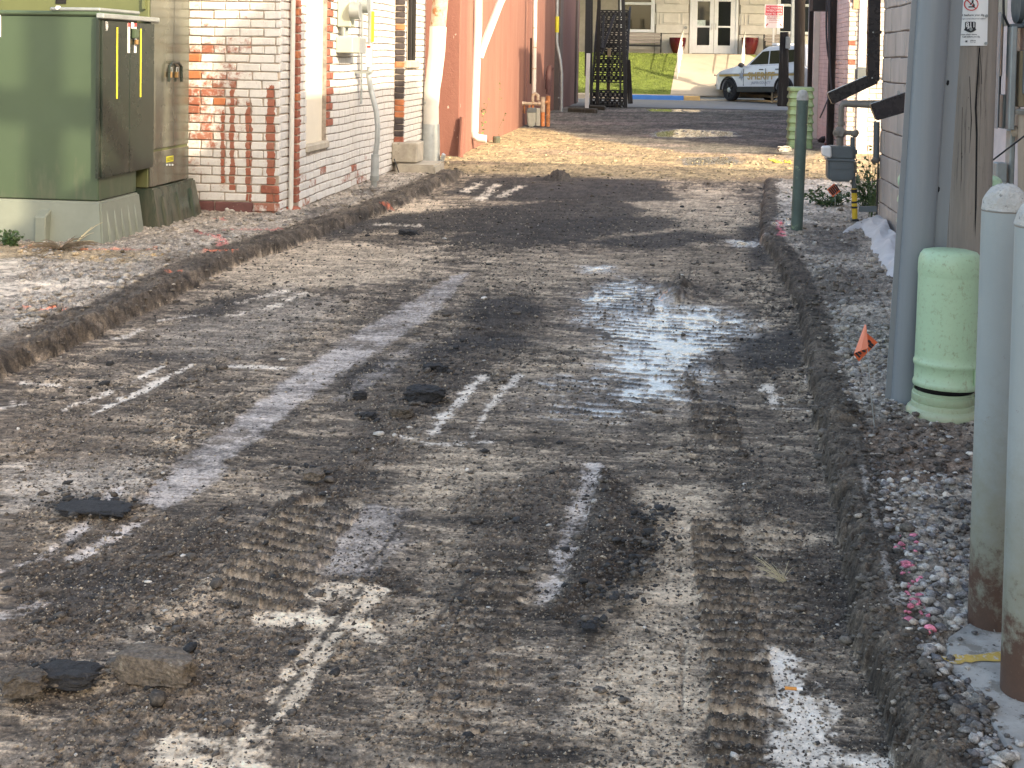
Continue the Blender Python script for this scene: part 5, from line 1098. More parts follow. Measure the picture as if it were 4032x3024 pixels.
def walkz(y): t = (y-YL0)/(YH-.5-YL0); t = min(1, max(0, t)); return zg0+(ZH-.02-zg0)*(t**.9)+.012
for (ptop, pbot, lab) in (((2686, 212), (2668, 310), 'white hand rail along the left edge of the sloping walk'), ((2930, 214), (2921, 250), 'white hand rail on the right of the sloping walk')):
    yb_ = YK+2.2; ya_ = YH-.6
    t = thing('hand_rail', lab, 'hand rail', (onY(ptop[0], ptop[1], ya_).x, ya_, ZH)); n_ = 5
    P = []
    for k in range(n_):
        f = k/(n_-1); y = yb_+(ya_-yb_)*f; x = onY(pbot[0]+(ptop[0]-pbot[0])*f, 250, y).x
        MB().tube([(x, y, walkz(y)-.03), (x, y, walkz(y)+.90)], .028, 8).build('rail_post', M_RAIL, t); P.append((x, y, walkz(y)+.90))
    MB().tube(P, .026, 8).build('top_rail', M_RAIL, t); MB().tube([(p[0], p[1], p[2]-.4) for p in P], .02, 8).build('mid_rail', M_RAIL, t)
YN = 44.5; N_ = lambda px, py, dy=0: onY(px, py, YN+dy)
sg = thing('parking_sign', 'red and white no parking sign on a pale post', 'sign', (N_(3047, 200).x, YN, .1))
a, b_ = N_(3010, 110), N_(3086, 18)
pw = .5*(b_.x-a.x); cx = (a.x+b_.x)/2
MB().box(cx-pw, cx+pw, YN-.006, YN+.006, a.z, b_.z).build('sign_plate', pm('sign_white', (.80,.70,.66), .4, var=.03), sg, bevel=.004)
MB().box(cx-pw*.94, cx+pw*.94, YN-.009, YN-.0065, a.z+(b_.z-a.z)*.535, b_.z-.035).build('red_field', pm('sign_red', (.62,.045,.06), .4, var=.08), sg)
hs = b_.z-a.z; M_SPK = pm('sign_pale_print', (.82,.62,.60), .5, var=.03); M_SRD = pm('sign_red_print', (.50,.12,.11), .5, var=.03)
for (s, f, k, m, hh) in (('NO PARKING', .86, 1.45, M_SPK, .070), ('WEEKDAYS', .735, 1.35, M_SPK, .070), ('8AM TO 5PM', .60, 1.45, M_SPK, .070), ('JAIL & SHERIFF', .475, 1.0, M_SRD, .042), ('RESERVED FOR', .40, 1.1, M_SRD, .042), ('VISITORS', .32, 1.0, M_SRD, .038)):
    ln = text('sign_lettering', s, hh, (cx, YN-.0105, a.z+hs*f), (1,0,0), (0,0,1), m, sg, bold=.03)
    xs__ = [v.co.x for v in ln.data.vertices]; wd = max(xs__)-min(xs__); sc_ = min(1.6, pw*1.72*(.98 if hh > .05 else .85)/wd); ox = cx-root_of(sg).location.x
    for v in ln.data.vertices: v.co.x = ox+(v.co.x-ox)*sc_
MB().box(cx-pw*.55, cx+pw*.55, YN-.009, YN-.0065, a.z+hs*.22, a.z+hs*.235).build('sign_rule', M_SRD, sg)
for sx in (-1, 1): MB().bar((cx+sx*pw*.62, YN-.008, a.z+hs*.19), (cx+sx*pw*.84, YN-.008, a.z+hs*.09), .004, .04).build('sign_arrow', M_SRD, sg)
MB().box(cx-.032, cx+.032, YN+.007, YN+.045, .0, b_.z-.05).build('sign_post', M_RAIL, sg)

# ================================================================ sheriff's car, nose in to the kerb
fw = G(2879, 399, 0.0)
head = math.radians(90+35.5)                                  # heading of the nose, measured from +X
hv = Vector((math.cos(head), math.sin(head), 0)); lv = Vector((-math.sin(head), math.cos(head), 0))   # left-hand side of the car
car = thing('sheriff_car', 'white sheriff patrol car with gold stripe parked at the kerb', 'car', fw-hv*1.43-lv*.86+Vector((0,0,.06)), None)
car.rotation_euler = Euler((0, math.radians(1.7), head), 'XYZ')
# local frame: +x forward, +y left, z up; wheel centres at x = +-1.43
prof = [(-2.42,.42),(-2.47,.62),(-2.45,.95),(-2.38,1.10),(1.02,1.12),(1.30,1.08),(2.05,.98),(2.36,.86),(2.46,.68),(2.48,.44),(2.30,.34),(-2.2,.34)]
def carve(prof, cuts):
    return prof
bd = MB(); st_x = sorted(set([-2.47,-2.3,-1.87,-1.75,-1.43,-1.11,-.99,-.4,.4,.99,1.11,1.43,1.75,1.87,2.1,2.3,2.42,2.48]))
def top_at(x): return np.interp(x, [-2.48,-2.40,-2.2,1.02,1.30,2.05,2.36,2.48], [1.0,1.14,1.20,1.22,1.17,1.06,.92,.72])
def bot_at(x):
    b_ = .40
    for wx in (-1.43, 1.43):
        d = abs(x-wx)
        if d < .44: b_ = max(b_, .38+math.sqrt(max(0, .44**2-d*d))*.98)
    return b_
def half_w(x): return np.interp(x, [-2.48,-2.3,-1.6,1.2,1.9,2.3,2.48], [.80,.93,.985,.985,.95,.86,.66])
xs_b = np.unique(np.concatenate([np.linspace(-2.48, 2.48, 26), np.linspace(-1.87, -.99, 13), np.linspace(.99, 1.87, 13)]))
ring = []
for x in xs_b:
    w, zt_, zb_ = half_w(x), top_at(x), bot_at(x); zm = max(zb_+.02, .62)
    ring.append([(x, w*.98, zb_), (x, w, zm), (x, w*.985, (zm+zt_)/2+.05), (x, w*.955, zt_-.03), (x, w*.88, zt_), (x, -w*.88, zt_), (x, -w*.955, zt_-.03), (x, -w*.985, (zm+zt_)/2+.05), (x, -w, zm), (x, -w*.98, zb_)])
vs = [p for r_ in ring for p in r_]; m_ = 10; fs = []
for i in range(len(ring)-1):
    for k in range(m_-1): fs.append((i*m_+k, i*m_+k+1, (i+1)*m_+k+1, (i+1)*m_+k))
    fs.append((i*m_+m_-1, i*m_, (i+1)*m_, (i+1)*m_+m_-1))
fs += [tuple(range(m_)), tuple(reversed(range((len(ring)-1)*m_, len(ring)*m_)))]
bd.add(vs, fs); body = bd.build('body', M_CARW, car, smooth=True, local=True)
def hull(name, secs, m, parent):
    """loft of (x, half width, z) rows"""
    b = MB(); n = len(secs[0]); vs = [p for s in secs for p in s]; fs = []
    for i in range(len(secs)-1):
        for k in range(n): fs.append((i*n+k, i*n+(k+1) % n, (i+1)*n+(k+1) % n, (i+1)*n+k))
    fs += [tuple(reversed(range(n))), tuple(range((len(secs)-1)*n, len(secs)*n))]
    b.add(vs, fs); return b.build(name, m, parent, bevel=.03, seg=2, smooth=True, local=True)
gh = [[(.78,-.86,1.14),(.78,.86,1.14),(-2.34,.86,1.14),(-2.34,-.86,1.14)], [(-.10,-.74,1.74),(-.10,.74,1.74),(-2.18,.74,1.76),(-2.18,-.74,1.76)], [(-.28,-.66,1.84),(-.28,.66,1.84),(-2.05,.66,1.86),(-2.05,-.66,1.86)]]
hull('cabin', gh, M_CARW, car)
def side_pane(name, pts, sgn=1, m=None, off=.012):
    b = MB(); q = []
    for (x, z) in pts:
        t = (z-1.14)/.60; y = (.86+(.74-.86)*t+off)*sgn; q.append((x, y, z))
    b.add(q+[(x, y-.012*sgn, z) for x, y, z in q], [tuple(range(len(q))), tuple(reversed(range(len(q), 2*len(q))))]+[(i, (i+1) % len(q), len(q)+(i+1) % len(q), len(q)+i) for i in range(len(q))])
    return b.build(name, m or M_GLASS, car, local=True)
for s in (1, -1):
    side_pane('side_window', [(.46,1.24),(-.13,1.67),(-.46,1.69),(-.50,1.25)], s); side_pane('side_window', [(-.56,1.25),(-.52,1.69),(-1.18,1.70),(-1.30,1.27)], s); side_pane('side_window', [(-1.42,1.28),(-1.30,1.70),(-1.85,1.70),(-2.05,1.32)], s)
b = MB(); b.add([(.79,.78,1.18),(.79,-.78,1.18),(-.08,-.66,1.74),(-.08,.66,1.74),(.76,.78,1.16),(.76,-.78,1.16),(-.10,-.66,1.72),(-.10,.66,1.72)], [(0,1,2,3),(7,6,5,4),(0,4,5,1),(1,5,6,2),(2,6,7,3),(3,7,4,0)]); b.build('windscreen', M_GLASS, car, local=True)
for wx in (1.43, -1.43):
    for s in (1, -1):
        w_ = MB().lathe((0,0,0), [(.18,-.12),(.34,-.12),(.375,-.09),(.38,0),(.375,.09),(.34,.12),(.27,.122),(.25,.10),(.06,.085)], 28, tilt=Matrix.Rotation(-math.pi/2*s, 3, 'X')); w_.v = [(x+wx, y+.85*s, z+.38) for x, y, z in w_.v]
        wh = w_.build('wheel', M_TYRE, car, smooth=True, local=True)
        hb_ = MB().lathe((0,0,0), [(.02,.09),(.095,.09),(.085,.125),(.03,.14)], 16, tilt=Matrix.Rotation(-math.pi/2*s, 3, 'X')); hb_.v = [(x+wx, y+.85*s, z+.38) for x, y, z in hb_.v]; hb_.build('hub_cap', M_GALV, wh, smooth=True, local=True)
        rm = MB()
        for k in range(5):
            a = k*2*math.pi/5; rm.bar((wx+.08*math.cos(a), (.955)*s, .38+.08*math.sin(a)), (wx+.25*math.cos(a), .965*s, .38+.25*math.sin(a)), .03, .05)
        rm.build('rim_spokes', M_TRIM, wh, local=True)
        ar = MB(); aP = [(wx+.45*math.cos(t), .975*s, .38+.45*math.sin(t)) for t in [math.pi*i/14 for i in range(15)]]; ar.tube(aP, .035, 6); ar.build('wheel_arch', M_TRIM, car, local=True)
    MB().box(wx-.44, wx+.44, -.74, .74, .34, .84).build('wheel_well', M_DARK, car, local=True)
for s in (1, -1):
    MB().box(-1.0, 1.0, .90*s, .985*s, .30, .50).build('sill', M_TRIM, car, bevel=.02, local=True)
    mir = MB().blob((.62, 1.08*s, 1.22), .09, .13, .10, 4, .05, 2); mir.build('wing_mirror', M_TRIM, car, smooth=True, local=True)
    for x in (-.32, -1.14): MB().box(x-.11, x+.11, .985*s, 1.0*s, 1.05, 1.08).build('door_handle', M_TRIM, car, bevel=.006, local=True)
    for x in (.62, -.53, -1.36): MB().box(x-.006, x+.006, .975*s, .9885*s, .52, 1.10).build('door_seam', M_TRIM, car, local=True)
    MB().box(-2.30, 1.95, .966*s, .9885*s, .85, .92).build('gold_stripe', M_GOLD, car, local=True)
    MB().box(-2.30, 1.95, .966*s, .9875*s, .93, .945).build('grey_stripe', M_GREYD, car, local=True)
    ux = (-1*s, 0, 0)
    text('side_lettering', 'SHERIFF', .245, (-.30, .9915*s, .84), (-s, 0, .0), (-.10*s, 0, 1), M_GOLD, car, sx=1.15, bold=.025, local=True)
    text('side_lettering', 'JASPER COUNTY', .085, (-.30, .9915*s, .62), (-s, 0, 0), (0, 0, 1), M_GREYD, car, sx=1.1, bold=.02, local=True)
    star = MB(); cxs, czs = .72, .87
    pts = [(cxs+(.16 if i % 2 == 0 else .075)*math.sin(i*math.pi/6), czs+(.20 if i % 2 == 0 else .09)*math.cos(i*math.pi/6)) for i in range(12)]
    star.add([(x, .9935*s, z) for x, z in pts]+[(cxs, .9935*s, czs)], [(i, (i+1) % 12, 12) for i in range(12)]); star.build('star_emblem', M_GREYD, car, local=True)
bm_ = MB()
for s in (.45, -.45): bm_.tube([(2.50, s, .40), (2.62, s, .55), (2.62, s, .92), (2.56, s, 1.0)], .03, 8)
bm_.tube([(2.50, .72, .55), (2.64, .5, .55), (2.64, -.5, .55), (2.50, -.72, .55)], .028, 8); bm_.tube([(2.45, .80, .90), (2.64, .5, .90), (2.64, -.5, .90), (2.45, -.80, .90)], .028, 8); bm_.build('push_bumper', M_PIPEB, car, local=True)
MB().box(-.60, -.32, -.55, .55, 1.865, 1.95).build('light_bar', M_LAB, car, bevel=.02, local=True)

# ================================================================ right: grey block building with downspouts
XB = 1.80
YB1 = onX(3466, 500, XB).y; YB0 = onX(3574, 500, XB).y        # far and near corner of the block wall
BHT = 4.12
cb = thing('block_building', 'grey concrete block building with dark joints beside the downspouts', 'building', (XB+.2, YB0, 0))
core = MB(); core.box(XB+.012, XB+.5, YB0, YB1-.012, -.1, BHT); core.build('wall_core', M_CMUJ, cb)
k = 0; bcache = {}
for r_ in range(11):
    z = .03+r_*.203; off = .2 if r_ % 2 else 0; y = YB0-off
    while y < YB1-.02:
        a, b_ = max(y, YB0), min(y+.406, YB1)
        if b_-a > .05:
            o = brick_obj('concrete_block', (.19, round(b_-a-.009, 2), .194), M_CMU, cb, (XB+.095-random.uniform(0, .003), (a+b_)/2, z+.1), None, k); k += 1
        y += .406
MB().box(XB+.004, XB+.5, YB0, YB1, 2.27, BHT).build('upper_wall', M_CMU, cb)
MB().box(XB+.02, XB+.13, YB0-.035, YB0-.004, -.1, BHT).build('end_pilaster', M_GALVD, cb)
XB2 = XB+.17
MB().box(XB2, XB2+6, -1.5, YB0-.04, -.1, BHT).build('rear_wall', M_PINK, cb)
MB().box(XB+.5, XB2+6, YB0-.03, YB1-.01, -.1, BHT).build('rear_wall', M_CMU, cb)
MB().box(XB-.02, XB2+6.1, -1.6, YB1+.02, BHT, BHT+.12).build('roof', M_CONC, cb)
MB().box(2.25, 2.65, 5.20, 5.85, BHT+.12, 5.45).build('shade_block', M_CMU, cb)  # unseen block added to throw a shadow band on the brick corner
sm = thing('shadow_mast', 'unseen grey mast with crossarm added on the block building roof for its shadow', 'mast', (2.05, 3.015, BHT+.12))  # unseen mast added to cast a pole and crossarm shadow on the cabinet
MB().tube([(2.05,3.015,BHT+.10),(2.05,3.015,7.6)], .095, 14).build('mast_pipe', M_GALVD, sm, smooth=True); MB().bar((.9,3.015,5.17),(3.2,3.015,5.05), .14, .14).build('crossarm', M_GALVD, sm)
def box_spout(name, label, pts, w, d, loc):
    t = thing(name, label, 'downspout', loc)
    return t
# downspout at the far corner, elbow kicking out to the left
Yd = YB1+.02; d_ = lambda px, py, dy=0: onY(px, py, Yd+dy)
t = thing('black_downspout', 'black downspout at the block wall corner with elbow kicked to the left', 'downspout', d_(3438, 300))
def slab(q, y0, y1): return MB().prism([(p.x, p.z) for p in q], 'Y', y0, y1)
slab([d_(3421,-140), d_(3467,-140), d_(3460,322), d_(3412,300)], Yd-.05, Yd+.045).build('drop', M_BLK2, t, bevel=.008, seg=2, smooth=True)
slab([d_(3414,296), d_(3459,325), d_(3276,411), d_(3255,366)], Yd-.052, Yd+.047).build('kick_elbow', M_BLK2, t, bevel=.008, seg=2, smooth=True)
MB().prism([(d_(3415,121).x, d_(3415,121).z), (d_(3468,121).x, d_(3468,121).z), (d_(3468,133).x, d_(3468,133).z), (d_(3415,133).x, d_(3415,133).z)], 'Y', Yd-.056, Yd+.05).build('strap', M_BLK2, t)
for (px, py) in ((3438,127),(3434,307),(3414,215)): MB().cyl(d_(px,py,-.057), d_(px,py,-.05), .006, n=8).build('screw', M_GALV, t)
# second downspout nearer, its leader hidden by the pole
Ye = YB0-.14; e_ = lambda px, py, dy=0: onY(px, py, Ye+dy)
t = thing('black_downspout', 'nearer black downspout whose elbow slopes down to the left from behind the pole', 'downspout', e_(3592, 400))
slab([e_(3640,-140), e_(3660,-140), e_(3640,640), e_(3600,640)], Ye-.04, Ye+.03).build('drop', M_BLK2, t, bevel=.006)
slab([e_(3592,354), e_(3598,431), e_(3449,474), e_(3423,410)], Ye-.05, Ye+.045).build('kick_elbow', M_BLK2, t, bevel=.008, seg=2, smooth=True)
MB().box(e_(3536,372).x-.01, e_(3536,372).x+.01, Ye-.02, Ye+.0, e_(3536,372).z, e_(3536,362).z+.01).build('screw', M_GALV, t)
# gas meter on the right
cG_ = G(3362, 872, VZ); Yg2 = cG_.y; g_ = lambda px, py, dy=0: onY(px, py, Yg2+dy)
gm2 = thing('gas_meter', 'grey gas meter with regulator and yellow striped riser near the block wall', 'gas meter', cG_)
slab([g_(3262,572), g_(3350,574), g_(3353,625), g_(3258,622)], Yg2-.10, Yg2+.06).build('meter_head', M_GAS, gm2, bevel=.012, seg=2, smooth=True)
slab([g_(3254,622), g_(3356,626), g_(3354,690), g_(3346,712), g_(3262,710), g_(3253,690)], Yg2-.12, Yg2+.07).build('meter_body', M_GAS, gm2, bevel=.018, seg=2, smooth=True)
slab([g_(3264,640), g_(3338,642), g_(3334,662), g_(3270,660)], Yg2-.126, Yg2-.121).build('face_ridge', M_GAS, gm2)
slab([g_(3250,620), g_(3360,624), g_(3360,633), g_(3250,629)], Yg2-.128, Yg2+.078).build('flange', M_GAS, gm2, bevel=.004)
ix = slab([g_(3230,573), g_(3266,571), g_(3268,617), g_(3252,618), g_(3230,608)], Yg2-.13, Yg2-.03).build('index_box', M_LAB, gm2, bevel=.012)
for j in range(5): MB().cyl(g_(3270+j*18, 581, -.105), g_(3270+j*18, 581, -.099), .009, n=8).build('bolt', M_GAS, gm2)
MB().tube([g_(3307,575), g_(3307,548), g_(3308,540)], .030, 12).build('outlet_pipe', M_PIPEB, gm2, smooth=True)
MB().blob(g_(3306,523), .055, .06, .060, 3, .05, 2).build('regulator_tee', M_PIPEB, gm2, smooth=True); MB().tube([g_(3291,523,-.02), g_(3300,523)], .034, 10).build('plug', M_PIPEB, gm2, smooth=True)
MB().tube([g_(3309,512), g_(3311,490), g_(3312,455), g_(3313,425), g_(3318,412), g_(3330,410), g_(3470,417,.0)], .024, 12).build('supply_pipe', M_PIPEB, gm2, smooth=True)
MB().tube([g_(3312,492), g_(3312,480)], .034, 12).build('union', M_PIPEB, gm2, smooth=True)
MB().tube([g_(3312,420,.05), g_(3320,404,.08), g_(3470,404,.1)], .022, 10).build('rear_pipe', M_PIPEB, gm2, smooth=True)
MB().tube([g_(3310,522), g_(3350,523), g_(3364,524)], .020, 10).build('cross_pipe', M_PIPEB, gm2, smooth=True); MB().blob(g_(3366,526), .038, .036, .038, 9, .05, 2).build('elbow', M_PIPEB, gm2, smooth=True)
MB().tube([g_(3357,540), g_(3355,640), g_(3361,700), g_(3364,780)], .019, 10).build('riser', M_GAS, gm2, smooth=True)
MB().tube([g_(3354,578), g_(3355,625)], .032, 10).build('stop_valve', M_GAS, gm2, smooth=True); MB().blob(g_(3363,596), .04, .03, .04, 5, .1, 1).build('valve_key', M_GAS, gm2); MB().tube([g_(3359,638), g_(3360,680)], .030, 10).build('union', M_PIPEB, gm2, smooth=True)
MB().tube([g_(3363,742), g_(3366,868)], .023, 10).build('yellow_band', M_YELB, gm2, smooth=True)
for a in (745, 792, 812): MB().tube([g_(3363.5,a), g_(3364,a+(8 if a > 750 else 14))], .025, 10).build('black_band', M_INK, gm2)
slab([g_(3349,862), g_(3379,860), g_(3380,874), g_(3350,878)], Yg2-.05, Yg2+.04).build('riser_foot', M_TRIM, gm2, bevel=.005)
w_ = onX(3452, 600, XB-.03)
t = thing('wall_pipe', 'dark vertical pipe on the block wall corner with a low elbow', 'pipe', (XB-.05, YB1-.04, .0))
q = onY(3452, 480, YB1-.06); MB().tube([q, onY(3450, 625, YB1-.06)], .026, 10).build('drop_pipe', M_GAS, t, smooth=True); MB().blob(onY(3448, 630, YB1-.06), .042, .04, .04, 4, .05, 2).build('elbow', M_PIPEB, t, smooth=True)
MB().box(onY(3455,640,YB1-.05).x, onY(3460,640,YB1-.05).x, YB1-.07, YB1-.04, .05, onY(3455,632,YB1-.05).z).build('back_strut', M_TRIM, t)
tag(slab([g_(3382,812), g_(3452,812), g_(3452,834), g_(3382,834)], Yg2-.01, Yg2+.01).build('steel_bracket', M_GAS, bevel=.003, org=g_(3420, 834)), 'flat grey steel bracket between the yellow riser and the block wall', 'bracket')
# slumped concrete along the wall foot
sl = MB(); rr_ = random.Random(3)
edge = [G(*p, VZ) for p in ((3300,925),(3385,905),(3420,945),(3432,1000),(3470,1050),(3490,1085),(3560,1105))]; wl_ = [G(*p, VZ) for p in ((3430,858),(3470,872),(3490,905),(3520,950),(3555,1000),(3585,1050),(3600,1090))]
nn = 14; grid_ = []
for i in range(25):
    t_ = i/24*(len(edge)-1); j = min(int(t_), len(edge)-2); f = t_-j; a = edge[j].lerp(edge[j+1], f); b_ = wl_[j].lerp(wl_[j+1], f)
    for q in range(nn):
        s_k = q/(nn-1); p = a.lerp(b_, s_k); p.z = VZ-.01+.075*math.sin(min(1, s_k*1.5)*1.57)*(.35+.65*min(1, i/6))+rr_.uniform(-.006, .006)+.014*math.sin(i*1.3+s_k*4); grid_.append(tuple(p))
sl.add(grid_, [(i*nn+q, i*nn+q+1, (i+1)*nn+q+1, (i+1)*nn+q) for i in range(24) for q in range(nn-1)])
tag(sl.build('concrete_apron', M_SAND, smooth=True, org=edge[2]), 'slumped pale concrete apron along the foot of the block wall', 'concrete apron')

# ================================================================ right: pink brick building beyond the gap
YP = G(3380, 611, .0).y; XP = onY(3331, 500, YP).x
pb = thing('pink_building', 'pink painted brick building whose whitewashed end catches the sun', 'building', (XP+1, YP, 0))
YPE = onX(3150, 300, XP).y
core = MB(); core.box(XP+.012, XP+6, YP+.02, 25.0, -.1, 5.0); core.build('wall_core', pm('pink_joint', (.30,.22,.21), .9), pb)
def px_bricks(f): pass
xe0, xe1 = XP, XP+1.3
n = 0
for (u, z, L, row, k) in courses(xe0, xe1, .0, 2.4, .0725, .215, .5, 21):
    if z > 2.3: continue
    mm = M_RED if ((abs(u-onY(3355, 172, YP).x) < .09 and abs(z-onY(3355, 172, YP).z) < .036) or (abs(u-onY(3362, 252, YP).x) < .06 and abs(z-onY(3362, 252, YP).z) < .036)) else M_PINKW
    brick_obj('brick', (round(L-.006, 2), .08, .068), mm, pb, (u, YP+.04-random.uniform(0, .003), z), None, n); n += 1
MB().box(onY(3382, 100, YP).x, onY(3424, 100, YP).x, YP-.03, YP-.004, .02, 2.4).build('white_board', M_WHITE, pb, bevel=.004)
MB().box(onY(3360, 10, YP).x, onY(3420, 10, YP).x, YP-.02, YP-.003, onY(3380, 35, YP).z, 2.6).build('tan_board', M_TANW, pb)
rest = MB(); n = 0
for (u, z, L, row, k) in courses(YP+.02, 25.0, .0, 2.5, .0725, .215, .5, 22):
    if n < 160 and z < 2.2 and u < YP+1.6: brick_obj('brick', (.08, round(L-.007, 2), .067), M_PINK, pb, (XP+.04-random.uniform(0, .003), u, z), None, n); n += 1
    else: rest.box(XP-random.uniform(0, .004), XP+.06, u-L/2+.004, u+L/2-.004, z-.033, z+.034)
o = rest.build('brick_courses', M_PINK, pb); o['kind'] = 'stuff'
MB().box(3.85, 16.0, 25.01, 36.0, -.05, 8.0).build('shade_annex', M_PINK, pb)  # hidden mass added to keep the alley end and far posts in shade
MB().box(XP-.0, XP+1.3, YP+.005, YP+.3, 2.45, 5.0).build('upper_wall', M_PINKW, pb); MB().box(XP+1.31, XP+6, YP+.005, YP+.3, -.1, 5.0).build('upper_wall', M_PINKW, pb); MB().box(XP+.002, XP+.4, YP+.3, 25.0, 2.53, 5.0).build('upper_wall', M_PINK, pb)
MB().box(XP-.1, XP+6, YP-.05, 25.1, 5.0, 5.15).build('roof', M_CONC, pb)
for (px, w) in ((3277, .06), (3213, .05), (3193, .04)):
    y = onX(px, 300, XP-.05).y; MB().box(XP-.10, XP-.005, y, y+w*3, .0, 3.).build('wall_batten', M_DKW if px != 3213 else M_WHITEP, pb)
cbm = MB()
for k, (pa, pb_2) in enumerate((((3262, 0), (3270, 330)), ((3267, 0), (3276, 380)), ((3256, 0), (3268, 250)))):
    a, b_ = onX(*pa, XP-.12), onX(*pb_2, XP-.12); m_k = (a+b_)/2+Vector((-.03, .2*(k-1), -.2)); cbm.tube([a+Vector((0,0,1))]+bezier(a, m_k, b_, 6), .016, 6)
cbm.tube(bezier(onX(3262, 385, XP-.12), onX(3245, 430, XP-.3), onX(3228, 465, XP-.35), 5), .012, 6); cbm.build('hanging_cable', M_INK, pb)
q = onX(3195, 20, XP-.3); MB().box(q.x, XP, q.y-.2, q.y+.2, q.z-.1, q.z+.6).build('wall_bracket', M_BLACK, pb)
for (px, py, r, lab) in ((3248, 545, .10, 'black lump of rubble lying behind the gas meter'), (3268, 560, .09, 'reddish broken stone lying beside the pink wall'), (3236, 530, .075, 'smaller dark stone next to the mint pedestal')):
    p = G(px, py+22, .0); tag(MB().blob((p.x, p.y, r*.6), r*1.3, r, r*.8, px, .3, 2).build('rubble_stone', M_ASPH if px != 3268 else M_TERRA, org=(p.x, p.y, 0)), lab, 'stone')
p = onY(3393, 290, YP-.35)
vm = thing('vehicle_mirror', 'grey side mirror of a hidden vehicle before the whitewashed wall', 'wing mirror', p)
MB().box(p.x-.10, p.x+.14, YP-.42, YP-.30, onY(3393, 316, YP).z, onY(3393, 264, YP).z).build('mirror_case', M_PVCD, vm, bevel=.03, seg=3, smooth=True); MB().tube([(p.x+.1, YP-.36, p.z-.02), (p.x+.42, YP-.30, p.z-.1)], .02, 8).build('mirror_arm', M_TRIM, vm)
# dark stub, conduit mast and brown pole by the far corner
cK = G(3083, 418, 0.0); k_ = lambda px, py: onY(px, py, cK.y)
st = thing('dark_utility_post', 'squat dark wooden post with grey meter fitting hiding the car tail', 'post', cK)
slab([k_(3061,418), k_(3104,418), k_(3104,126), k_(3073,126)], cK.y-.14, cK.y+.14).build('timber', M_DKW, st, bevel=.015)
MB().box(k_(3091,165).x, k_(3110,165).x, cK.y-.22, cK.y-.145, k_(3095,192).z, k_(3095,145).z).build('meter_fitting', M_GALVD, st, bevel=.015)
cm = G(3118, 408, 0.0); k2 = lambda px, py: onY(px, py, cm.y+.3)
ms = thing('conduit_mast', 'tall grey conduit mast with a box at knee height by the brown pole', 'conduit', cm)
slab([k2(3110,285), k2(3134,285), k2(3145,-140), k2(3118,-140)], cm.y+.2, cm.y+.36).build('wide_duct', M_GALVD, ms, bevel=.015)
slab([k2(3105,300), k2(3130,300), k2(3131,275), k2(3106,275)], cm.y+.15, cm.y+.38).build('coupling_box', M_PVCD, ms, bevel=.01)
for px in (3108, 3124): MB().tube([k2(px,400), k2(px+1,298)], .035, 10).build('lower_conduit', M_GALV, ms, smooth=True)
cp = G(3146, 420, 0.0); k3 = lambda px, py: onY(px, py, cp.y+.5)
tag(MB().tube([k3(3145,418), k3(3152,-160)], .17, 16).build('utility_pole', M_BRW, smooth=True, org=k3(3145, 418)), 'brown stained wooden pole behind the mint green pedestal', 'utility pole')
# mint pedestals with flanged rims
def barrel(name, label, c, w, d, hgt, m, emb, tilt=0, group=None):
    t = thing(name, label, 'utility pedestal', c, (0, 0, tilt), group)
    def rr(w, d, z, r=.045, n=4):
        o = []
        for (sx, sy, a0) in ((1,1,0),(-1,1,90),(-1,-1,180),(1,-1,270)):
            for i in range(n+1): a = math.radians(a0+90*i/n); o.append((sx*(w/2-r)+r*math.cos(a), sy*(d/2-r)+r*math.sin(a), z))
        return o
    def loft(rows):
        b = MB(); n = len(rows[0]); b.add([p for r_ in rows for p in r_], [tuple(reversed(range(n))), tuple(range((len(rows)-1)*n, len(rows)*n))]+[(i*n+k, i*n+(k+1) % n, (i+1)*n+(k+1) % n, (i+1)*n+k) for i in range(len(rows)-1) for k in range(n)]); return b
    loft([rr(w, d, -.02), rr(w, d, .10), rr(w*.97, d*.97, .105), rr(w*.93, d*.93, hgt*.93)]).build('body', m, t, smooth=True, local=True)
    loft([rr(w*1.04, d*1.04, hgt*.935, .06), rr(w*1.05, d*1.05, hgt*.965, .06), rr(w*1.0, d*1.0, hgt*.995, .06), rr(w*.93, d*.93, hgt, .06)]).build('lid', m, t, smooth=True, local=True)
    for k in range(6):
        z = .16+k*(hgt*.93-.2)/5.6; loft([rr(w*.98, d*.98, z), rr(w*1.05, d*1.05, z+.012), rr(w*1.04, d*1.04, z+.03), rr(w*.96, d*.96, z+.075)]).build('flange', m, t, smooth=True, local=True)
    return t
cM = G(3172, 604, .0); sc_ = FPX/cM.y
t = barrel('utility_pedestal', 'mint green square pedestal with flanged rims by the pink wall', (cM.x, cM.y+.95, 0), 104/sc_*.93, .38, (cM.z+onY(3172, 346, cM.y+.2).z), M_PED2, True, 0)
w = 100/sc_*.93; fy = -.22
for (x, z0, z1) in ((.02, .5, .64), (.10, .5, .64)): MB().box(x-.012, x+.012, fy-.012, fy+.02, z0, z1).build('embossed_letter', M_PED2, t, local=True)
MB().box(.01, .11, fy-.012, fy+.02, .49, .515).build('embossed_letter', M_PED2, t, local=True)
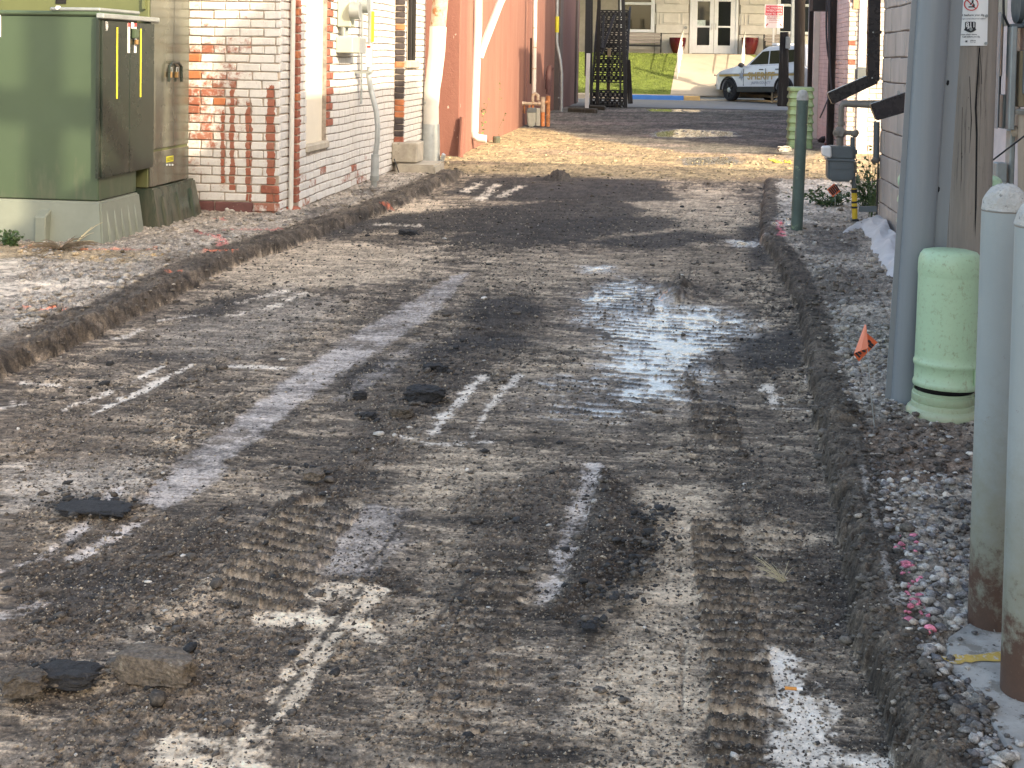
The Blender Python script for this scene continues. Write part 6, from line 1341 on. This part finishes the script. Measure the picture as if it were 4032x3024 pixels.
# bollard beyond, small flags
cO = G(3136, 916, .05); rO = .5*(onY(3186, 600, cO.y)-onY(3139, 600, cO.y)).length
t = thing('bollard', 'dark green pipe bollard standing alone before the mint pedestal', 'bollard', cO)
topO = onY(3160, 392, cO.y); MB().tube([cO, topO], [rO, rO*.99], 22).build('pipe', M_BOLG, t, smooth=True)
MB().lathe(topO-Vector((0,0,.005)), [(rO*1.0,0),(rO*1.0,.03),(rO*.9,.055),(rO*.6,.075),(.01,.083)], 22).build('cap', M_CAP, t, smooth=True)
def flag(name, label, base, pts_front, extra, lines, bend=None):
    t = thing(name, label, 'marker flag', base)
    return t
cF1 = G(3444, 1690, VZ); f1 = lambda px, py, dy=0: onY(px, py, cF1.y+dy)
t = thing('marker_flag', 'folded orange locator flag on thin wire in gravel near the pale pedestal', 'marker flag', cF1)
MB().tube([f1(3444,1690), f1(3430,1560), f1(3416,1385), f1(3404,1278)], .0016, 6).build('wire', M_GALV, t)
def film(name, q, m, p):
    b = MB(); n = len(q); b.add([Vector(v) for v in q]+[Vector(v)+Vector((0,.0012,0)) for v in q], [tuple(range(n)), tuple(reversed(range(n, 2*n)))]+[(i, (i+1) % n, n+(i+1) % n, n+i) for i in range(n)]); return b.build(name, m, p)
film('flag_back', [f1(3405,1277,.006), f1(3414,1312,.02), f1(3456,1348,.05), f1(3417,1388,.03), f1(3382,1423,.008), f1(3362,1398,.0)], M_FLAG, t)
film('flag_fold', [f1(3405,1277,-.002), f1(3411,1280,-.008), f1(3419,1370,-.012), f1(3412,1374,-.012), f1(3390,1380,-.02), f1(3363,1391,-.016)], M_FLAGL, t)
ln = MB()
for (a, b_, w, dy) in (((3419,1340),(3428,1350),9,.02), ((3425,1350),(3439,1362),9,.03), ((3421,1358),(3432,1370),8,.02), ((3369,1388),(3386,1407),7,-.001), ((3378,1384),(3392,1394),8,-.003), ((3395,1380),(3409,1384),8,-.004)): ln.bar(f1(*a, dy-.006), f1(*b_, dy-.004), .0008, w/FPX*cF1.y)
tag(ln.build('flag_print', M_INK, t), kind='stuff')
Yf2 = G(3300, 850, VZ).y+.25; f2 = lambda px, py, dy=0: onY(px, py, Yf2+dy); cF2 = f2(3288, 842)
t = thing('marker_flag', 'small square orange locator flag tilted below the gas meter', 'marker flag', cF2)
MB().tube([f2(3288,842), f2(3289,724)], .002, 6).build('wire', M_GALV, t)
film('flag_film', [f2(3256,747), f2(3284,722), f2(3310,752), f2(3280,776)], M_FLAG, t)
ln = MB()
for k in range(5): ln.bar(f2(3264+k*6.2, 745-k*4.8+0, -.004), f2(3281+k*6.0, 767-k*4.6, -.004), .001, .012)
tag(ln.build('flag_print', M_INK, t), kind='stuff')

# ================================================================ right foreground: pole, guard, pedestals, bollards
cU = G(3560, 1638, VZ); YU = cU.y+.22; u_ = lambda px, py, dy=0: onY(px, py, YU+dy)
topU, botU = u_(3690, -200), u_(3566, 1650)
# wooden pole
YPo = YU+.20; p_ = lambda px, py: onY(px, py, YPo)
b0, b1 = p_(3790, 1500), p_(3846, 0); dirp = (b1-b0)/(b1.z-b0.z)
rp = .5*(p_(3925, 300)-p_(3752, 300)).length*.98
pole = thing('wooden_utility_pole', 'weathered grey wooden utility pole carrying the dig warning sign', 'utility pole', (b0.x, YPo, VZ))
base_p = b0+dirp*(VZ-b0.z); tp = base_p+dirp*7.2
MB().tube([base_p+dirp*t for t in (-.1, .6, 1.2, 2.0, 4.0, 7.2)], [rp*1.05, rp*1.03, rp*1.0, rp*.98, rp*.9, rp*.8], 40).build('pole_shaft', M_POLE, pole, smooth=True)
cr_ = MB()
for (pts, w) in (([(3836,190),(3822,420),(3826,520),(3822,800),(3818,980)], .006), ([(3800,300),(3806,470),(3798,620)], .003), ([(3775,420),(3770,700),(3762,900)], .003), ([(3838,190),(3846,330)], .004)):
    Q = []
    for (px, py) in pts:
        c = p_(px, py); ax = base_p+dirp*(c.z-VZ); dx = max(-rp*.95, min(rp*.95, c.x-ax.x)); Q.append(Vector((ax.x+dx, ax.y-math.sqrt(max(0, rp*rp*.98-dx*dx))-.001, c.z)))
    cr_.tube(Q, [w*.3]+[w*.65]*(len(Q)-2)+[w*.2], 6)
cr_.build('drying_crack', M_DARK, pole)
cx_ = tp-dirp*1.0; MB().box(cx_.x-1.2, cx_.x+1.2, cx_.y-.16, cx_.y-.06, cx_.z-.05, cx_.z+.06).build('crossarm', M_POLE, pole)
pt_ = MB(); 
# sign wrapped on the pole
def on_pole(px, py, lift=.004):
    c = p_(px, py); ax = base_p+dirp*(c.z-VZ); dx = max(-rp*.97, min(rp*.97, c.x-ax.x)); return Vector((ax.x+dx, ax.y-math.sqrt(max(0, rp*rp-dx*dx))-lift, c.z))
sgn = thing('dig_warning_sign', 'white dig warning sign with red prohibition ring and 811 shield on the pole', 'sign', p_(3800, 180))
b = MB(); nx = 10; ny = 6; V = []
for j in range(ny+1):
    for i in range(nx+1):
        fx, fy = i/nx, j/ny; px = 3762+fx*107-fy*2+(5 if j == 0 else 0)*0; px = (3766-4*fy)+fx*((3872-3766)-2*fy); py = -60+fy*241; V.append(on_pole(px, py, .006))
nV = len(V); V2 = [v+Vector((0, .003, 0)) for v in V]; q_ = lambda i, j: j*(nx+1)+i
F = [(q_(i,j), q_(i,j+1), q_(i+1,j+1), q_(i+1,j)) for j in range(ny) for i in range(nx)]; F += [tuple(nV+k for k in reversed(f)) for f in F]
b.add(V+V2, F); b.build('sign_sheet', M_LAB, sgn, smooth=True)
def sign_text(s, px, py, hpx, m, wpx=None, bold=.02):
    h_ = hpx*YPo/FPX; o = text('sign_lettering', s, h_, (0,0,0), (1,0,0), (0,0,1), m, None, sx=1.0, bold=bold)
    xs__ = [v.co.x for v in o.data.vertices]; wd = (max(xs__)-min(xs__))*FPX/YPo; k = (wpx/wd) if wpx else 1
    for v in o.data.vertices:
        p = on_pole(px+v.co.x*k*FPX/YPo, py-v.co.z*FPX/YPo, .0085); v.co = p-sgn.location
    o.parent = sgn; return o
sign_text('Call before you dig', 3806, 62, 7.5, M_INK, 94); sign_text('underground electrical cables', 3808, 76, 6, M_INK, 100, .0)
def sign_poly(name, pts, m, lift):
    b = MB(); P = [on_pole(px, py, lift) for px, py in pts]; c = sum(P, Vector())/len(P); b.add(P+[c], [(i, (i+1) % len(P), len(P)) for i in range(len(P))]); return b.build(name, m, sgn)
sign_poly('shield', [(3784,91),(3786,88),(3818,88),(3821,91),(3820,113),(3823,120),(3812,127),(3803,130),(3793,127),(3780,120),(3784,113)], M_INK, .0082)
sign_text('811', 3803, 101, 19, M_LAB, 29, .03).name = 'shield_number'
for o in [o for o in bpy.data.objects if o.name == 'shield_number']:
    for v in o.data.vertices: v.co.y -= .0012
sign_poly('shield_badge', [(3798,113),(3809,113),(3809,120),(3803,125),(3798,120)], M_GALVD, .0100)
sign_text("Know what's below.", 3796, 137, 5.5, M_INK, 60); sign_text('Call before you dig.', 3806, 146, 6, M_INK, 62); sign_text('Alliant', 3811, 161, 5, M_INK, 20); sign_text('Energy', 3811, 167, 3.5, M_INK, 20, 0)
sign_poly('star_mark', [(3788+6*math.cos(a*math.pi/5)*(1 if a % 2 else .45), 164+6*math.sin(a*math.pi/5)*(1 if a % 2 else .45)) for a in range(10)], M_INK, .0084)
rg = MB(); cxr, cyr, R1, R2 = 3806, 20, 25.5, 21.5; V = []
for i in range(33):
    a = i/32*2*math.pi; V += [on_pole(cxr+R1*math.cos(a), cyr+R1*math.sin(a), .0088), on_pole(cxr+R2*math.cos(a), cyr+R2*math.sin(a), .0088)]
rg.add(V, [(2*i, 2*i+2, 2*i+3, 2*i+1) for i in range(32)]); rg.add([on_pole(*p, .0088) for p in ((3788,3),(3791,0),(3824,37),(3821,40))], [(0,1,2,3)]); rg.build('prohibition_ring', M_REDL, sgn)
fg = MB()
for P in ([(3808,2),(3814,6),(3812,16),(3806,18)], [(3811,14),(3818,22),(3817,34),(3811,33),(3812,24)], [(3796,28),(3812,28),(3812,32),(3796,33)], [(3800,20),(3810,12),(3812,15),(3802,24)]): fg.add([on_pole(*p, .0084) for p in P], [(0,1,2,3) if len(P) == 4 else (0,1,2,3,4)])
fg.build('digger_figure', M_INK, sgn)
for (px, py) in ((3862,66),(3860,172)): MB().cyl(on_pole(px,py,.006), on_pole(px,py,.016), .006, n=8).build('nail', M_GALVD, sgn)
# cable guard
gd = thing('cable_guard', 'tall leaning grey plastic cable guard with side flange beside the pole', 'cable guard', (botU.x, YU, VZ))
wU = (u_(3628,300)-u_(3500,300)).length*.5*1.02; dg_ = (topU-botU)/(topU.z-botU.z)
prof_g = [(-wU*math.cos(a), -wU*.95*math.sin(a)) for a in [math.pi*i/16 for i in range(17)]]
flp = prof_g+[(wU+.048, .0), (wU+.048, .008), (wU-.006, .008)]+[(x*.94, y*.94+.004) for x, y in reversed(prof_g)]+[(-wU-.02, .008), (-wU-.02, 0.0)]
b = MB(); n = len(flp); rows = []
for z in (VZ-.05, .5, 1.2, 2.2, 4.5):
    c = botU+dg_*(z-botU.z); rows += [(c.x+x, YU+y, z) for x, y in flp]
b.add(rows, [(i*n+k, i*n+(k+1) % n, (i+1)*n+(k+1) % n, (i+1)*n+k) for i in range(4) for k in range(n)]+[tuple(range(4*n, 5*n))]); b.build('half_round', M_PVC, gd, smooth=True)
for (px, py) in ((3732,325),(3695,745)): q = u_(px, py, -.002); MB().blob((q.x, q.y, q.z), .006, .003, .013, 1, 0, 1).build('nail_slot', M_DARK, gd)
q0, q1 = u_(3625, -100, -.05), u_(3592, 620, -.02)
tag(MB().tube([u_(3632,-150,.15), u_(3608,300,.15), u_(3588,700,.15)], .010, 8).build('black_cable', M_INK, org=u_(3588, 700, .15)), 'black cable running up beside the grey cable guard', 'cable')
# flanged pedestal behind the pole
Yq = YU+.9; q_c = onY(3738, 690, Yq); wq = (onY(3925, 1000, Yq)-onY(3562, 1000, Yq)).length
t = barrel('utility_pedestal', 'pale green flanged pedestal mostly hidden behind the wooden pole', (onY(3740, 1000, Yq).x, Yq+.15, VZ), wq*.90, .34, onY(3738, 700, Yq).z-VZ, M_PED, False, 0)
for px in (3560, 3916): c = onY(px, 722, Yq-.06); MB().blob(c, .035, .035, .045, px, .03, 2).build('lid_knob', M_PED, t, smooth=True)
# near pedestal
cP = G(3705, 1668, VZ); YPd = cP.y+.13; d3 = lambda px, py: onY(px, py, YPd)
near = thing('round_pedestal', 'pale green rounded pedestal with gaping lower collar beside the bollards', 'utility pedestal', (d3(3708, 1600).x, YPd, VZ))
R0 = .5*(d3(3845,1600)-d3(3567,1600)).length*1.03; cx0 = d3(3568,1620).x+R0; cc_ = Vector((cx0, YPd, VZ))
zq = lambda py: onY(3700, py, YPd-R0*.8).z-VZ
MB().lathe(cc_, [(R0*.97,-.05),(R0,.0),(R0*1.0,zq(1645)),(R0*.96,zq(1633)),(R0*.875,zq(1626)),(R0*.86,zq(1609)),(R0*.83,zq(1606)),(R0*.855,zq(1601)),(R0*.85,zq(1576)),(R0*.82,zq(1573)),(R0*.825,zq(1569)),(R0*.82,zq(1559)),(R0*.79,zq(1559)),(R0*.77,zq(1600))], 44).build('base_collar', M_PED, near, smooth=True)
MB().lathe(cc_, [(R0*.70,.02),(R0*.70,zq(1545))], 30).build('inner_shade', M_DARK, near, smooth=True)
zc0 = zq(1540); zc1 = onY(3700, 978, YPd).z-VZ; lean2 = Matrix.Rotation(math.radians(.8), 3, 'Y')@Matrix.Rotation(math.radians(-2.5), 3, 'X')
hC = zc1-zc0; Rc = R0*.86
def Pc(r, z): return (Rc*r, hC*z)
c1 = cc_+Vector((.004, -.02, zc0)); A0, A1 = math.radians(-215), math.radians(-28)
low = [(Rc*1.03,.0),(Rc*1.045,.004),(Rc*1.05,.012),(Rc*1.03,.020),(Rc*1.005,.024),(Rc*1.0,.072),(Rc*1.035,.080),(Rc*1.05,.088),(Rc*1.035,.096),(Rc*1.005,.101),(Rc*1.0,.12),Pc(.99,.5),Pc(.985,.80)]
b = MB(); b.lathe(c1, low, 44, tilt=lean2, a0=A0, a1=A1); b.lathe(c1, [(r*.965, z) for r, z in reversed(low)], 44, tilt=lean2, a0=A0, a1=A1); b.build('cover', M_PED, near, smooth=True)
MB().lathe(c1, [Pc(.985,.80),Pc(1.0,.83),Pc(1.0,.88),Pc(.985,.92),Pc(.94,.958),Pc(.84,.985),Pc(.6,.997),Pc(.3,1.0),(.003,hC*1.0)], 56, tilt=lean2).build('cover_top', M_PED, near, smooth=True)
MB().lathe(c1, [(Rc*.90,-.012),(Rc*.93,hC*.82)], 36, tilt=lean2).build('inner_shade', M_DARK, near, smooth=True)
q = c1+lean2@Vector((Rc*1.01*math.cos(math.radians(-42)), Rc*1.01*math.sin(math.radians(-42)), .05)); MB().box(q.x-.003, q.x+.003, q.y-.012, q.y+.01, q.z-.028, q.z+.030).build('latch_rib', M_PED, near)
MB().box(cx0+R0*.80, cx0+R0*.86, YPd-R0*.30, YPd-R0*.1, VZ+.03, VZ+zq(1570)).build('collar_clip', M_PED, near)
# two bollards
for k, (bp, tpx, rad_px, lab) in enumerate((((3900, 2512), (3958, 822), 172, 'grey bollard with rusty foot beside the pale pedestal, farther of the pair'), ((4046, 2792), (4108, 884), 205, 'grey bollard with rusty foot at the right frame edge, nearer of the pair'))):
    c = G(bp[0], bp[1], .05); Yk_ = c.y; r = rad_px/FPX*Yk_/2; c = G(bp[0], bp[1]-rad_px*.10, .05)
    c.y += 0; t = thing('bollard', lab, 'bollard', c, None, 'grey bollards at the right edge')
    tp_ = onY(tpx[0], tpx[1], c.y)
    nn_ = 14; MB().tube([c.lerp(tp_, i/nn_)-Vector((0,0,.06 if i == 0 else 0)) for i in range(nn_+1)], r, 40).build('pipe', M_BOL, t, smooth=True)
    cap = MB().lathe(tp_-Vector((0,0,.001)), [(r*1.02,0),(r*1.0,.008),(r*.94,.022),(r*.80,.038),(r*.60,.050),(r*.35,.058),(.004,.061)], 40)
    cap.v = [(x+random.gauss(0,.0008), y+random.gauss(0,.0008), z+random.gauss(0,.0010)) for x, y, z in cap.v]; cap.build('cap', M_CAP, t, smooth=True)
    MB().lathe(tp_-Vector((0,0,.006)), [(r*1.0,0),(r*1.008,.001),(r*1.008,.0025),(r*1.0,.0035)], 40).build('weld_ring', M_PIPEB, t)
# concrete slab under the bollards
P = [G(*p, .078) for p in SLABP]
b = MB(); b.prism([(p.x, p.y) for p in P], 'Z', -.05, .0775); tag(b.build('concrete_slab', M_CONCL, bevel=.006, org=P[0]), 'pale concrete slab with yellow line under the two grey bollards', 'concrete slab')
Pa, Pb = G(3712, 2600, .079), G(4200, 2570, .079); b = MB(); n = 24; V = []
for i in range(n+1):
    p = Pa.lerp(Pb, i/n); w = .018+random.uniform(-.005, .005); V += [(p.x, p.y-w, .0800), (p.x, p.y+w, .0800)]
b.add(V, [(2*i, 2*i+2, 2*i+3, 2*i+1) for i in range(n)]); tag(b.build('yellow_line', pm('worn_yellow_paint', (.50,.33,.07), .8, var=.3, vs=25, spots=[((.50,.46,.40), 60, .54)]), org=Pa), 'worn yellow painted line on the pale slab', 'painted line')
# electrical gear on the wall behind the pole
We = XB2-.16; v_ = lambda px, py: onX(px, py, We)
eg = thing('electrical_trough', 'grey electrical troughs and boxes on the wall at the right edge', 'electrical gear', (We, v_(3950, 500).y, .3))
yE = v_(3950, 500).y; k4 = lambda px, py, dy=0: onY(px, py, yE+dy)
for (x0, x1, py0, py1, m, nm, dy) in ((3917, 3934, 505, 50, M_PVC, 'cover_strip', 0), (3934, 3945, 300, 55, M_GALVD, 'side_channel', .05), (3937, 3950, 505, 370, M_GALVD, 'side_channel', .04), (3962, 3998, 510, 105, M_GALVD, 'front_channel', -.05), (3998, 4020, 560, 75, M_GALVD, 'rear_channel', .06), (3962, 3990, 780, 512, M_GALVD, 'lower_channel', .02), (3912, 3958, 760, 640, M_GALVD, 'low_box', .0), (4000, 4032, 420, 200, M_TANW, 'tan_box', -.03), (4020, 4090, 370, 60, M_PVC, 'panel', -.06), (3975, 4022, 110, 95, M_PVCD, 'top_cap', -.04)):
    a, b_ = k4(x0, py0, dy), k4(x1, py1, dy); MB().box(a.x, b_.x, yE+dy-.05, yE+dy+.05, a.z, b_.z).build(nm, m, eg, bevel=.005)
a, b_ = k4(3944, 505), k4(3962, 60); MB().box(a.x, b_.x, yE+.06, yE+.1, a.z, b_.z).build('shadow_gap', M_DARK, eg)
MB().tube([k4(3995, 150, -.02), k4(3975, 110, -.02), k4(3952, 60, 0), k4(3950, -60, 0)], .007, 8).build('black_wire', M_INK, eg)
MB().box(k4(3905, 20).x, k4(3990, 20).x, yE+.12, yE+.16, k4(3905, 100).z, 2.3).build('back_board', M_CREAM, eg)
MB().cyl(k4(4000, 20, .0), k4(4200, 20, .0), .10, n=20).build('meter_can', M_PVCD, eg, smooth=True)
tag(MB().tube([k4(4040, 900, -.1), k4(4040, 440, -.1)], .042, 14).build('tan_pipe', M_TANW if False else pm('tan_pipe_paint', (.40,.31,.23), .55, var=.06), smooth=True, org=k4(4040, 900, -.1)), 'tan painted pipe standing before the grey troughs at the right edge', 'pipe')
MB().lathe(k4(4040, 436, -.1)-Vector((0,0,.02)), [(.055,0),(.058,.02),(.05,.03)], 16).build('pipe_collar', M_PIPEB, eg, smooth=True); MB().blob(k4(4000, 520, -.06), .03, .03, .035, 2, .05, 2).build('pipe_tee', pm('tan_tee_paint', (.40,.32,.24), .55), eg, smooth=True)
tag(MB().tube([k4(3890, 645, -.35), k4(4060, 515, -.6)], .0045, 6).build('guy_cable', M_INK, org=k4(3890, 645, -.35)), 'thin black cable slanting up from the wooden pole to the right', 'cable')

# ================================================================ weeds, straw, stones, litter
def weed(name, label, c, hgt, n, m, spread, seed, lw=.018, flop=.5, leaf_n=9):
    t = thing(name, label, 'weed', c); r = random.Random(seed); st_, lf = MB(), MB()
    for _ in range(n):
        a = r.uniform(0, 6.28); l = hgt*r.uniform(.4, 1.); tip = Vector((c[0]+math.cos(a)*spread*r.uniform(.2, 1), c[1]+math.sin(a)*spread*r.uniform(.2, .8), c[2]+l)); p0 = Vector(c)+Vector((r.uniform(-1,1)*spread*.25, r.uniform(-1,1)*spread*.25, -.01))
        mid = (p0+tip)/2+Vector((0,0,l*.25)); P = bezier(p0, mid, tip, 5); st_.tube(P, [.003, .003, .0025, .002, .0015, .001], 4, caps=False)
        for k in range(leaf_n):
            p = P[1+k % 5]; d = Vector((r.gauss(0,1), r.gauss(0,1), r.gauss(.2,.6))).normalized(); L = lw*r.uniform(1.2, 2.6); s_ = d.cross(Vector((r.gauss(0,1), r.gauss(0,1), r.gauss(0,1)))).normalized()*lw*r.uniform(.35, .7)
            q = p+Vector((r.gauss(0,1), r.gauss(0,1), r.gauss(0,1)))*spread*.06; lf.add([q, q+d*L*.5+s_, q+d*L, q+d*L*.5-s_], [(0,1,2,3)])
    st_.build('stem', M_LEAFD, t); lf.build('foliage', m, t); return t
c = G(3420, 815, VZ); weed('weed_clump', 'leafy green weeds at the block wall foot behind the yellow riser', c, .42, 46, M_LEAFD, .30, 1, .022)
c = G(3290, 838, VZ); c.y += .55; weed('weed_clump', 'low sprawling weeds below the small orange flag', c, .16, 34, M_LEAFD, .40, 2, .024)
c = G(3440, 640, VZ); c = Vector((XB-.02, YB1+.12, VZ)); weed('weed_vine', 'thin vine straggling up beside the far block wall corner', c, .95, 9, M_LEAF, .16, 3, .022, leaf_n=5)
c = G(1868, 572, .02); weed('weed_clump', 'bright green weeds around the foot of the white downspout', c, .75, 26, M_LEAF, .24, 4, .030); c = G(1940, 540, .02); weed('weed_clump', 'dry thin weed stalks against the salmon wall right of the downspout', c, .95, 10, M_LEAF, .30, 5, .022, leaf_n=6)
c = G(38, 968, VZ); weed('weed_clump', 'dark green weed in front of the grey cabinet base at left edge', c, .11, 26, M_LEAFD, .12, 6, .016)
def straw(name, label, c, n, ln_, seed, updir=.4, m=None, w=.0012, ang=None):
    b = MB(); r = random.Random(seed)
    for _ in range(n):
        a = (ang+r.gauss(0, .55)) if ang is not None else r.uniform(0, 6.28); L = ln_*r.uniform(.4, 1); p0 = Vector(c)+Vector((r.gauss(0,.006), r.gauss(0,.006), .004)); e_k = p0+Vector((math.cos(a)*L, math.sin(a)*L, L*updir*r.uniform(.1, 1))); b.tube(bezier(p0, (p0+e_k)/2+Vector((r.gauss(0,.01), 0, L*.2)), e_k, 4), [w, w, w*.9, w*.7, w*.4], 4, caps=False)
    return tag(b.build(name, m or M_STRAW, org=c), label, 'dry grass')
c = G(3082, 2292, terrain_z(*G(3082, 2292)[:2])); straw('grass_tuft', 'tuft of dry straw lying on the dark soil by the tread prints', c, 26, .095, 1, .75, None, .0007, 2.6)
c = G(240, 985, VZ); straw('dead_weed', 'dead brown weeds sprawling in front of the grey cabinet base', c, 60, .30, 2, .25, pm('dead_stalk', (.16,.12,.075), .9, var=.3), .0028)
c = G(295, 965, VZ); straw('dead_weed', 'single feathery dead stalk leaning against the grey cabinet base', c, 5, .20, 3, .9, M_STRAW, .0025, .6)
c = G(3075, 640, .02); b = MB(); r = random.Random(2)
for _ in range(26): p = c+Vector((r.gauss(0,.08), r.gauss(0,.16), .012)); b.blob(p, .022, .03, .012, r.random(), .3, 1)
tag(b.build('yellow_leaves', pm('yellow_leaf', (.62,.52,.08), .7, var=.25), org=c), 'small patch of yellow leaves on the gravel before the mint pedestal', 'leaves')
def stone(px0, py0, px1, py1, m, label, seed, name='stone', hf=.6, df=.7, sub=3, cat='stone', sink=.15):
    c = G((px0+px1)/2, py1-(py1-py0)*.22, 0); gz_ = terrain_z(c.x, c.y); c = G((px0+px1)/2, py1-(py1-py0)*.22, gz_); w = (px1-px0)/FPX*c.y/2; h_ = (py1-py0)/FPX*c.y*.5*hf/.6
    b = MB(); b.blob((c.x, c.y+w*df*.4, gz_+h_*(1-sink*2)), w, w*df, h_, seed, .10, sub, random.Random(seed).uniform(-.15, .15))
    return tag(b.build(name, m, smooth=False, org=(c.x, c.y, gz_)), label, cat)
def block_stone(px0, py0, px1, py1, m, label, seed, cat='stone', rot=0., df=.5, name='concrete_lump'):
    c = G((px0+px1)/2, py1-4, 0); gz_ = terrain_z(c.x, c.y); c = G((px0+px1)/2, py1-4, gz_); w = (px1-px0)/FPX*c.y; d = w*df; h_ = max(w*(.5 if cat == 'dirt lump' else .07 if cat == 'asphalt slab' else .22 if 'flat' in label else .36), (py1-py0)/FPX*c.y*.80-d*HC/c.y*.5)
    big = 'largest grey' in label; bm = bmesh.new(); bmesh.ops.create_cube(bm, size=1); bmesh.ops.subdivide_edges(bm, edges=bm.edges, cuts=9, use_grid_fill=True); r = random.Random(seed)
    from mathutils import noise as mn
    for v in bm.verts:
        p = v.co.copy(); k = 1-.10*max(0, (abs(p.x)*2)**6)*(abs(p.z)*2)**2; p = Vector((p.x*(1-.10*(abs(p.z)*2)**3*(abs(p.y)*2)**2), p.y*(1-.2*(abs(p.x)*2)**4), p.z*(1-.25*(abs(p.x)*2)**5)))
        q = p*3+Vector((seed*3.1, seed, 0)); nv = Vector((mn.noise(q), mn.noise(q+Vector((9,0,0))), mn.noise(q+Vector((0,9,0)))))*(.10 if big else .17)+Vector((mn.noise(q*4), mn.noise(q*4+Vector((5,0,0))), mn.noise(q*4+Vector((0,7,0)))))*(.035 if big else .08)+Vector((r.gauss(0,1), r.gauss(0,1), r.gauss(0,1)))*.012; p += nv
        ca, sa = math.cos(rot), math.sin(rot); x, y = p.x*w, p.y*d; v.co = (c.x+x*ca-y*sa, c.y+d*.5+x*sa+y*ca, gz_+h_*(p.z+.34))
    b = MB(); b.add([v.co for v in bm.verts], [[v.index for v in f.verts] for f in bm.faces]); bm.free()
    return tag(b.build(name, m, org=(c.x, c.y, gz_)), label, cat)
block_stone(430, 2560, 748, 2690, M_STONE, 'largest grey brown concrete lump lying in the left foreground', 1, 'concrete lump', -.10, .38)
block_stone(125, 2618, 358, 2706, M_ASPH, 'flat broken asphalt slab left of the large concrete lump', 2, 'asphalt chunk', .1, .6, 'asphalt_chunk')
block_stone(-10, 2670, 150, 2745, M_CLOD, 'wide dirt lump below the flat asphalt slab', 4, 'dirt lump', .2, .7, 'dirt_lump')
block_stone(1592, 1530, 1738, 1586, M_ASPH, 'largest black asphalt chunk beside the paired white streaks', 5, 'asphalt chunk', 0, .7, 'asphalt_chunk'); block_stone(1388, 1534, 1436, 1574, M_ASPH, 'small black asphalt chunk left of the largest black one', 6, 'asphalt chunk', 0, .8, 'asphalt_chunk')
block_stone(1530, 1606, 1616, 1650, M_CLOD, 'brown dirt lump just below the largest black chunk', 7, 'dirt lump', 0, .7, 'dirt_lump'); block_stone(1426, 1618, 1476, 1652, M_ASPH, 'black chunk left of the brown dirt lump in the middle', 8, 'asphalt chunk', 0, .8, 'asphalt_chunk')
block_stone(1665, 1424, 1742, 1468, M_ASPH, 'black asphalt chunk uphill above the largest black one', 9, 'asphalt chunk', .2, .8, 'asphalt_chunk'); block_stone(1735, 1436, 1764, 1466, M_ASPH, 'tiny black chunk touching the chunk above the white streaks', 19, 'asphalt chunk', .2, .8, 'asphalt_chunk')
block_stone(205, 1978, 488, 2034, M_ASPH, 'long flat black asphalt slab below the pale planed strip', 10, 'asphalt slab', 0, .5, 'asphalt_slab'); block_stone(1188, 1838, 1264, 1892, M_STONE, 'pale rounded stone in the dark spoil left of centre', 11, 'stone', 0, .8, 'stone')
block_stone(2292, 2454, 2348, 2496, M_ASPH, 'dark chunk alone on the tan ground below the soil ridge', 12, 'asphalt chunk', 0, .8, 'asphalt_chunk'); block_stone(1566, 906, 1634, 934, M_ASPH, 'black asphalt piece far up the alley near the left bank', 13, 'asphalt chunk', 0, .9, 'asphalt_chunk'); block_stone(3300, 1920, 3345, 1952, M_ASPH, 'small black chunk at the foot of the right bank', 14, 'asphalt chunk', 0, .8, 'asphalt_chunk')
block_stone(1495, 742, 1552, 770, M_ASPH, 'black debris at the foot of the galvanised conduit', 15, 'asphalt chunk', 0, .9, 'asphalt_chunk'); 
block_stone(418, 928, 462, 968, M_CONCL, 'pale stone against the ribbed grey cabinet base', 20, 'stone', 0, .8, 'stone'); block_stone(530, 925, 590, 955, M_CONCL, 'pale stone lying right of the ribbed cabinet base', 21, 'stone', 0, .8, 'stone')
block_stone(3064, 572, 3112, 598, M_CONCL, 'pale stone on the dark dirt streak left of the mint pedestal', 22, 'stone', .3, .7, 'stone')
c = G(3120, 2711, terrain_z(*G(3120, 2711)[:2])+.004); t = thing('cigarette_butt', 'half smoked cigarette with orange filter on the white patch', 'cigarette', c)
MB().tube([c+Vector((-.016,0,0)), c+Vector((.009,0,0))], .0036, 10).build('filter', pm('filter_paper', (.72,.30,.06), .6), t, smooth=True); MB().tube([c+Vector((.0092,0,0)), c+Vector((.022,.001,0))], .0035, 10).build('paper', M_LAB, t, smooth=True); MB().tube([c+Vector((.0222,.001,0)), c+Vector((.028,.002,-.001))], [.0034, .0025], 8).build('burnt_end', M_ASPH, t)
